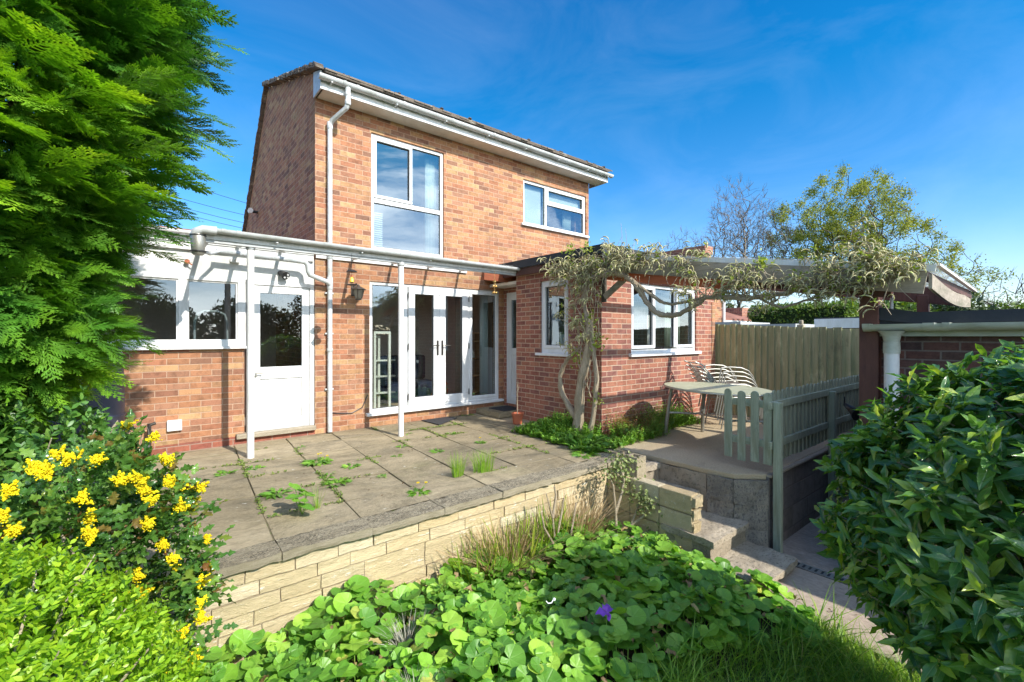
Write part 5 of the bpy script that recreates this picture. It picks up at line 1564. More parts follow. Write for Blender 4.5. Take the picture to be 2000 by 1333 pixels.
# ================================================================== LIME SHRUB BOTTOM LEFT
def shoots(lv, p, ax, r, T, pairs, length, size, spread=1.0):
    for i in range(pairs):
        for sg in (0, 1):
            perp = norm(np.cross(ax, np.array([.3, .2, 1.]) + r.normal(0, .6, p.shape)))
            if sg: perp = -perp
            d = norm(ax * .9 + perp * spread)
            lv.add(T, p + ax * (length * (i / pairs)), frames(d, ax + r.normal(0, .2, p.shape)), size * r.uniform(.75, 1.15, len(p)) * (1 - .35 * i / pairs))
lim = thing('lime_shrub', 'dense lime green small-leaved shrub in the bottom left foreground', 'shrub', (-.42, 1.75, -.78))
LC = (-.42, 1.80, .10); LR = (.56, .55, .70)
p, nn, r = shell(4600, LC, LR, 51, .84, 1.0, .06, zmin=-.5)
lv = Leaves(); ax = norm(nn + np.array([0, 0, .5]) + r.normal(0, .35, p.shape))
shoots(lv, p, ax, r, TO, 4, .062, .029)
p2, n2, r = shell(6000, LC, LR, 53, .5, .88, .06, zmin=-.7)
lv.add(TO, p2, frames(norm(n2 + r.normal(0, .7, p2.shape)), r.normal(size=p2.shape)), r.uniform(.028, .04, len(p2)))
lv.build('foliage', lm_privet, lim)
b = MB(); rs = random.Random(15)
for k in range(90):
    i = rs.randrange(len(p)); q = Vector(p[i]); c = Vector((-.42, 1.8, -.1)).lerp(q, rs.uniform(.5, .8))
    b.tube([c, q.lerp(c, .3) + Vector((0, 0, .02)), q + Vector(ax[i]) * .05], [.005, .004, .002], 4, cap=False)
tag(b.build('twigs', m_twig, lim), kind='stuff')

# ================================================================== YELLOW FLOWERING MAHONIAS
def mahonia(name, label, c, rad, nleaf, nflow, seed, size=.064, flow=.026, zmin=-.3):
    t = thing(name, label, 'shrub', (c[0], c[1], -.78), 'yellow flowering spiny shrubs')
    p, nn, r = shell(nleaf, c, rad, seed, .62, 1.0, .14, zmin=zmin)
    lv = Leaves(); ax = norm(nn * .8 + np.array([0, 0, .30]) + r.normal(0, .45, p.shape))
    side = norm(np.cross(ax, np.array([0, 0, 1.]) + r.normal(0, .4, p.shape)))
    up = np.cross(side, ax)
    for i in range(4):
        for sg in (-1, 1):
            d = norm(ax * .5 + side * sg + up * r.normal(-.05, .2, (len(p), 1)))
            lv.add(TMH, p + ax * (size * .55 * i) , frames(d, up + r.normal(0, .2, p.shape)), size * r.uniform(.75, 1.2, len(p)))
    lv.add(TMH, p + ax * (size * 2.2), frames(ax, up), size * r.uniform(.8, 1.2, len(p)))
    lv.build('foliage', lm_mahonia, t, smooth=True, uv=True)
    q, n2, r = shell(nflow * 3, c, np.array(rad) * 1.08, seed + 9, .96, 1.05, .14, zmin=zmin + .02, ls=seed)
    vis = (q - np.array(c)) @ np.array([.35, -.75, .55]) > -.05
    q = q[vis][:nflow]
    f = Leaves()
    for k in range(len(q)):
        for j in range(r.integers(5, 9)):                # each head is a bundle of short racemes
            ax2 = norm((np.array([0, 0, .9]) + r.normal(0, .7, 3))[None])[0]
            L_ = flow * r.uniform(1.0, 2.0); n = 46
            tt = r.random(n)[:, None]
            pos = q[k] + ax2 * L_ * tt + r.normal(0, .0085, (n, 3)) * (1.15 - tt)
            f.add(TBUD, pos, frames(rand_dirs(n, r), rand_dirs(n, r)), r.uniform(.006, .011, n))
    f.build('flowers', lm_yellow, t)
    b = MB(); rs = random.Random(seed)
    for k in range(12):
        i = rs.randrange(len(p)); e = Vector(p[i]); b0 = Vector((c[0], c[1], -.78))
        b.tube([b0, b0.lerp(e, .5) + Vector((rs.uniform(-.05, .05), 0, 0)), e], [.016, .011, .005], 6)
    b.build('stem', m_twig, t, smooth=True)
    return t
mahonia('mahonia_shrub', 'spiny shrub with bright yellow flower heads leaning over the left end of the patio wall', (-.14, 2.80, .22), (.38, .40, .62), 420, 74, 61)
mahonia('mahonia_shrub', 'spiny shrub with a few yellow flower heads behind the lime shrub at the left edge', (-.85, 2.95, .35), (.42, .40, .52), 300, 34, 67)

# shaded shrub under the conifer
shs = thing('shade_shrub', 'dark leafy shrub growing in the shade below the conifer', 'shrub', (-.62, 4.0, 0))
p, nn, r = shell(1500, (-.62, 3.85, .42), (.62, .55, .62), 71, .6, 1.0, .16, zmin=-.1)
lv = Leaves(); ax = norm(nn + np.array([0, 0, .4]) + r.normal(0, .5, p.shape)); shoots(lv, p, ax, r, TO, 3, .09, .060)
lv.build('foliage', lm_ivy, shs)
b = MB(); rs = random.Random(8)
for k in range(22):
    a = rs.uniform(0, 6.28); b.tube([(-.62, 3.9, -.05), (-.62 + .25*cos(a), 3.85 + .25*sin(a), .4), (-.62 + .5*cos(a), 3.85 + .45*sin(a), .85)], [.010, .007, .003], 5)
b.build('stem', m_twig, shs)

# ================================================================== LEAFY GROUND COVER IN THE BED
def bed_front(x):     # near edge of the bed
    return np.interp(x, [-1, 1.2, 2.1, 2.7, 3.2, 3.6, 3.9, 4.1], [.9, 1.15, 1.48, 1.58, 1.42, 1.10, 1.18, 1.7])
def bed_top(x, y):    # height of the leaf canopy
    z = -.42 + .035*np.sin(3.1*x + 1.3*y) + .035*np.sin(6.3*x - 4.1*y + 1)
    z = z - .16 * np.clip((x - 2.9) / .9, 0, 1) ** 1.3 - .10 * np.clip((1.75 - y) / .5, 0, 1)
    return z
b = MB()
gx = np.linspace(-1.2, 4.0, 40); gy = np.linspace(0, 1, 16); V = []; Fc = []
for i, x in enumerate(gx):
    y0 = float(bed_front(x)) - .10; 
    for j, t in enumerate(gy):
        y = y0 + (3.27 - y0) * t
        V.append((x, y, -.79 + .10 * sin(pi * min(t * 1.6, 1)) + .02 * sin(9*x + 7*y)))
for i in range(39):
    for j in range(15):
        a = i * 16 + j; Fc.append((a, a + 16, a + 17, a + 1))
tag(np_mesh('flower_bed', V, Fc, m_soil, None, True), kind='structure')
r = np.random.default_rng(81)
n = 4700; x = r.uniform(-.5, 4.05, n); y = r.uniform(.9, 3.2, n)
m = (y > bed_front(x)) & ~((x > 3.93) & (y > 1.7)) & ~((np.abs(x - 2.55) < .42) & (y > 2.92) & (r.random(n) < .55))
m &= (r.random(n) < .92)
for (cx, cy) in ((1.28, 2.62), (1.12, 2.2)): m &= ((x - cx) ** 2 + (y - cy) ** 2) > .012
x, y = x[m], y[m]; n = len(x)
u = r.random(n) ** 1.5
z = bed_top(x, y) - .20 * u + r.normal(0, .016, n)
edge = np.clip((y - bed_front(x)) / .22, 0, 1); z = -.74 + (z + .74) * (.35 + .65 * edge)
pos = np.stack([x, y, z], 1)
tilt = np.stack([r.normal(0, .34, n), r.normal(-.22, .34, n) - .35 * (1 - edge), np.ones(n)], 1)
dd = np.stack([r.normal(0, 1, n), r.normal(-.4, 1, n), r.normal(0, .15, n)], 1)
Rm = frames(dd, tilt)
sz = (.045 + .108 * r.random(n) ** .85) * (1 - .2 * u)
lv = Leaves(); TH2 = T_heart(16, .55, .03); TH3 = T_heart(16, .05, .07)
for k, T in enumerate((TH, TH2, TH3)): lv.add(T, pos[k::3], Rm[k::3], sz[k::3])
tag(lv.build('ground_cover', lm_heart, None, smooth=True, uv=True), 'mass of broad round green leaves covering the bed below the cream wall', 'ground cover', kind='stuff')
r = np.random.default_rng(85); lv = Leaves(); k = 420
px = r.uniform(-.2, 3.95, k); py = r.uniform(1.1, 3.2, k); m = py > bed_front(px) + .05; px, py = px[m], py[m]; k = len(px)
pz = bed_top(px, py) - r.uniform(-.01, .10, k)
lv.add(T_blade(4, .5, .3, -.5, .8), np.stack([px, py, pz], 1), frames(rand_dirs(k, r) * np.array([1, 1, .3]), np.array([[0, 0, 1.]] * k) + r.normal(0, .6, (k, 3))), r.uniform(.03, .09, k))
tag(lv.build('withered_leaves', leafmat('withered_leaf', [(0., (.13,.08,.035)), (.5, (.28,.19,.08)), (1., (.40,.36,.12))], .7, .15), None), 'withered brown and yellow leaves caught among the round green ones', 'dead leaves', kind='stuff')
lv = Leaves(); k = 260; px = r.uniform(.2, 3.8, k); py = r.uniform(1.3, 3.2, k); m = (py > bed_front(px) + .1) & (np.sin(4*px) + np.sin(5*py + px) > .3); px, py = px[m], py[m]
for j in range(7):
    q = np.stack([px, py, bed_top(px, py) + .02], 1) + r.normal(0, .02, (len(px), 3)); lv.add(TO, q, frames(rand_dirs(len(px), r) + np.array([0, 0, .6]), r.normal(size=q.shape)), r.uniform(.02, .045, len(px)))
tag(lv.build('seedlings', lm_weed, None), 'small-leaved seedlings growing up through the round leaves', 'seedlings', kind='stuff')
st_ = MB(); rs = random.Random(6)
for i in range(0, n, 3):
    st_.tube([(x[i] + rs.uniform(-.04, .04), y[i] + rs.uniform(-.04, .04), -.74), tuple(pos[i])], [.003, .0025], 3, cap=False)
tag(st_.build('leaf_stalks', lm_heart, None), 'pale stalks under the broad round leaves of the bed', 'ground cover', kind='stuff')

# ================================================================== GRASS
r = np.random.default_rng(91)
n = 60000; x = r.uniform(1.2, 4.02, n); y = r.uniform(-.6, 1.7, n)
dens = np.sin(5*x + 2*y) * .2 + np.sin(3*y - 4*x) * .2 + .75
m = (y < bed_front(x) + .10) & (x * .6307 + y * .776 > 1.0) & (r.random(n) < dens)
m &= (x < 3.88 + .10 * np.sin(7 * y) * r.random(n))
x, y = x[m], y[m]; n = len(x)
h = r.uniform(.05, .13, n) * (1 + .9 * (r.random(n) < .12)) * (1 + .5 * np.clip(1 - np.abs(y - bed_front(x)) / .25, 0, 1))
dd = rand_dirs(n, r); dd[:, 2] = 0; 
up = np.stack([r.normal(0, .28, n), r.normal(0, .28, n), np.ones(n)], 1)
lv = Leaves(); T1 = T_grass(.45, .035); T2 = T_grass(.9, .03)
R1 = frames(dd, up)
lv.add(T1, np.stack([x, y, np.full(n, -.80)], 1)[::2], R1[::2], h[::2]); lv.add(T2, np.stack([x, y, np.full(n, -.80)], 1)[1::2], R1[1::2], h[1::2] * 1.2)
tag(lv.build('grass', lm_grass, None), 'rough bright grass between the leafy bed and the path', 'grass', kind='stuff')

# ================================================================== SWORD LEAVES, DRY STALKS AND SMALL SHRUBS AT THE WALL
def clump(name, label, cat, c, n, h, spread, mat, seed, bend=(.1, .6), w=.05, lean=.35, group=None, thin=1.):
    r = np.random.default_rng(seed); lv = Leaves()
    for k, bd in enumerate(np.linspace(bend[0], bend[1], 3)):
        m = n // 3; a = r.uniform(0, 2*pi, m); rr_ = spread * np.sqrt(r.random(m))
        pos = np.stack([c[0] + rr_*np.cos(a), c[1] + rr_*np.sin(a) * .6, np.full(m, c[2])], 1)
        d = np.stack([np.cos(a), np.sin(a), np.zeros(m)], 1) + r.normal(0, .5, (m, 3)); d[:, 2] = 0
        up = np.stack([np.cos(a) * lean * r.random(m), np.sin(a) * lean * r.random(m), np.ones(m)], 1)
        lv.add(T_grass(bd, w, 5), pos, frames(d, up), h * r.uniform(.55, 1.05, m))
    t = thing(name, label, cat, c, group)
    lv.build('blades', mat, t)
    return t
clump('sword_leaf_plant', 'yellow-green sword-shaped leaves standing by the cream wall left of the dead stems', 'plant', (2.58, 3.0, -.74), 190, .62, .26, lm_sword, 1, (.05, .6), .034, .55)
clump('sword_leaf_plant', 'small tuft of sword-shaped leaves poking out of the round leaves at the wall', 'plant', (2.10, 3.0, -.74), 90, .56, .16, lm_sword, 2, (.05, .35), .038, .35)
clump('sword_leaf_plant', 'green sword-shaped leaves between dead stems and the small evergreen', 'plant', (2.92, 3.02, -.74), 120, .66, .18, lm_sword, 3, (.05, .6), .034, .5)
clump('dry_grass_clump', 'brown dried grass clump at the wall left of the sword leaves', 'dry plant', (2.36, 3.0, -.70), 420, .60, .15, lm_dry, 4, (.2, .9), .016, .8)
clump('dry_grass_clump', 'brown dried grass clump at the wall beside the small evergreen', 'dry plant', (3.20, 3.0, -.72), 420, .70, .20, lm_dry, 5, (.2, .9), .014, .7)
clump('grey_dry_plant', 'grey dried lavender-like clump showing among the round leaves, upper one', 'dry plant', (1.28, 2.62, -.58), 150, .24, .06, lm_lav, 6, (.3, 1.0), .03, 1.1)
clump('grey_dry_plant', 'grey dried lavender-like clump showing among the round leaves, lower one', 'dry plant', (1.12, 2.20, -.60), 120, .22, .05, lm_lav, 7, (.3, 1.0), .03, 1.1)
ro_s = thing('pruned_rose', 'cut-back thorny rose stems standing bare in front of the cream wall', 'plant', (2.86, 2.90, -.74))
b = MB()
for pts in ([(2.86,2.9,-.76),(2.85,2.9,-.45),(2.80,2.88,-.2),(2.74,2.9,.02)], [(2.85,2.9,-.45),(2.94,2.92,-.25),(2.98,2.92,-.08)], [(2.80,2.88,-.2),(2.86,2.9,-.02),(2.84,2.9,.06)], [(2.87,2.88,-.6),(2.78,2.84,-.42),(2.68,2.86,-.25),(2.66,2.88,-.12)], [(2.87,2.88,-.6),(3.0,2.86,-.45),(3.12,2.9,-.15)]):
    b.tube(pts, [.013, .010, .008, .005][:len(pts)], 7)
b.build('stem', m_wood_bark, ro_s, smooth=True)
# small evergreen with rosettes of leaves
ev = thing('small_evergreen', 'small straggly evergreen with pale stems at the end of the cream wall', 'shrub', (3.76, 2.95, -.76))
b = MB(); tips = []
for pts in ([(3.76,2.93,-.78),(3.74,2.93,-.4),(3.70,2.93,-.12),(3.62,2.94,.02)], [(3.74,2.93,-.4),(3.80,2.9,-.2),(3.86,2.92,.05)], [(3.80,2.9,-.2),(3.78,2.86,-.05),(3.76,2.9,.12)],
            [(3.76,2.93,-.7),(3.90,2.86,-.55),(3.98,2.84,-.38),(4.02,2.82,-.22)], [(3.90,2.86,-.55),(3.96,2.74,-.42),(3.99,2.7,-.30)], [(3.78,2.92,-.72),(3.9,2.78,-.62),(4.04,2.68,-.58)]):
    b.tube(pts, [.016, .012, .010, .008][:len(pts)], 7); tips.append(pts[-1])
b.build('stem', m_twig, ev, smooth=True)
r = np.random.default_rng(13); lv = Leaves()
for (q, s, k) in ((tips[0], .08, 46), (tips[1], .11, 80), (tips[2], .12, 90), (tips[3], .12, 90), (tips[4], .11, 80), ((4.0, 2.8, -.30), .12, 90), ((3.82, 2.9, -.08), .09, 50), (tips[5], .08, 40)):
    p = np.array(q) + r.normal(0, s * .6, (k, 3)); ax = norm(p - np.array(q) + np.array([0, 0, .06]))
    for j in range(9):
        perp = norm(np.cross(ax, r.normal(size=p.shape))); lv.add(TO, p, frames(norm(ax * .6 + perp), ax), r.uniform(.016, .026, len(p)))
lv.build('foliage', leafmat('evergreen_leaf', [(0., (.12,.18,.05)), (.6, (.22,.28,.08)), (1., (.36,.38,.15))], .5, .25), ev)
fl_ = thing('purple_flower', 'single purple flower open among the round green leaves', 'flower', (2.18, 1.776, -.6))
lv = Leaves(); TP = T_blade(4, .75, .1, -.25, .5)
pos = np.array([[2.18, 1.776, -.27]] * 5); dd = np.array([[-.9,.3,.2],[.9,.35,.2],[-.2,-.8,-.7],[.15,.7,.7],[.3,-.6,-.5]])
lv.add(TP, pos, frames(dd, np.array([[0,-.3,1.]] * 5) + r.normal(0, .1, (5, 3))), np.array([.075, .075, .05, .05, .04]))
lv.build('petal', lm_purple, fl_, smooth=True)
b = MB(); b.tube([(2.19, 1.79, -.75), (2.18, 1.776, -.27)], .003, 6); b.build('stalk', lm_heart, fl_)
cl_ = thing('plastic_tie', 'pale blue and white scrap of plastic caught on the round leaves', 'litter', (2.05, 2.13, -.4))
b = MB(); b.tube([(2.02, 2.14, -.31), (2.03, 2.13, -.325), (2.05, 2.12, -.325), (2.065, 2.12, -.31)], .0035, 8); b.lathe((2.075, 2.12, -.32), [(.004, 0), (.009, .005), (.009, .014), (.004, .018)], 10); b.build('strap', m_upvc, cl_, smooth=True)

# ================================================================== WEEDS ON THE PATIO
def rosette(label, c, rad, n, seed, flowers=0, mat=None, name='patio_weed', group='weeds in the patio joints', low=.12, w=.30, cat='weed'):
    r = np.random.default_rng(seed); a = r.uniform(0, 2*pi, n); rr_ = rad * .45 * np.sqrt(r.random(n))
    pos = np.stack([c[0] + rr_*np.cos(a)*1.3, c[1] + rr_*np.sin(a), np.full(n, .004)], 1)
    a2 = a + r.normal(0, .5, n)
    d = np.stack([np.cos(a2), np.sin(a2), r.uniform(.02, .9, n) * low * 5], 1)
    t = thing(name, label, cat, (c[0], c[1], 0), group)
    lv = Leaves(); lv.add(T_blade(5, w, .1, -.30, .3, 1.0, .3), pos, frames(d, np.array([[0, 0, 1.]] * n) + r.normal(0, .3, (n, 3))), rad * r.uniform(.5, 1.0, n))
    lv.build('leaves', mat or lm_weed, t)
    if flowers:
        f = Leaves()
        for k in range(flowers):
            q = np.array([c[0] + r.normal(0, rad*.4), c[1] + r.normal(0, rad*.3), .05 + .04 * r.random()])
            m = 30; an = np.linspace(0, 2*pi*3, m); dz = np.linspace(.05, .9, m)
            dd = np.stack([np.cos(an), np.sin(an), dz], 1); f.add(T_blade(2, .3, 0, 0), np.repeat(q[None], m, 0), frames(dd, np.array([[0, 0, 1.]] * m)), np.full(m, .020))
        f.build('flower', lm_yellow, t)
        b = MB(); b.tube([(c[0], c[1], 0), tuple(q)], .002, 5); b.build('stalk', lm_weed, t)
    return t
for i, (lb, c, rad, n, fl) in enumerate((
    ('largest dandelion on the patio, with two yellow flowers, in front of the downpipe', (1.50, 5.25), .14, 60, 3),
    ('flat green weed just right of the large dandelion on the patio', (1.73, 4.86), .09, 26, 0),
    ('flat weed in the slab joint right of the left canopy post foot', (.91, 5.43), .09, 26, 0),
    ('flat weed at the patio edge beside the yellow flowering shrub', (.65, 5.40), .10, 22, 0),
    ('small weed in the joint in front of the large dandelion', (1.43, 4.67), .09, 22, 0),
    ('low spreading weed left of the round-leaved seedling', (.93, 4.43), .13, 40, 0),
    ('loose weed right of and behind the round-leaved seedling', (1.40, 4.38), .12, 34, 0),
    ('tiny dark weed in the middle of the patio', (1.85, 4.33), .06, 16, 0),
    ('dandelion with two yellow flowers near the coping in the middle of the wall', (1.90, 3.66), .10, 34, 2),
    ('dandelion with one yellow flower in front of the right canopy post', (3.43, 4.88), .08, 30, 1),
    ('small weed at the right canopy post foot', (2.54, 5.33), .07, 18, 0),
    ('narrow weed along the joint behind the two grass tufts', (2.77, 4.84), .10, 22, 0),
    ('weed in the joint before the dark doormat', (3.41, 5.58), .09, 22, 0),
    ('tiny weed in front of the glazed doors', (2.95, 5.95), .06, 14, 0),
    ('small weed in the joint behind the left grass tuft', (2.30, 4.95), .07, 16, 0),
    ('small weed close to the doorstep of the white porch door', (1.55, 6.1), .06, 14, 0))):
    rosette(lb, c, rad, n, 100 + i, fl)
clump('grass_tuft', 'upright grass tuft growing in the patio joint, the left of two', 'grass tuft', (2.44, 3.86, 0), 150, .27, .06, lm_grass, 21, (.1, .5), .012, .35, 'grass tufts in the patio')
clump('grass_tuft', 'broad upright grass tuft growing in the patio joint, the right of two', 'grass tuft', (2.74, 3.84, 0), 260, .25, .12, lm_grass, 22, (.1, .5), .012, .35, 'grass tufts in the patio')
clump('grass_tuft', 'thin pale grass wisp beside the round-leaved seedling', 'grass tuft', (1.10, 3.86, 0), 40, .20, .03, lm_grass, 23, (.1, .6), .010, .6, 'grass tufts in the patio')
hs = thing('round_leaved_seedling', 'round-leaved seedling growing from a patio joint near the coping', 'plant', (.96, 3.82, 0))
lv = Leaves(); pos = np.array([[.93,3.84,.20],[1.0,3.80,.17],[.94,3.75,.13],[.97,3.70,.08],[.91,3.78,.15],[1.02,3.86,.12]])
lv.add(TH, pos, frames(rand_dirs(6, r) * np.array([1, 1, .1]), np.array([[.1,-.5,1.]] * 6) + r.normal(0, .2, (6, 3))), np.full(6, .115)); lv.build('leaf', lm_heart, hs, smooth=True, uv=True)
b = MB()
for q in pos: b.tube([(.97, 3.80, 0), tuple(q)], .003, 5)
b.build('stalk', lm_heart, hs)

# tall leafy weeds against the extension walls
def weed_bank(name, label, n, xr, yr, hfun, seed, mat, leaf=.030, lean=(0, 0)):
    r = np.random.default_rng(seed); x = r.uniform(*xr, n); y = r.uniform(*yr, n); h = hfun(x, y) * r.uniform(.45, 1.05, n)
    k = h > .02; x, y, h = x[k], y[k], h[k]; n = len(x)
    ax = norm(np.stack([r.normal(lean[0], .22, n), r.normal(lean[1], .22, n), np.ones(n)], 1))
    t = thing(name, label, 'weeds', (sum(xr)/2, sum(yr)/2, 0))
    lv = Leaves(); base = np.stack([x, y, np.zeros(n)], 1)
    for i in range(9):
        tt = (i + 1) / 9.
        for sg in range(2):
            perp = norm(np.cross(ax, r.normal(size=ax.shape)))
            lv.add(TO, base + ax * (h * tt)[:, None], frames(norm(ax * .5 + perp), ax), leaf * r.uniform(.7, 1.2, n))
    lv.build('leaves', mat, t)
    return t
weed_bank('weed_patch', 'low bright green weeds with a few yellow flowers at the foot of the wisteria', 820, (4.15, 4.92), (4.05, 5.10), lambda x, y: .05 + .20 * np.clip((x - 4.0) / .9, 0, 1) * (1 + .4 * np.sin(7*y)), 201, lm_weed, .038)
weed_bank('weed_patch', 'dense low green weeds in front of the wisteria trunk', 620, (4.10, 4.95), (3.55, 4.25), lambda x, y: .06 + .05 * np.sin(9*x + 6*y), 202, lm_weed, .038)
weed_bank('tall_weeds', 'tall reddish-tipped weeds against the extension corner', 330, (4.98, 5.75), (3.70, 4.08), lambda x, y: .30 + .10 * np.sin(8*x) + .25 * (y - 3.75), 203, lm_weed_red, .026)
weed_bank('weed_patch', 'bright green weeds below the reddish ones on the terrace', 380, (4.90, 5.75), (3.55, 4.0), lambda x, y: .20 + .05 * np.sin(8*x), 204, lm_weed, .030)
weed_bank('tall_weeds', 'tall dark green weeds below the window behind the oval table', 520, (5.80, 6.90), (3.72, 4.08), lambda x, y: .36 - .22 * np.clip((x - 6.3) / .6, 0, 1) + .05 * np.sin(9*x), 205, lm_weed, .030)
rosette('large dock rosette with long upright leaves at the extension corner', (4.30, 3.86), .30, 34, 210, 0, None, 'dock_plant', None, .30, .24, 'weed')
rosette('smaller leafy rosette between the dock and the coping', (4.02, 3.62), .16, 40, 211, 0, None, 'leafy_weed', None, .10, .3, 'weed')

# moss and seedlings along the joints, bits of dead leaf
r = np.random.default_rng(333); lv = Leaves(); n = 9000
a = r.integers(0, 2, n); g1 = np.round(r.uniform(-6, 8, n)) * .6; g2 = r.uniform(-4, 5, n)
lx = np.where(a == 0, -4.0 + np.round(r.uniform(0, 16, n)) * .6, r.uniform(-4, 5.2, n)); ly = np.where(a == 0, r.uniform(2.7, 7.2, n), 2.7 + np.round(r.uniform(0, 8, n)) * .6)
cx, cy = lx - 1, ly - 5; an = radians(-3.6); wx = 1 + cx*cos(an) - cy*sin(an); wy = 5 + cx*sin(an) + cy*cos(an)
den = np.sin(2.3*wx + 1.1*wy) + np.sin(3.7*wy - 2.9*wx + 2) + .8*np.sin(7*wx + 5*wy)
m = (den > .55) & (wy > 3.46) & (wy < 6.74) & (wx < 4.55); wx, wy = wx[m] + r.normal(0, .012, m.sum()), wy[m] + r.normal(0, .012, m.sum()); n = len(wx)
for k in range(5):
    d = rand_dirs(n, r); d[:, 2] = np.abs(d[:, 2]) * .6
    lv.add(TO, np.stack([wx, wy, np.full(n, .003)], 1) + r.normal(0, .008, (n, 3)) * np.array([1, 1, 0]), frames(d, np.array([[0, 0, 1.]] * n) + r.normal(0, .3, (n, 3))), r.uniform(.010, .030, n))
tag(lv.build('joint_moss', leafmat('joint_moss_leaf', [(0., (.09,.15,.02)), (.6, (.17,.25,.04)), (1., (.30,.33,.08))], .7, .2), None), 'moss and tiny seedlings creeping along the patio joints', 'moss', kind='stuff')
lv = Leaves(); n = 170; p = np.stack([r.uniform(-.6, 4.5, n), r.uniform(3.5, 6.7, n), np.full(n, .008)], 1)
d = rand_dirs(n, r); d[:, 2] *= .15; lv.add(TO, p, frames(d, np.array([[0, 0, 1.]] * n) + r.normal(0, .35, (n, 3))), r.uniform(.012, .032, n))
p = np.stack([r.uniform(3.95, 4.9, 90), r.uniform(-1.5, 1.6, 90), np.full(90, -.768)], 1); d = rand_dirs(90, r); d[:, 2] *= .15
lv.add(TO, p, frames(d, np.array([[0, 0, 1.]] * 90) + r.normal(0, .35, (90, 3))), r.uniform(.015, .035, 90))
tag(lv.build('fallen_leaves', leafmat('dead_leaf', [(0., (.10,.06,.03)), (.6, (.22,.14,.07)), (1., (.42,.36,.25))], .8, .05), None), 'scattered bits of dead leaf on the patio and the path', 'fallen leaves', kind='stuff')

# ================================================================== WISTERIA
wi = thing('wisteria', 'old gnarled wisteria with pale drooping buds climbing the extension corner and along the veranda edge', 'climbing plant', (4.72, 4.35, 0))
PX = 4.72
def P3(l, dx=0.): return [Vector((PX + dx, y, z)) for (_, y, z) in l]
trunk = P3([(0,4.36,-.05),(0,4.35,.15),(0,4.34,.372),(0,4.283,.805),(0,4.20,1.05),(0,4.153,1.233),(0,4.135,1.511)])
A = P3([(0,4.135,1.511),(0,4.246,1.866),(0,4.20,2.05),(0,4.171,2.176)])
B = P3([(0,4.418,.327),(0,4.60,.48),(0,4.68,.62),(0,4.701,.811),(0,4.64,.96),(0,4.537,1.078),(0,4.40,1.17),(0,4.293,1.23)])
B[0] = Vector((4.72, 4.36, .22))
C = P3([(0,4.12,.05),(0,4.05,.35),(0,3.999,.826),(0,4.062,1.235),(0,4.153,1.512)], -.02)
D_ = P3([(0,4.171,2.176),(0,3.95,2.20),(0,3.72,2.205),(0,3.56,2.16),(0,3.444,2.086),(0,3.34,1.95),(0,3.244,1.82),(0,3.117,1.679),(0,3.02,1.64),(0,2.915,1.63),(0,2.80,1.65),(0,2.693,1.696),(0,2.58,1.76),(0,2.498,1.815)])
E_ = P3([(0,2.498,1.815),(0,2.265,1.805),(0,2.05,1.77),(0,1.865,1.788),(0,1.7,1.80),(0,1.599,1.846),(0,1.46,1.80),(0,1.356,1.79),(0,1.24,1.80),(0,1.134,1.847),(0,1.06,1.90),(0,.996,1.914),(0,.92,1.90),(0,.85,1.854)])
G_ = P3([(0,3.444,2.086),(0,3.22,1.92),(0,3.048,1.797),(0,2.90,1.765),(0,2.786,1.77),(0,2.498,1.815)])
H_ = P3([(0,2.212,1.828),(0,2.08,1.79),(0,1.96,1.774),(0,1.82,1.69),(0,1.729,1.672),(0,1.56,1.72),(0,1.434,1.759),(0,1.242,1.825)])
I_ = P3([(0,4.15,2.15),(0,4.35,2.25),(0,4.62,2.38),(0,4.85,2.42)])
J_ = P3([(0,4.17,2.1),(0,3.95,2.3),(0,3.6,2.42),(0,3.2,2.40),(0,2.8,2.28)], .02)
def wob(l, a, seed):
    rs = random.Random(seed); out = []
    for i in range(len(l) - 1):
        for k in range(3):
            t = k / 3.; p = l[i].lerp(l[i+1], t); out.append(p + Vector((rs.uniform(-a, a), rs.uniform(-a, a) * .6, rs.uniform(-a, a) * .6)))
    out.append(l[-1]); return out
def rad(n, a, b, seed, lump=.16):
    rs = random.Random(seed); return [(a + (b - a) * i / (n - 1)) * (1 + rs.uniform(-lump, lump)) for i in range(n)]
b = MB(); tw_ = wob(trunk, .010, 1); rr_ = rad(len(tw_), .082, .050, 1, .12); rr_[0] = .12; rr_[1] = .105; rr_[2] = .092
b.tube(tw_, rr_, 14)
for k, (l, a0, a1, n) in enumerate(((C, .036, .026, 10), (B, .046, .020, 10), (A, .040, .028, 10))):
    q = wob(l, .008, 10 + k); b.tube(q, rad(len(q), a0, a1, k), n)
rs = random.Random(91)
for k in range(7):                                       # thinner stems twisting up the corner
    y = 4.15 + rs.uniform(-.16, .22); q = []; ph = rs.uniform(0, 6)
    for i in range(12):
        t = i / 11.; z = rs.uniform(.0, .02) + (.55 + .1*k*.3) + t * (1.75 - .1*k*.3)
        q.append((4.71 + .035*sin(4*t + ph), y + (.13*sin(4.4*t + ph) + .06*sin(11*t + k)) , z))
    b.tube(q, rad(12, rs.uniform(.006, .011), .004, k), 6)
b.build('trunk', m_wood_bark, wi, smooth=True)
limbs = []
for k, (l, a0, a1) in enumerate(((D_, .036, .027), (E_, .026, .014), (G_, .022, .016), (H_, .017, .009), (I_, .018, .006), (J_, .015, .007))):
    q = wob(l, .012, 30 + k); m = MB(); m.tube(q, rad(len(q), a0, a1, 40 + k), 9); m.build('limb', m_wood_bark, wi, smooth=True); limbs.append(q)
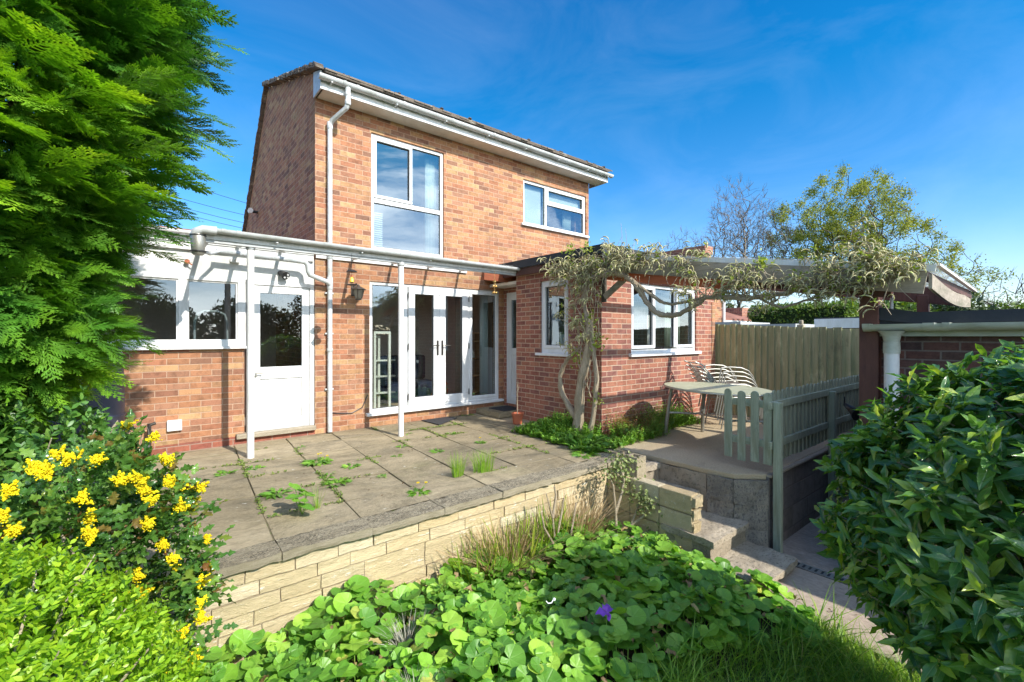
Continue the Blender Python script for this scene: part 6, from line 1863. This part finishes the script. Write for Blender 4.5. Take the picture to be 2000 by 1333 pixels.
# twigs and drooping flower buds
clusters = [((4.72,4.64,2.36),.20,30),((4.70,4.80,2.28),.14,16),((4.72,4.50,2.12),.24,40),((4.72,4.153,2.42),.22,44),((4.72,4.062,2.20),.26,56),((4.70,4.22,1.86),.20,26),((4.70,4.45,1.50),.22,20),((4.70,4.15,1.45),.16,18),
    ((4.72,4.55,1.28),.10,10),((4.72,3.80,2.40),.22,44),((4.72,3.55,2.28),.24,46),((4.72,3.30,2.34),.18,20),((4.72,3.02,2.27),.20,16),((4.72,2.66,2.10),.20,20),((4.72,2.62,1.90),.16,14),((4.72,2.37,2.05),.18,12),((4.72,2.27,1.86),.16,12),
    ((4.72,2.08,2.04),.15,22),((4.72,1.87,1.95),.15,12),((4.72,1.60,1.88),.14,8),((4.72,1.40,1.98),.15,18),((4.70,1.21,2.00),.18,30),((4.70,1.10,2.04),.15,28),((4.70,1.00,1.96),.18,32),((4.70,.90,1.92),.14,22),((4.70,1.10,1.80),.18,22),
    ((4.72,1.45,1.77),.16,14),((4.72,1.9,1.74),.16,12)]
TC_V = []; TC_F = []
def T_catkin(n=7, droop=1.0, seed=0):
    """curved, drooping, scaly flower bud raceme"""
    rs = random.Random(seed); V = []; Fq = []
    P = []
    for i in range(n + 1):
        t = i / n; an = .9 - 2.3 * droop * t
        P.append(Vector((0, 0, 0)) if i == 0 else P[-1] + Vector((0, cos(an), sin(an))) / n)
    for i in range(n):
        p, q = P[i], P[i+1]; w = .050 * (sin(pi * (i + 1.2) / (n + 1.6))) + .016
        b0 = len(V)
        for pt, ww in ((p, w), (q, w * .85)):
            for k in range(4):
                a = k * pi / 2 + i * .7; V.append((pt.x + ww*cos(a), pt.y + ww*sin(a)*.55, pt.z + ww*sin(a)*.8))
        for k in range(4): Fq.append((b0 + k, b0 + (k+1) % 4, b0 + 4 + (k+1) % 4, b0 + 4 + k))
        for k in range(3):                                # loose scales
            a = rs.uniform(0, 6.28); c = p.lerp(q, rs.random()); o = Vector((cos(a), sin(a)*.5, sin(a)*.8)) * (w * 1.0); e = o * 1.5 + (q - p) * .7
            b1 = len(V); sd = Vector((-sin(a), cos(a)*.5, cos(a)*.8)) * .018
            V.extend([tuple(c + o*.4 - sd), tuple(c + o*.4 + sd), tuple(c + e + sd*.3), tuple(c + e - sd*.3)]); Fq.append((b1, b1+1, b1+2, b1+3))
    return np.array(V, float), np.array(Fq)
TCs = [T_catkin(7, 1.0, 1), T_catkin(7, 1.25, 2), T_catkin(6, .75, 3)]
allpts = np.array([tuple(p) for l in limbs for p in l] + [tuple(p) for p in tw_[8:]] )
r = np.random.default_rng(17); tips = []; twm = MB(); lvn = Leaves()
for (c, rad_, cnt) in clusters:
    k = int(cnt * .28) + 2
    q = np.array(c) + r.normal(0, 1, (k, 3)) * np.array([.055, rad_ * .62, rad_ * .48]); q[:, 0] = np.minimum(q[:, 0], 4.775)
    for e in q:
        i = np.argmin(np.linalg.norm(allpts - e, axis=1) + r.random(len(allpts)) * .12)
        s = allpts[i]; d = e - s; L_ = np.linalg.norm(d)
        if L_ > .75: continue
        mid = s + d * .5 + np.array([-.02, r.normal(0, .03), r.normal(.02, .04)]) * (1 + L_)
        twm.tube([tuple(s), tuple(mid), tuple(e)], [.0065, .0052, .0034], 4, cap=False)
        # side spurs
        for j in range(5):
            t = r.uniform(.3, 1); bp = mid + (e - mid) * t if t > .5 else s + (mid - s) * (t * 2)
            tp = bp + r.normal(0, .045, 3) + np.array([-.02, 0, .02]); tp[0] = min(tp[0], 4.785)
            twm.tube([tuple(bp), tuple(tp)], [.003, .002], 3, cap=False); tips.append(tp)
        tips.append(e)
twm.build('twig', m_twig, wi)
tips = np.array(tips); n = len(tips)
lv = Leaves()
for k in range(3):
    t = np.repeat(tips, 1 if k else 2, 0); m = len(t)
    a = r.uniform(0, 2*pi, m); d = np.stack([-.55 + .5*np.cos(a), np.sin(a), r.normal(.05, .25, m)], 1)
    keep = r.random(m) < .30
    lv.add(TCs[k], (t + r.normal(0, .012, t.shape))[keep], frames(d, np.array([[0, 0, 1.]] * m))[keep], r.uniform(.065, .135, m)[keep] * (1.15 if k == 0 else 1))
lv.build('flower_bud', lm_catkin, wi, smooth=True)
m = r.random(n) < .26; t = np.repeat(tips[m], 4, 0); ax = norm(r.normal(0, 1, t.shape) + np.array([-.3, 0, .6]))
lv = Leaves(); lv.add(TO, t, frames(ax, r.normal(size=t.shape)), r.uniform(.025, .05, len(t)))
for c in ((4.74,4.50,2.60),(4.74,4.20,2.60),(4.72,1.93,2.12),(4.70,4.02,.55),(4.70,4.1,1.65),(4.70,4.0,1.30),(4.70,4.35,1.05)):
    k = 46; q = np.array(c) + r.normal(0, .05, (k, 3)); lv.add(TO, q, frames(rand_dirs(k, r) + np.array([0, 0, .5]), r.normal(size=q.shape)), r.uniform(.03, .06, k))
lv.build('new_leaves', lm_newleaf, wi)
b = MB(); rs = random.Random(44)                         # thin whips hanging and standing clear
for k in range(26):
    y = rs.uniform(.8, 3.9); z = 1.80 + (y - .8) * .13
    e = Vector((4.70 + rs.uniform(-.05, .03), y + rs.uniform(-.12, .12), z - rs.uniform(.12, .32)))
    b.tube([(4.71, y, z), tuple(Vector((4.69, y, z)).lerp(e, .5) + Vector((-.03, rs.uniform(-.04, .04), 0))), tuple(e)], [.003, .0025, .0015], 4)
for y, z in ((3.62, 2.50), (3.55, 2.42), (2.1, 2.15)):
    b.tube([(4.71, y, z - .25), (4.71, y - .03, z + .15), (4.70, y - .02, z + .32)], [.004, .003, .002], 4)
b.build('whip', m_twig, wi)

# ================================================================== BEYOND THE GARDEN
def prisms(name, S, mat, parent):
    """S rows: x0 y0 z0 x1 y1 z1 r0 r1 -> three-sided branches in one mesh"""
    S = np.array(S); p, q = S[:, :3], S[:, 3:6]; d = norm(q - p)
    x = norm(np.cross(d, np.array([.31, .2, .93]))); y = np.cross(d, x)
    V = []
    for (c, rr_) in ((p, S[:, 6]), (q, S[:, 7])):
        for k in range(3):
            a = 2*pi*k/3; V.append(c + (x*cos(a) + y*sin(a)) * rr_[:, None])
    V = np.stack(V, 1).reshape(-1, 3); n = len(S); o = np.arange(n)[:, None] * 6
    F_ = np.concatenate([o + np.array([k, (k+1) % 3, 3 + (k+1) % 3, 3 + k]) for k in range(3)])
    return np_mesh(name, V, F_, mat, parent)

def crown_tree(base, crown, rad, n, seed, rmin=.014, fork=.35, leafy=0.):
    """branches grown towards points scattered through the crown; thickness follows the load carried"""
    r = np.random.default_rng(seed); base = np.array(base, float); crown = np.array(crown, float); rad = np.array(rad, float)
    top = base + (crown - base) * np.array([.9, .9, fork + .1]); N_ = []; par = []; dep = []
    for i in range(6):
        t = i / 5.; N_.append(base + (top - base) * t + r.normal(0, .06, 3) * (i > 0)); par.append(i - 1); dep.append(0.)
    d = norm(r.normal(size=(n, 3))); u = r.random(n) ** .42
    P = crown + d * rad * (u * lumpy(d, seed, .20, 1.6))[:, None]
    P = P[P[:, 2] > base[2] + 1.5]
    o = np.argsort(np.linalg.norm((P - top) / rad, axis=1)); P = P[o]
    A = np.zeros((n * 14 + 20, 3)); A[:6] = N_; D = np.zeros(len(A)); m = 6; par = list(par)
    axis_up = np.array([0, 0, .6])
    for q in P:
        v = q - A[3:m]; dist = np.linalg.norm(v, axis=1)
        back = np.maximum(0, -(v @ np.array([0, 0, 1.]))) * .6            # do not hang downwards
        j = 3 + int(np.argmin(dist + back + D[3:m] * .16))
        s = A[j].copy(); L_ = np.linalg.norm(q - s); k = max(1, min(8, int(L_ / .55)))
        bend = np.array([0, 0, -.10 * L_]) + r.normal(0, .05 * L_, 3)
        prev = j
        for i in range(1, k + 1):
            t = i / k; A[m] = s + (q - s) * t + bend * sin(pi * t) * .8 + (r.normal(0, .035, 3) if i < k else 0); D[m] = D[prev] + L_ / k
            par.append(prev); prev = m; m += 1
    load = np.ones(m)
    for i in range(m - 1, 0, -1):
        load[par[i]] += load[i] if i >= 1 else 0
    child = np.zeros(m, bool); child[[p for p in par if p >= 0]] = True
    R = rmin * load ** .42
    S = [(*A[par[i]], *A[i], min(R[par[i]], R[i] * 1.25) if i > 5 else R[par[i]], R[i]) for i in range(1, m)]
    return S, A[:m][~child], 5

def far_tree(label, base, crown, rad, n, seed, mat, leaf=None, nleaf=0, lsize=.3, fine=True, **kw):
    t = thing('bare_tree' if leaf is None else 'leafing_tree', label, 'tree', base, 'trees beyond the garden')
    S, T, nt_ = crown_tree(base, crown, rad, n, seed, **kw)
    r = np.random.default_rng(seed)
    prisms('trunk', S[:nt_], mat, t)
    tw = []
    for q in T:                                          # twig fans at the ends
        for j in range(5):
            d = norm(((q - np.array(crown)) / np.array(rad) * .9 + r.normal(0, .75, 3) + np.array([0, 0, .5]))[None])[0] * r.uniform(.35, .9)
            e = q + d * .55; f = q + d + r.normal(0, .08, 3); tw.append((*q, *e, .012, .010)); tw.append((*e, *f, .010, .006))
    prisms('crown', S[nt_:] + tw, mat, t)
    if leaf is not None:
        w = lumpy(norm((T - np.array(crown)) / np.array(rad)), seed + 3, .5, 2.6); w = np.clip(w - .55, .04, 1); w /= w.sum()
        i = r.choice(len(T), nleaf, p=w); pos = T[i] + r.normal(0, .26, (nleaf, 3))
        lv = Leaves(); lv.add(TO, pos, frames(rand_dirs(nleaf, r), rand_dirs(nleaf, r)), lsize * r.uniform(.6, 1.2, nleaf)); lv.build('leaves', leaf, t)
    return t
m_farbark = concrete('far_bark', (.13,.11,.09), (.22,.19,.155), None, 5, .95, .4)
far_tree('tall bare rounded tree behind the veranda, left of the leafing oak', (42.0, 19.0, -.8), (41.9, 19.0, 10.0), (3.0, 3.0, 5.0), 1150, 5, m_farbark, rmin=.009)
far_tree('slender bare tree between the tall bare tree and the oak', (44.2, 16.9, -.8), (44.4, 16.9, 8.6), (2.6, 2.6, 4.3), 620, 8, m_farbark, rmin=.009)
far_tree('small bare tree above the brick chimney', (41.0, 23.4, -.8), (41.0, 23.6, 8.0), (2.4, 2.4, 3.4), 380, 14, m_farbark, rmin=.008)
far_tree('smallest bare tree left of the brick chimney', (40.0, 26.0, -.8), (40.0, 26.2, 7.6), (1.9, 1.9, 2.7), 240, 15, m_farbark, rmin=.008)
far_tree('broad oak with young yellow-green leaves behind the veranda roof', (47.5, 12.8, -.8), (47.6, 12.6, 8.9), (5.6, 5.6, 5.9), 900, 22, m_darkbark, lm_oak, 44000, .17, fork=.22)
far_tree('lower leafing tree at the right of the oak, behind the veranda end', (50.0, 7.2, -.8), (50.0, 7.0, 5.6), (3.3, 3.3, 3.0), 220, 27, m_darkbark, lm_oak, 9000, .17, fork=.3)
far_tree('half bare bush with long leaning twigs above the dark garage edge', (27.3, 1.2, -.8), (27.3, 1.0, 1.9), (2.3, 2.3, 1.5), 160, 31, m_darkbark, lm_far, 2200, .08, rmin=.008)

m_darkcore = concrete('dark_core', (.018,.03,.010), (.05,.075,.02), None, 7, .95, .8)  # solid core added behind the leaves, coloured dark like their shaded inside
def hedge(label, cat, c, rad, n, size, mat, seed, group=None, name='hedge', box=False):
    t = thing(name, label, cat, (c[0], c[1], -.8), group)
    if box:
        r = np.random.default_rng(seed); u = r.uniform(-1, 1, (n, 3)); k = r.integers(0, 3, n); u[np.arange(n), k] = np.sign(u[np.arange(n), k]) * (1 - .10 * r.random(n))
        u[:, 2] += .05*np.sin(u[:, 0]*9); p = np.array(c) + u * np.array(rad); nn = norm(u * (np.abs(u) > .88) + .01)
    else: p, nn, r = shell(n, c, rad, seed, .7, 1.03, .16, zmin=-.8)
    lv = Leaves(); lv.add(TO, p, frames(norm(nn + r.normal(0, .7, p.shape)), nn + r.normal(0, .4, p.shape)), size * r.uniform(.7, 1.3, len(p)))
    lv.build('foliage', mat, t)
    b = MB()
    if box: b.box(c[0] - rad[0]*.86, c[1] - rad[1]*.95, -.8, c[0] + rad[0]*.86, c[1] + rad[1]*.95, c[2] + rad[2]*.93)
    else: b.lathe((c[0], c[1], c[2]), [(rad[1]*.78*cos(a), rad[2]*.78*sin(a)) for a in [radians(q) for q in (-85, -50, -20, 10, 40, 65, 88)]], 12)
    b.build('dark_core', m_darkcore, t)
    b = MB(); b.tube([(c[0], c[1], -.8), (c[0], c[1], c[2])], [.15, .08], 6); b.build('stem', m_darkbark, t)
    return t
hedge('neatly clipped yellow-green hedge behind the board fence', 'hedge', (20.2, 6.75, .85), (.62, 1.75, 1.72), 12000, .12, lm_far, 301, box=True)
hedge('dark evergreen bush between the extension corner and the clipped hedge', 'bush', (23.5, 12.6, 1.3), (1.6, 2.0, 2.3), 5000, .20, lm_fardark, 302, name='bush')
hedge('light green bush seen under the veranda beam, right of the clipped hedge', 'bush', (23.5, 4.6, 1.2), (1.4, 1.5, 2.0), 5000, .18, lm_far, 303, name='bush')
hedge('dark green bush seen under the veranda beam next to its far post', 'bush', (25.5, 3.2, 1.2), (1.4, 1.4, 1.9), 4500, .18, lm_fardark, 304, name='bush')
hedge('pale green low bush just above the garage roof edge', 'bush', (27.0, 1.4, 1.0), (1.8, 2.2, 1.75), 6000, .15, lm_far, 305, name='bush')
hedge('grey-green bush above the garage roof at the right edge of the picture', 'bush', (24.0, -.7, .9), (1.5, 1.5, 1.45), 4500, .15, lm_far, 306, name='bush')

# neighbouring roofs
nb = thing('neighbour_house', 'neighbouring brick house with dark tiled roof and solar panel behind the extension', 'house', (19, 16, -.8))
b = MB(); b.box(21, 20, -.8, 30, 27, 5.4); b.build('wall', m_brick_red, nb)
b = MB(); b.poly([(20.5, 19.4, 5.3), (20.5, 23.5, 7.6), (20.5, 27.6, 5.3), (20.5, 27.6, 5.15), (20.5, 23.5, 7.45), (20.5, 19.4, 5.15)], (10, 0, 0)); b.build('roof', m_tile, nb)
b = MB(); b.poly([(24.2, 20.6, 6.03), (24.2, 23.0, 7.38), (24.2, 22.95, 7.44), (24.2, 20.55, 6.10)], (4.5, 0, 0)); b.build('solar_panel', m_felt, nb)
nh = thing('neighbour_chimney_house', 'neighbouring brick building with a long red brick chimney seen over the veranda roof', 'building', (14, 9, -.8))
b = MB(); b.box(13.2, 7.75, -.8, 15.75, 12, 3.0); b.build('wall', m_brick, nh)
b = MB(); b.poly([(13.0, 7.5, 2.98), (15.9, 7.5, 2.98), (15.9, 12.1, 2.98), (13.0, 12.1, 2.98)], (0, 0, .12)); b.build('roof', m_tile, nh)
b = MB(); b.box(14.4, 7.66, 3.1, 14.86, 9.4, 4.12); b.box(14.36, 7.62, 4.12, 14.90, 9.44, 4.38); b.build('chimney', m_brick_red, nh)
b = MB(); b.tube([(15.82, 7.70, -.8), (15.82, 7.70, 2.95)], .05, 8); b.build('downpipe', m_upvc, nh)
n3 = thing('neighbour_extension', 'low neighbouring brick extension with white-trimmed flat roof beyond the fence', 'building', (22, 10, -.8))
b = MB(); b.box(21.8, 9.75, -.8, 24.3, 14, 2.72); b.build('wall', m_brick_red, n3)
b = MB(); b.poly([(19.0, 9.2, 2.05), (21.9, 9.2, 2.05), (21.9, 11.4, 2.75), (19.0, 11.4, 2.75)], (0, 0, .08)); b.build('tiled_roof', m_red_tile, n3)
b = MB(); b.box(18.9, 9.15, 1.92, 22.0, 9.2, 2.05); b.box(22.4, 8.95, 2.35, 24.6, 9.0, 2.52); b.box(22.35, 8.9, 2.521, 24.7, 9.9, 2.58); b.build('white_trim', m_upvc, n3)
b = MB(); b.box(22.5, 9.02, -.8, 24.4, 9.7, 2.34); b.build('porch_wall', m_brick_red, n3)
for x in (22.6, 23.3):
    b = MB(); b.box(x, 8.995, 1.3, x + .55, 9.015, 2.2); w = b.build('window', m_glass, n3)
b = MB(); b.box(22.42, 8.96, -.8, 22.5, 9.01, 2.35); b.build('white_post', m_upvc, n3)
for (nm, lb, bx, mt) in (('shed', 'pale teal flat-roofed shed just above the left end of the board fence', (13.2, 5.95, -.8, 15.2, 7.4, 1.80), m_greyboard),
                         ('shed', 'low teal shed roof above the middle of the board fence', (12.2, 4.2, -.8, 14.2, 5.45, 1.69), m_greyboard)):
    t = thing(nm, lb, 'shed', (bx[0], bx[1], -.8)); b = MB(); b.box(bx[0] + .1, bx[1] + .1, bx[2], bx[3] - .1, bx[4] - .1, bx[5] - .1); b.build('wall', m_picket, t)
    b = MB(); b.box(bx[0], bx[1], bx[5] - .10, bx[3], bx[4], bx[5]); b.build('roof', mt, t)
t = thing('neighbour_garage', 'neighbouring garage with a broad white roof board above the board fence', 'garage', (13.5, 3, -.8))
b = MB(); b.box(13.6, 1.0, -.8, 18, 4.15, 1.60); b.build('wall', m_brick_dark, t)
b = MB(); b.box(13.52, .9, 1.59, 13.56, 4.22, 1.83); b.build('roof_board', m_upvc, t)
b = MB(); b.box(13.57, .9, 1.70, 18, 4.22, 1.86); b.build('roof', m_felt, t)
t = thing('concrete_post', 'round-topped concrete fence post standing just above the board fence', 'post', (11.8, 3.95, -.8))
b = MB(); b.box(11.74, 3.88, -.8, 11.88, 4.02, 1.66); b.box(11.77, 3.91, 1.66, 11.85, 3.99, 1.76); b.build('post', m_step, t, bevel=.015)

# overhead wires behind the gable
ws = [((-6, 52, 18.2), (22, 47, 12.9)), ((-6, 52, 16.2), (22, 47, 12.6)), ((-6, 52, 15.4), (22, 47, 11.9)), ((-6, 52, 14.9), (22, 47, 11.3))]
labs = ['uppermost of the four overhead wires left of the gable', 'second overhead wire from the top left of the gable', 'third overhead wire from the top left of the gable', 'lowest of the four overhead wires left of the gable']
for (a, c), lb in zip(ws, labs):
    A_ = Vector(a); C_ = Vector(c); pts = [A_.lerp(C_, i / 12.) - Vector((0, 0, 1.6 * (1 - (2 * i / 12. - 1) ** 2))) for i in range(13)]
    b = MB(); b.tube(pts, .022, 5); tag(b.build('overhead_wire', m_black, None), lb, 'wire', 'overhead wires')

# the far side of the garden, which the windows mirror
rs = random.Random(77)
for k, (x, y, H) in enumerate(((-16, -22, 6.0), (-10.5, -23, 4.6), (-5, -21, 5.4), (.5, -24, 4.4), (5.5, -21, 4.0), (11, -23, 5.4), (17, -20, 5.0), (-22, -15, 6.0), (23, -14, 5.6))):
    names = ['broad', 'low', 'tall', 'rounded', 'small', 'spreading', 'dense', 'old', 'upright']
    hedge(f'{names[k]} dark green tree at the far end of the garden, mirrored in the windows', 'tree', (x, y, H * .42), (2.9, 2.4, H * .5), 5000, .24, lm_fardark, 400 + k, 'trees mirrored in the windows', 'garden_tree')
t = thing('back_fence', 'weathered board fence across the far end of the garden, mirrored in the glass', 'fence', (0, -13, -.8))
b = MB(); b.box(-20, -13.04, -.8, 20, -13, 1.0); b.build('panel', m_fence, t)
